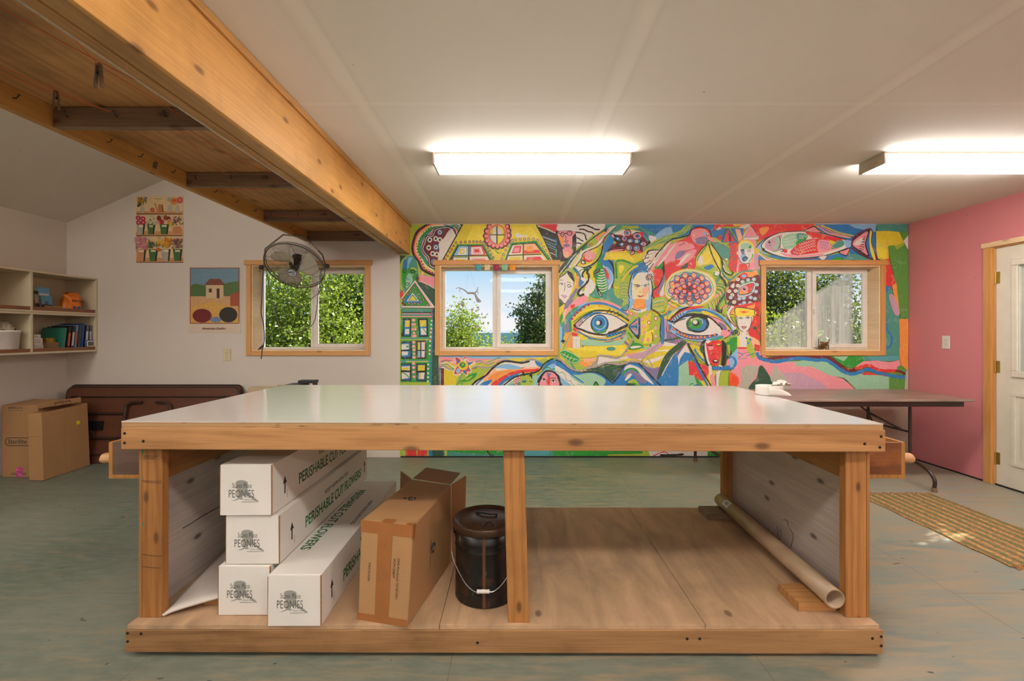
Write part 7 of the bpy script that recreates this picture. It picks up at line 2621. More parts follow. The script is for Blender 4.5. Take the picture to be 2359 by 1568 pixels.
def leg_pair(xh, s):
    # wishbone: a tube down from the top at xh splitting into two curved feet
    for yy, sy in ((TY0 + 0.13, -1), (TY1 - 0.13, 1)):
        pts = [(xh, yy, TZ - 0.028), (xh, yy, 0.30), (xh, yy + sy * 0.0, 0.20)]
        MB().tube(pts, 0.0135, 10).build('leg', M['table_steel'], lt)
    # foot bar curving outwards at the ends
    zf = 0.17
    pts = [(xh, TY0 - 0.10, 0.03), (xh, TY0 - 0.10, 0.10), (xh, TY0 - 0.04, zf - 0.01), (xh, TY0 + 0.10, zf + 0.03), (xh, (TY0 + TY1) / 2, zf + 0.035), (xh, TY1 - 0.10, zf + 0.03), (xh, TY1 + 0.03, zf - 0.01), (xh, TY1 + 0.06, 0.10), (xh, TY1 + 0.06, 0.03)]
    MB().tube(catmull(pts), 0.0145, 10).build('foot_bar', M['table_steel'], lt)
    for yy in (TY0 - 0.10, TY1 + 0.06):
        MB().lathe([(0.020, 0.0), (0.020, 0.032), (0.017, 0.034)], (xh, yy, 0.0), 14).build('foot_cap', m_plain('brown_foot_cap', '7a6048', 0.6), lt)
    MB().tube([(xh - s * 0.35, (TY0 + TY1) / 2, TZ - 0.03), (xh - s * 0.18, (TY0 + TY1) / 2, TZ - 0.17), (xh - s * 0.004, (TY0 + TY1) / 2 - 0.17, TZ - 0.30)], 0.009, 8).tube([(xh - s * 0.18, (TY0 + TY1) / 2, TZ - 0.17), (xh - s * 0.004, (TY0 + TY1) / 2 + 0.17, TZ - 0.30)], 0.009, 8).build('brace', M['table_steel'], lt)
    MB().tube([(xh, TY0 + 0.13, TZ - 0.30), (xh, TY1 - 0.13, TZ - 0.30)], 0.009, 8).build('cross_bar', M['table_steel'], lt)
leg_pair(3.43, 1); leg_pair(1.83, -1)

# ================================================================== RUG
def rug_mat():
    t = NT('woven_jute')
    tc = t.node('ShaderNodeTexCoord'); sp = t.node('ShaderNodeSeparateXYZ'); t.link(tc.outputs['Object'], sp.inputs[0])
    wv = t.n.new('ShaderNodeTexWave'); wv.bands_direction = 'X'; wv.inputs['Scale'].default_value = 4.6; wv.inputs['Distortion'].default_value = 0.6; wv.inputs['Detail'].default_value = 2
    t.link(t.coords(), wv.inputs['Vector'])
    base = t.ramp(wv.outputs['Fac'], [(0.0, hexc('6a6640')), (0.4, hexc('84724a')), (0.75, hexc('a47c4c')), (0.95, hexc('c49458'))])
    n = t.noise(t.coords((1, 0.35, 1)), 120, 2)
    base = t.mix(t.ramp(n, [(0.42, 0.0), (0.6, 0.7)]), base, hexc('5c5a34'))
    n2 = t.noise(t.coords((1, 0.4, 1), loc=(3, 3, 3)), 90, 2)
    base = t.mix(t.ramp(n2, [(0.6, 0.0), (0.66, 0.8)]), base, hexc('c26a4a'))
    t.bump(n, 0.8, 0.004)
    return t.done(base, 0.9)
M['rug'] = rug_mat()
M['rug_fringe'] = m_plain('jute_fringe', 'b07a48', 0.9, var=0.3, scale=60)
rg = thing('jute_rug', 'orange and olive striped woven rug runner on the floor by the door', 'rug', (3.05, 3.08, 0))
def rugf(a, b_):
    x = 2.752 + 0.595 * a; y = 2.52 + 1.12 * b_
    return Vector((x + 0.006 * math.sin(b_ * 19), y, 0.009 + 0.0022 * abs(math.sin(a * 3.1416 * 14)) + 0.001 * math.sin(b_ * 60)))
m_ = MB(); m_.grid(rugf, 84, 30); m_.build('rug_weave', M['rug'], rg, smooth=True)
for s in (0, 1): MB().tube([rugf(s, k / 30) - Vector((0, 0, 0.004)) for k in range(31)], 0.006, 6).build('rug_edge', M['rug'], rg)
m_ = MB(); rr = random.Random(2)
for side, yy, s in ((0, 2.522, -1), (1, 3.64, 1)):
    for k in range(44):
        x = 2.755 + 0.59 * k / 43
        p0 = Vector((x, yy, 0.008)); p1 = p0 + Vector((rr.uniform(-.012, .012), s * rr.uniform(.012, .022), rr.uniform(0, .012))); p2 = p1 + Vector((rr.uniform(-.015, .015), s * rr.uniform(.008, .02), -p1.z + 0.004))
        m_.tube([p0, p1, p2], 0.003, 4)
m_.build('fringe', M['rug_fringe'], rg)

# ================================================================== OUTLETS
M['ivory'] = m_plain('ivory_plate', 'cfc09a', 0.4)
M['beige'] = m_plain('beige_plate', 'c8a078', 0.4)
M['plate_white'] = m_plain('white_plate', 'd8d2c8', 0.4)
def outlet(label, x, z, mat, wall='back'):
    if wall == 'back': t = thing('wall_outlet', label, 'outlet', (x, WY, z), rotz=0)
    else: t = thing('wall_outlet', label, 'outlet', (RX, x, z), rotz=math.radians(-90))
    off = -0.0045 if wall == 'back' else -0.0005
    MB().box(-0.038, 0.038, off - 0.005, off, -0.062, 0.062).build('cover_plate', mat, t, local=True, bevel=0.002)
    for s in (-1, 1):
        r = MB(); r.lathe([(0.0165, 0), (0.0165, 0.0015)], (0, off - 0.0068, s * 0.0195), 16, axis='Y'); r.build('receptacle', mat, t, local=True)
        q = MB(); y_ = off - 0.0072
        q.box(-0.0075, -0.0055, y_ - 0.0004, y_, s * 0.0195, s * 0.0195 + 0.008); q.box(0.0055, 0.0075, y_ - 0.0004, y_, s * 0.0195, s * 0.0195 + 0.007); q.box(-0.002, 0.002, y_ - 0.0004, y_, s * 0.0195 - 0.009, s * 0.0195 - 0.005)
        q.build('slots', M['black_metal'], t, local=True)
    return t
outlet('ivory outlet on the white wall between poster and window', PX(523.5, WY), PZ(817, WY), M['ivory'])
outlet('white outlet in the mural below the left painted eye', PX(1327.5, WY), PZ(788.5, WY), M['plate_white'])
outlet('tan outlet in the mural on the chest of the hat wearer', PX(1709.5, WY), PZ(788, WY), M['beige'])
_y = RX * F_PX / (2180 - U0)
outlet('white outlet on the pink wall above the long table', _y, PZ(788, _y), M['plate_white'], 'right')

# ================================================================== POSTERS
def poster_pt(u, v, k=0): return Vector((PX(u, WY), WY - 0.004 - k * 0.0003, PZ(v, WY)))
M['poster_paper'] = m_plain('poster_paper', 'd8b98c', 0.5, var=0.04)
class Flat:
    """flat printed shapes on one sheet"""
    def __init__(s, parent, fr, base): s.p = parent; s.fr = fr; s.k = base; s.by = {}
    def P(s, hx, txt, closed=False):
        u0, v0, sc = s.fr; pts = [tuple(map(float, q.split(','))) for q in txt.split()]
        P = [poster_pt(u0 + a / sc, v0 + b / sc, s.k) for a, b in pts]
        if closed: P = catmull(P, True, 4)
        s.k += 0.12
        s.by.setdefault(hx, []).append(P)
    def E(s, hx, x, y, rx, ry=None, n=12):
        ry = ry or rx
        s.P(hx, ' '.join('%.1f,%.1f' % (x + rx * math.cos(6.2832 * i / n), y + ry * math.sin(6.2832 * i / n)) for i in range(n)))
    def build(s, name='printed_image'):
        m_ = MB(); mats = []
        for i, (hx, L) in enumerate(s.by.items()):
            mats.append(m_plain('print_' + hx, hx, 0.45, var=0.08, scale=40))
            for P in L:
                vs = [m_.bm.verts.new(p) for p in P]
                for tri in tessellate_polygon([P]):
                    try: f = m_.bm.faces.new([vs[j] for j in tri]); f.material_index = i
                    except ValueError: pass
        return m_.build(name, mats, s.p)
pf = thing('flower_poster', 'poster of potted flowers on three painted shelves, high on the white wall', 'poster', (PX(368, WY), WY, PZ(528, WY)))
a_, b_ = at(314, 452, WY), at(422.5, 604, WY)
MB().box(a_.x, b_.x, WY - 0.0038, WY - 0.0008, b_.z, a_.z).build('paper_sheet', M['poster_paper'], pf)
F = Flat(pf, (310, 440, 9.225), 1)
F.P('c98e5a', '45,430 1030,430 1030,480 45,480'); F.P('3a2a22', '45,480 1030,480 1030,498 45,498')
F.P('c98e5a', '40,855 1030,855 1030,940 40,940'); F.P('3a2a22', '40,940 1030,940 1030,958 40,958')
F.P('c98e5a', '40,1420 1040,1420 1040,1510 45,1510'); F.P('3a2a22', '45,1508 1040,1508 1040,1520 45,1520')
F.P('e0c48c', '400,125 640,130 640,215 400,210'); F.P('7a6040', '420,160 620,165 620,175 420,170'); F.P('7a6040', '470,190 560,192 560,198 470,196')
def pot(x0, x1, z0, z1, hx, lab=True):
    F.P(hx, '%d,%d %d,%d %d,%d %d,%d' % (x0, z0, x1, z0, x1 - 30, z1, x0 + 30, z1))
    F.P('2c2a20', '%d,%d %d,%d %d,%d %d,%d' % (x1 - 40, z0, x1, z0, x1 - 30, z1, x1 - 60, z1))
    if lab: F.P('e4d8b0', '%d,%d %d,%d %d,%d %d,%d' % (x0 + 50, z0 + 20, x1 - 50, z0 + 20, x1 - 50, z0 + 55, x0 + 50, z0 + 55))
pot(50, 235, 710, 925, 'a8a494'); pot(270, 450, 710, 920, '3f6a34'); pot(540, 740, 705, 920, '3f6a34')
F.E('c08058', 915, 830, 108, 80); F.P('c08058', '840,750 1000,750 980,790 860,790')
pot(40, 255, 1240, 1495, 'c48a60'); pot(305, 505, 1235, 1490, '3f6a34'); pot(570, 775, 1235, 1490, 'a8a494'); pot(820, 1025, 1235, 1485, '3f6a34')
F.P('b0a890', '150,340 210,340 225,420 200,465 150,465 128,420', True); F.P('b4ac98', '740,290 780,290 820,380 800,440 720,440 705,380', True); F.P('b4ac98', '900,290 930,290 975,400 960,450 880,450 865,400', True)
F.P('b8763e', '515,285 605,285 625,450 500,450'); F.P('b8763e', '425,265 455,265 505,430 490,450'); F.P('7a4828', '590,285 605,285 630,450 600,450')
rr = random.Random(5)
def blooms(cx, cy, w, h, n, r, cols, leaves=6):
    for k in range(leaves):
        x, y = cx + rr.uniform(-w, w), cy + rr.uniform(-h * .3, h)
        F.P('3a5a30', '%d,%d %d,%d %d,%d' % (x, y, x + rr.uniform(-60, 60), y - rr.uniform(20, 70), x + 25, y + 15))
    for k in range(n): F.E(rr.choice(cols), cx + rr.uniform(-w, w), cy + rr.uniform(-h, h), r * rr.uniform(.6, 1.1), n=8)
blooms(160, 200, 75, 85, 16, 26, ['a87818', '8a6a14', 'b88a20'], 12); blooms(230, 160, 30, 60, 4, 22, ['2c3a5c', 'a898a8'], 3); blooms(110, 290, 40, 30, 3, 26, ['2c3a5c'], 4)
blooms(330, 400, 60, 20, 0, 20, ['b83c3c'], 6); F.E('c84c44', 395, 405, 45, 50, 8); F.E('d8a070', 395, 400, 14)
blooms(740, 180, 50, 50, 7, 32, ['6a98a0', '88acb0'], 6); F.E('d4843c', 850, 215, 90, 75, 9); F.E('c8502c', 850, 205, 45, 30, 8); F.E('c04c54', 975, 195, 65, 68, 9); F.E('cc7a50', 980, 195, 28)
for x, y in ((90, 570), (190, 590), (100, 670), (200, 670)): F.E('b02c48', x, y, 58, 52, 7); F.E('d8a0a0', x, y, 18)
blooms(350, 620, 95, 90, 18, 24, ['d0ccb0', 'b8bca0', 'c8c8a4'], 14)
for x, y, hx in ((530, 580, '7a2418'), (670, 570, '8a4a1c'), (740, 600, '7a2418'), (590, 660, 'a42424'), (745, 650, 'd0885c'), (790, 710, 'c8a81c')): F.E(hx, x, y, 44, 60, 8)
F.E('c89090', 600, 540, 25, 30); F.E('c89494', 500, 670, 40, 35); blooms(920, 630, 95, 95, 22, 17, ['8a4058', '7a3450', 'a06078'], 16)
blooms(165, 1110, 125, 125, 46, 30, ['c07880', 'b86c78', 'c88c90'], 6); blooms(400, 1110, 90, 110, 0, 20, ['405a38'], 40)
blooms(660, 1100, 150, 105, 26, 34, ['d08c18', 'c87414', 'dca428'], 16); F.E('c05c1c', 530, 1245, 45, 40, 8); blooms(930, 1110, 95, 105, 34, 19, ['8a4c50', 'a0706c', '704040'], 20)
F.build()

pg = thing('framed_poster', 'poster with a country picture and a red caption below it on the white wall', 'poster', (PX(494, WY), WY, PZ(690, WY)))
a_, b_ = at(435, 613, WY), at(555, 767, WY)
M['poster_white'] = m_plain('poster_margin', 'd0bea8', 0.5, var=0.02)
pm = MB(); pm.grid(lambda s, t: Vector((a_.x + (b_.x - a_.x) * s, WY - 0.003 - 0.004 * max(0, (abs(s - .5) * 2) ** 6) * max(0, t - .5) * 2, a_.z + (b_.z - a_.z) * t)), 16, 8)
pm.build('paper_sheet', M['poster_white'], pg, smooth=True)
F = Flat(pg, (290, 430, 4.479), 4)
# a plain country scene stands in for the picture
F.P('8a4038', '664,835 1175,835 1175,1412 664,1412'); F.P('6a8a9c', '672,842 1166,842 1166,1060 672,1060'); F.P('4c6a34', '672,1020 720,1000 780,1010 860,1035 980,1010 1080,985 1166,975 1166,1180 672,1180')
F.P('c89c6c', '672,1130 1166,1130 1166,1404 672,1404'); F.P('d0a050', '672,1240 900,1180 1166,1250 1166,1404 672,1404')
F.P('ccb088', '830,1010 1010,1010 1010,1150 830,1150'); F.P('7a4034', '810,1015 870,950 975,950 1030,1015')
F.P('4a2a28', '860,1050 890,1050 890,1090 860,1090'); F.P('4a2a28', '940,1050 970,1050 970,1150 940,1150')
F.P('a04a2c', '1080,1110 1166,1080 1166,1230 1080,1230')
F.E('722024', 790, 1330, 100, 72, 16); F.E('2c2622', 1060, 1320, 95, 80, 16); F.E('70809c', 930, 1370, 60, 30, 12)
F.build()
lettering('American Gothic', (PX(466.5, WY), WY - 0.0075, PZ(758.5, WY)), (1, 0, 0), (0, 0, 1), 0.022, PX(521, WY) - PX(466.5, WY), m_plain('caption_red', '7a2420', 0.6), pg, 'caption', 0.02)

# ================================================================== SILL JAR, FLAGS, MOBILE
M['nuts'] = m_plain('walnut_pieces', '8a5c28', 0.6, var=0.3, scale=60)
jx = PX(1896, 4.83)
SZ = OZ0 + 0.012
j = thing('jar', 'small clear jar of nuts on the right window sill', 'jar', (jx, 4.82, SZ + 0.0005))
M['jar_glass'] = m_glass('jar_glass', (0.93, 0.95, 0.94))
MB().lathe([(0.040, 0.0), (0.046, 0.004), (0.047, 0.085), (0.050, 0.088), (0.050, 0.112), (0.046, 0.114)], (0, 0, 0), 28).build('jar_body', M['jar_glass'], j, local=True, smooth=True)
m_ = MB(); rr = random.Random(9)
for k in range(90):
    a = rr.uniform(0, 6.28); q = 0.036 * math.sqrt(rr.random()); z_ = rr.uniform(0.012, 0.078)
    bmesh.ops.create_icosphere(m_.bm, subdivisions=1, radius=rr.uniform(0.006, 0.009), matrix=Matrix.Translation((q * math.cos(a), q * math.sin(a), z_)) @ Matrix.Diagonal((1.3, 0.8, 0.9, 1)))
tag(m_.build('nuts', M['nuts'], j, local=True), kind='stuff')

M['string'] = m_plain('thin_string', '6a6058', 0.8)
flags = [(1102.5, '4a9aa4'), (1122.5, 'c8ba90'), (1143, '8c2c44'), (1162.5, '8ab890'), (1181, 'e08c20')]
names = ['teal', 'cream', 'dark red', 'pale green', 'orange']
FYY = WY - 0.034
for (u, hx), nm in zip(flags, names):
    x = PX(u, FYY); z1_ = OZ1 + 0.004
    def ff(a, b_, x=x): return Vector((x - 0.030 + 0.060 * a, FYY + 0.003 * math.sin(a * 7 + b_ * 3), z1_ - 0.062 * b_ + 0.002 * math.sin(a * 9)))
    o = MB().grid(ff, 8, 6).build('paper_flag', m_plain('flag_' + hx, hx, 0.7, var=0.12, scale=90), None, smooth=True, solid=0.001)
    tag(o, nm + ' paper flag of the little bunting over the middle window', 'flag', 'paper flags over the middle window')
xs_ = [PX(u, FYY) for u in (1085, 1102, 1122, 1143, 1162, 1181, 1200)]
st_ = MB().tube([(x, FYY - 0.0022, OZ1 + 0.005 + (0.004 if i in (0, 6) else 0)) for i, x in enumerate(xs_)], 0.0012, 5).build('bunting_string', M['string'])
tag(st_, 'thin string carrying the five paper flags across the window head', 'string')

M['driftwood'] = m_plain('bleached_driftwood', 'a89c98', 0.8, var=0.1)
MY = 4.83
def mp(x, y): return at(1020 + x / 9.8, 600 + y / 9.8, MY)
mo = thing('hanging_mobile', 'driftwood branch mobile with shells hanging in the left half of the middle window', 'mobile', mp(600, 140))
m_ = MB()
pts = [mp(*q) for q in ((295, 636), (340, 614), (395, 622), (470, 655), (530, 700), (580, 735), (640, 730), (700, 738), (740, 775), (770, 850), (810, 905), (865, 920))]
rad = [0.002, 0.0035, 0.0045, 0.005, 0.0065, 0.0105, 0.010, 0.011, 0.0105, 0.013, 0.0195, 0.006]
P = catmull(pts, n=4); R = []
for i in range(len(pts) - 1):
    for k in range(4): R.append(rad[i] + (rad[i + 1] - rad[i]) * k / 4)
R.append(rad[-1])
m_.tube(P, 0.005, 8, radii=R)
m_.tube([mp(710, 745), mp(755, 700), mp(785, 650), mp(795, 595)], 0.004, 8, radii=[0.008, 0.006, 0.0045, 0.003])
m_.tube([mp(398, 630), mp(378, 670), mp(360, 712)], 0.003, 6, radii=[0.0035, 0.003, 0.002])
m_.tube([mp(790, 690), mp(795, 730), mp(798, 765)], 0.003, 6, radii=[0.004, 0.003, 0.002])
m_.build('driftwood_branch', M['driftwood'], mo, smooth=True)
top = at(1081, 613.5, MY)
s_ = MB()
for e_ in ((510, 690), (745, 700)): s_.tube([top, mp(*e_)], 0.0006, 4)
drops = [(418, 640, 455, 1000), (660, 740, 665, 1105), (780, 900, 795, 1060), (795, 1060, 795, 1140), (760, 860, 765, 1485), (395, 640, 390, 1520), (455, 1000, 450, 1180), (665, 1105, 660, 1345), (765, 1280, 770, 1480)]
for x0, y0, x1, y1 in drops: s_.tube([mp(x0, y0), mp(x1, y1)], 0.0005, 4)
s_.build('threads', M['string'], mo)
for x, y, r in ((455, 1000, 0.020), (665, 1105, 0.014), (795, 1060, 0.013), (795, 1140, 0.006), (760, 1285, 0.014), (770, 1485, 0.018), (660, 1345, 0.010), (390, 1520, 0.009), (1160 - 800, 970, 0.010)):
    q = MB(); q.lathe([(0.0005, r * 0.9), (r * 0.7, r * 0.7), (r, 0.0), (r * 0.75, -r * 0.6), (0.0005, -r * 0.8)], (0, 0, 0), 14)
    for v_ in q.bm.verts: v_.co.y *= 0.35; v_.co += mp(x, y)
    q.build('shell', M['driftwood'], mo, smooth=True)

# ================================================================== FAN
M['fan_metal'] = m_plain('fan_grille_metal', '7c766a', 0.35, 0.6)
M['fan_blade'] = m_plain('fan_blade', 'd2cab6', 0.4, 0.0)
M['fan_dark'] = m_plain('fan_motor', '2e2c2a', 0.45)
fc = at(679, 614, 4.36)
TILT = math.radians(48)          # faces the room and the floor
# local frame: +Y = direction the fan faces; world facing = (0.06,-cos,-sin)
face = Vector((0.03, -math.cos(TILT), -math.sin(TILT))).normalized()
xa_ = Vector((1, 0, 0)); xa_ = (xa_ - face * xa_.dot(face)).normalized(); za_ = xa_.cross(face).normalized()
za_ = -za_ if za_.z < 0 else za_
fan = bpy.data.objects.new('hanging_fan', None); COL.objects.link(fan)
fan.location = fc; fan.empty_display_size = 0.05
tag(fan, 'grey wire-caged shop fan hanging on a bent steel yoke in front of the left window', 'fan')
def fl_(x, y, z): return fc + xa_ * x + face * y + za_ * z
RF = 0.272
m_ = MB()
for r, dep in ((RF, 0.0),):
    m_.tube([fl_(r * math.cos(a), dep, r * math.sin(a)) for a in [6.2832 * k / 56 for k in range(56)]], 0.0065, 8, closed=True)
m_.tube([fl_(RF * 0.985 * math.cos(a), -0.03, RF * 0.985 * math.sin(a)) for a in [6.2832 * k / 56 for k in range(56)]], 0.004, 6, closed=True)
m_.build('rim_ring', M['fan_metal'], fan)
for nm_, sg, D in (('front_grille', 1, 0.085), ('rear_grille', -1, 0.075)):
    m_ = MB()
    def dep(r): return sg * D * (1 - (r / RF) ** 2.2)
    for k in range(1, 17):
        r = 0.045 + (RF - 0.05) * k / 17
        m_.tube([fl_(r * math.cos(a), dep(r), r * math.sin(a)) for a in [6.2832 * q / 40 for q in range(40)]], 0.0011, 4, closed=True)
    for k in range(10):
        a = 6.2832 * k / 10 + 0.15
        m_.tube([fl_(r * math.cos(a), dep(r) + sg * 0.002, r * math.sin(a)) for r in [0.04 + (RF - 0.04) * q / 6 for q in range(7)]], 0.0018, 5)
    m_.build(nm_, M['fan_metal'], fan)
q = MB()
def ring_pts(r, y): return [fl_(r * math.cos(6.2832 * k / 28), y, r * math.sin(6.2832 * k / 28)) for k in range(28)]
def disc(m_, r, y0, y1):
    a = [m_.bm.verts.new(p_) for p_ in ring_pts(r, y0)]; b = [m_.bm.verts.new(p_) for p_ in ring_pts(r, y1)]
    m_.bm.faces.new(a); m_.bm.faces.new(b)
    for k in range(28): m_.bm.faces.new((a[k], a[(k + 1) % 28], b[(k + 1) % 28], b[k]))
disc(q, 0.045, 0.080, 0.090); q.build('badge_rim', M['fan_metal'], fan)
q = MB(); disc(q, 0.039, 0.0905, 0.092); q.build('badge', m_plain('badge_white', 'c8ccd4', 0.35), fan)
lettering('MAXX', fl_(-0.030, 0.0922, -0.001), xa_, za_, 0.022, 0.058, M['black_ink'], fan, 'badge_lettering', 0.03)
lettering('air', fl_(-0.005, 0.0922, -0.022), xa_, za_, 0.014, 0.028, m_plain('badge_blue', '2c5cb0', 0.4), fan, 'badge_lettering', 0.03)
q = MB(); disc(q, 0.060, -0.13, -0.02); q.build('motor', M['fan_dark'], fan, bevel=0.01)
q = MB(); disc(q, 0.035, -0.0195, 0.03); q.build('blade_hub', M['fan_dark'], fan)
for k, a0 in enumerate((105, 215, 350)):
    a0 = math.radians(a0)
    def bl_(s, t):
        r = 0.035 + 0.195 * s
        w_ = math.radians(80) * (0.35 + 0.75 * math.sin(math.pi * min(1, s * 0.82 + 0.12)))
        a = a0 + w_ * (t - 0.5) + 0.45 * s
        return fl_(r * math.cos(a), 0.022 - 0.055 * t + 0.01 * s, r * math.sin(a))
    MB().grid(bl_, 12, 8).build('fan_blade', M['fan_blade'], fan, smooth=True, solid=0.0015)
# yoke
pL, pR = fl_(-RF - 0.028, 0, 0), fl_(RF + 0.028, 0, 0)
yk = [at(611, 606, 4.36), at(611, 573, 4.40), at(652.5, 540.5, 4.44), at(678, 543, 4.45), at(703, 546, 4.44), at(743, 587, 4.40), at(743, 610, 4.37)]
yk[0] = Vector((pL.x + 0.006, pL.y, pL.z)); yk[-1] = Vector((pR.x - 0.006, pR.y, pR.z))
m_ = MB(); 
for a, b in zip(yk, yk[1:]): m_.tube([a, b], 0.0075, 6)
m_.build('yoke', M['fan_metal'], fan)
for s, pp_ in ((-1, pL), (1, pR)):
    q = MB(); q.lathe([(0.020, -0.02), (0.022, -0.01), (0.022, 0.008), (0.014, 0.016)], pp_ + Vector((s * 0.012, 0, 0)), 12, axis='X'); q.build('pivot_knob', M['fan_dark'], fan)
    q = MB(); q.tube([pp_, fl_(s * RF, 0, 0)], 0.006, 6); q.build('pivot_pin', M['fan_metal'], fan)
q = MB(); q.tube([at(678, 543, 4.45), at(678, 543, 4.45) + Vector((0.0, 0, 0.012))], 0.010, 8); q.build('mount_bolt', M['fan_dark'], fan)
q = MB(); q.tube([yk[4].lerp(yk[5], 0.35) + Vector((0, -0.0085, 0.0)), yk[4].lerp(yk[5], 0.75) + Vector((0, -0.0085, 0.0))], 0.004, 5); q.build('paper_tag', M['paper_white'], fan)
# cords
def cord(pts, r, mat, label, name='power_cord', y=4.34):
    P = [at(550 + a / 5.06, 530 + b_ / 5.06, y if len(q_) == 0 else q_[0]) for a, b_, *q_ in pts]
    return tag(MB().tube(catmull(P), r, 6).build(name, mat, None, smooth=True), label, 'cord')
M['cord_dark'] = m_plain('dark_blue_cord', '232838', 0.5)
M['cord_grey'] = m_plain('grey_cord', '5c5a54', 0.5)
pc_ = thing('power_cord', 'dark plug cord hanging straight down beside the left window jamb from the fan', 'cord', at(606, 616, 4.34))
P = [at(550 + a / 5.06, 530 + b_ / 5.06, 4.33) for a, b_ in ((288, 430), (278, 560), (270, 800), (262, 960), (285, 1080), (300, 1200), (300, 1290), (285, 1350), (272, 1400), (270, 1440), (262, 1500))]
MB().tube(catmull(P), 0.0045, 8).build('cord', M['cord_dark'], pc_, smooth=True)
pl_ = at(601, 800, 4.33)
MB().hexa([pl_ + Vector(v_) for v_ in ((-0.032, -0.008, -0.026), (-0.002, -0.008, -0.016), (-0.002, 0.008, -0.016), (-0.032, 0.008, -0.026), (0.010, -0.008, 0.020), (0.028, -0.008, 0.026), (0.028, 0.008, 0.026), (0.010, 0.008, 0.020))]).build('plug', M['black'], pc_, bevel=0.003)
cord([(322, 420), (330, 500), (345, 620), (380, 800), (430, 980), (480, 1110), (550, 1185), (640, 1195), (740, 1180), (830, 1130), (885, 1050), (910, 900), (930, 720), (950, 560), (962, 470)], 0.0038, M['cord_grey'], 'grey cord hanging in the large outer loop below the fan')
cord([(470, 520), (478, 640), (520, 740), (590, 830), (650, 880), (710, 895), (780, 865), (860, 790), (940, 720), (980, 640), (1000, 520), (1000, 480)], 0.0034, M['cord_grey'], 'grey cord hanging in the small inner loop below the fan', y=4.32)

# ================================================================== TWINE AND PEGS UNDER THE LOFT
M['twine'] = m_plain('orange_twine', 'c05a30', 0.7)
def twine(label, a, b, sag):
    a, b = Vector(a), Vector(b)
    P = []
    for k in range(15):
        t = k / 14; p_ = a.lerp(b, t); p_.z -= sag * 4 * t * (1 - t); P.append(p_)
    tag(MB().tube(P, 0.0016, 5).build('twine', M['twine'], None), label, 'string', 'orange twine lines under the loft')
ZN = 2.318
lines = [((-2.08, 1.22, ZN), (-1.86, 2.105, ZN), 0.03, 'leftmost orange twine line in the nearest loft bay'),
         ((-2.00, 0.40, ZN), (-1.86, 2.105, ZN), 0.05, 'orange twine with a frayed knot crossing the nearest loft bay'),
         ((-1.62, 0.80, ZN), (-1.42, 2.105, ZN), 0.05, 'orange twine near the beam in the nearest loft bay'),
         ((-1.64, 2.165, ZN), (-1.86, 2.965, ZN), 0.03, 'orange twine on the left in the second loft bay'),
         ((-1.62, 2.165, ZN), (-1.42, 2.965, ZN), 0.06, 'orange twine slanting across the second loft bay'),
         ((-1.38, 2.165, ZN), (-1.26, 2.99, ZN - .01), 0.05, 'orange twine close to the beam in the second loft bay'),
         ((-2.12, 3.20, ZN), (-1.26, 3.05, ZN), 0.025, 'orange twine strung across the third loft bay'),
         ((-2.12, 3.88, ZN), (-1.26, 3.55, ZN), 0.06, 'sagging orange twine before the last joist but one')]
for a, b, s, lab in lines: twine(lab, a, b, s)
tag(MB().tube([(-1.2445, 1.28, 2.13), (-1.300, 1.423, 2.134), (-1.56, 2.105, 2.314)], 0.0016, 5).build('twine', M['twine']), 'orange twine from the beam edge holding the hanging clothespeg', 'string', 'orange twine lines under the loft')
def peg(label, p_, tilt=(0, 0, 0)):
    t = thing('clothespeg', label, 'clothespeg', p_, rot=tilt)
    mt = m_plain('weathered_peg', '6c5440', 0.7)
    for s in (-1, 1):
        MB().hexa([(s * 0.0015, -0.005, 0), (s * 0.0065, -0.005, 0), (s * 0.0065, 0.005, 0), (s * 0.0015, 0.005, 0), (s * 0.008, -0.005, -0.075), (s * 0.013, -0.005, -0.075), (s * 0.013, 0.005, -0.075), (s * 0.008, 0.005, -0.075)]).build('peg_half', mt, t, local=True)
    MB().lathe([(0.004, -0.007), (0.004, 0.007)], (0, 0, -0.032), 8, axis='Y').build('spring', M['black_metal'], t, local=True)
    return t
def onl(u, v, y): return at(u, v, y)
peg('weathered clothespeg hanging from orange twine in the nearest loft bay', (-1.300, 1.423, 2.140))
peg('small pale clothespeg on the twine left of the larger hanging one', (-1.911, 1.897, 2.308), (0, 0, 1.2))
peg('dark clothespeg clipped on a nail of the loft rim board', (RIMX + 0.016, 2.717, 2.318), (0.45, 0, 1.57))
# ================================================================== OUTSIDE
M['grass'] = m_plain('rough_grass', '6a7a3c', 0.9, var=0.3, scale=4)
gd = MB().box(-40, 40, WY + WT, 60, -0.9, -0.4)
gd.box(RX + 0.2, 40, -20, WY + WT, -0.9, -0.4)
tag(gd.build('ground_outside', M['grass']), kind='structure')

def leaf_mat(name, hx, tr, hx2):
    t = NT(name)
    oi = t.node('ShaderNodeTexCoord')
    n = t.noise(oi.outputs['Object'], 9, 2)
    col = t.mix(t.ramp(n, [(0.35, 0.0), (0.65, 1.0)]), hexc(hx), hexc(hx2))
    d = t.node('ShaderNodeBsdfDiffuse'); t.link(col, d.inputs['Color'])
    tl = t.node('ShaderNodeBsdfTranslucent'); t.link(t.mix(0.35, col, hexc('c8d040')), tl.inputs['Color'])
    g = t.node('ShaderNodeBsdfGlossy'); g.inputs['Roughness'].default_value = 0.35
    m1 = t.node('ShaderNodeMixShader'); m1.inputs[0].default_value = tr
    t.link(d.outputs[0], m1.inputs[1]); t.link(tl.outputs[0], m1.inputs[2])
    m2 = t.node('ShaderNodeMixShader'); m2.inputs[0].default_value = 0.06
    t.link(m1.outputs[0], m2.inputs[1]); t.link(g.outputs[0], m2.inputs[2])
    t.link(m2.outputs[0], t.n['Material Output'].inputs['Surface'])
    return t.m
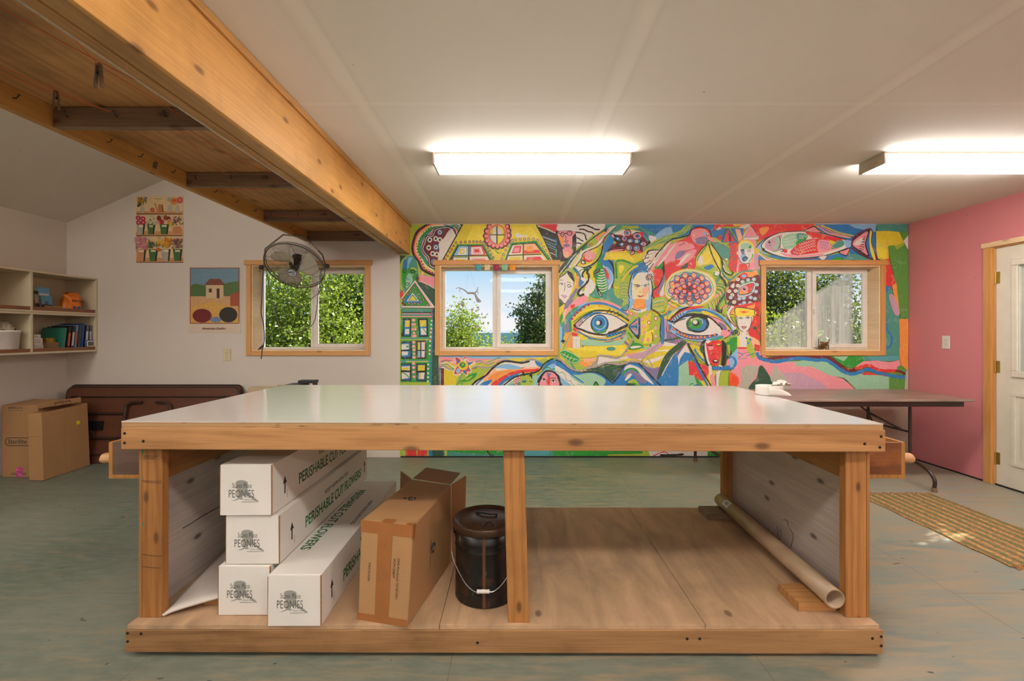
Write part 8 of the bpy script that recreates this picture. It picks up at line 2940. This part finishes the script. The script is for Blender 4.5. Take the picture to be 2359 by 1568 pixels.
M['leaf_light'] = leaf_mat('alder_leaf', '94a838', 0.45, '5e7a28')
M['leaf_dark'] = leaf_mat('dark_leaf', '3c5a2c', 0.3, '26401f')
M['bark'] = m_plain('grey_bark', '6a5c4e', 0.9, var=0.3, scale=20)
M['leaf_mid'] = leaf_mat('mid_leaf', '5e7e2c', 0.4, '3a5a22')

TRI = [Vector((2.386, 2.785, 0)), Vector((2.794, 3.034, 0)), Vector((2.753, 2.856, 0))]
def in_tri(p, grow=0.05):
    c = (TRI[0] + TRI[1] + TRI[2]) / 3
    T = [c + (q - c) * (1 + grow) + (q - c).normalized() * 0.20 for q in TRI]
    s = []
    for i in range(3):
        a, b = T[i], T[(i + 1) % 3]
        s.append((b.x - a.x) * (p.y - a.y) - (b.y - a.y) * (p.x - a.x))
    return all(x >= 0 for x in s) or all(x <= 0 for x in s)

def tree(label, base, blobs, n, leaf, mat, seed, group, stems=5, gap=False, name='leafy_tree', clump=0.16):
    """crown = union of ellipsoids (centre, radii); leaves gather in clumps along twigs"""
    rnd = random.Random(seed)
    base = Vector(base)
    t = thing(name, label, 'tree', base, group=group)
    V, Fc = [], []
    vol = [b[1][0] * b[1][1] * b[1][2] for b in blobs]; tot = sum(vol)
    twigs = MB()
    def leafpoly(p):
        if gap:
            k = p.z / -SUN_DIR.z
            q = p + SUN_DIR * k
            if in_tri(q): return
        d = Vector((rnd.gauss(0, 1), rnd.gauss(0, 1), rnd.gauss(0, .8) - .3)).normalized()
        w = d.orthogonal().normalized(); w.rotate(Matrix.Rotation(rnd.uniform(0, 6.28), 3, d))
        L = leaf * rnd.uniform(.7, 1.25); W = L * 0.34
        up = d.cross(w) * L * 0.08
        b0 = len(V)
        V.extend([p, p + d * L * .5 + w * W + up, p + d * L, p + d * L * .5 - w * W + up])
        Fc.append((b0, b0 + 1, b0 + 2)); Fc.append((b0, b0 + 2, b0 + 3))
    ncl = max(1, n // 26)
    for (c, r), v in zip(blobs, vol):
        c = Vector(c)
        for k in range(int(ncl * v / tot) + 1):
            d = Vector((rnd.gauss(0, 1), rnd.gauss(0, 1), rnd.gauss(0, 1))).normalized() * (rnd.random() ** 0.45)
            q = c + Vector((d.x * r[0], d.y * r[1], d.z * r[2]))
            if k % 5 == 0:
                m = c + Vector((d.x * r[0] * .4, d.y * r[1] * .4, d.z * r[2] * .4 - r[2] * .25))
                twigs.tube([m, m.lerp(q, .5) + Vector((0, 0, .05)), q], 0.008, 4, radii=[.012, .007, .003])
            for _ in range(26):
                leafpoly(q + Vector((rnd.gauss(0, clump), rnd.gauss(0, clump), rnd.gauss(0, clump * .8))))
    me = bpy.data.meshes.new('foliage'); me.from_pydata([tuple(v - base) for v in V], [], Fc)
    me.materials.append(mat)
    o = bpy.data.objects.new('foliage', me); COL.objects.link(o); o.parent = t
    for k in range(stems):
        c, r = blobs[k % len(blobs)]
        c = Vector(c)
        e = c + Vector((rnd.uniform(-.5, .5) * r[0], rnd.uniform(-.4, .4) * r[1], rnd.uniform(-.1, .5) * r[2]))
        b = base + Vector((rnd.uniform(-.25, .25), rnd.uniform(-.15, .15), 0))
        twigs.tube([b, b.lerp(e, .4) + Vector((rnd.uniform(-.12, .12), 0, 0)), b.lerp(e, .75), e], 0.03, 7, radii=[.045, .034, .022, .008])
    twigs.build('branches', M['bark'], t)
    return t
GO = 'trees and bushes outside the mural wall windows'
Zg = -0.4
# left window: a wall of sunlit alder
tree('sunlit yellow-green alder filling the left half of the left window', (-3.6, 7.6, Zg), [((-4.0, 7.7, 1.1), (1.3, .8, 1.4)), ((-2.9, 7.4, 0.7), (1.1, .8, 1.0)), ((-4.5, 8.2, 2.0), (1.0, .7, .8)), ((-3.3, 7.8, 1.9), (.9, .6, .8))], 26000, .062, M['leaf_light'], 1, GO, 7)
tree('green alder filling the right half of the left window', (-2.2, 8.4, Zg), [((-2.5, 8.4, 1.3), (1.2, .8, 1.4)), ((-3.0, 8.8, 2.2), (.8, .6, .7)), ((-1.9, 8.2, .5), (.8, .6, .9)), ((-2.2, 8.5, 2.0), (.55, .5, .5))], 25000, .062, M['leaf_mid'], 2, GO, 5)
# middle window
tree('rounded yellow-green bush in the left pane of the middle window', (-0.9, 8.2, Zg), [((-0.95, 8.2, .9), (.42, .5, .95)), ((-1.15, 8.2, .5), (.5, .5, 1.0)), ((-.45, 8.2, .5), (.45, .5, .75)), ((-0.2, 8.3, .4), (.35, .4, .85))], 20000, .052, M['leaf_light'], 3, GO, 5, clump=.10)
tree('tall dark green tree in the right pane of the middle window', (.45, 9.2, Zg), [((.45, 9.2, .6), (.55, .5, 1.0)), ((.55, 9.2, 1.5), (.42, .4, .8)), ((.62, 9.2, 2.15), (.28, .3, .45)), ((.0, 9.2, .4), (.35, .4, .65)), ((.15, 9.2, 1.75), (.22, .25, .14)), ((.3, 9.2, 1.35), (.25, .3, .25))], 14000, .058, M['leaf_dark'], 4, GO, 5, clump=.09)
# right window
tree('dark leafy tree with bright edges in the right window', (4.8, 8.0, Zg), [((4.6, 8.0, 1.0), (1.2, .8, 1.3)), ((4.2, 8.0, 1.9), (.9, .6, .8)), ((5.4, 8.2, 1.0), (1.1, .8, 1.2)), ((5.6, 8.2, 2.1), (.5, .5, .5)), ((4.6, 8.1, 2.4), (.6, .5, .4))], 30000, .060, M['leaf_dark'], 5, GO, 6)
tree('sunlit bush low in the left pane of the right window', (4.0, 7.0, Zg), [((3.9, 7.0, .7), (.7, .5, .9)), ((4.6, 7.1, .5), (.7, .5, .8))], 10000, .058, M['leaf_light'], 6, GO, 4)
# beyond the door, dense enough to shade it except for one gap
tree('dense dark hedge tree outside the door glass', (6.2, 3.9, Zg), [((6.2, 3.6, 1.2), (.9, 1.2, 1.5)), ((6.3, 3.95, 3.3), (1.0, .9, 1.1)), ((6.2, 3.6, 2.5), (.9, .9, .9))], 26000, .11, M['leaf_dark'], 8, 'trees outside the door', 5, gap=True)

# distant shrubs band to close the horizon
for k, (x, y, r) in enumerate(((-9, 17, 3.0), (-3.8, 18, 2.6), (7.5, 16, 2.6), (11.5, 17, 3.2))):
    tree('far bush on the horizon, %s from the left along the treeline' % ('first', 'second', 'third', 'last')[k], (x, y, Zg), [((x, y, .2), (r, 1, 1.2)), ((x + r * .4, y, .7), (r * .6, .8, .9))], 2600, .20, M['leaf_mid'], 20 + k, 'far bushes', 2, clump=.2)
# water / hills line seen through the middle window
M['sea'] = m_plain('distant_sea', '86aece', 0.4, var=0.05, scale=0.05)
tag(MB().box(-60, 60, 60, 62, -1, 1.32).build('far_shore', M['sea']), 'low blue band of water and hills on the horizon', 'hills', kind='structure')
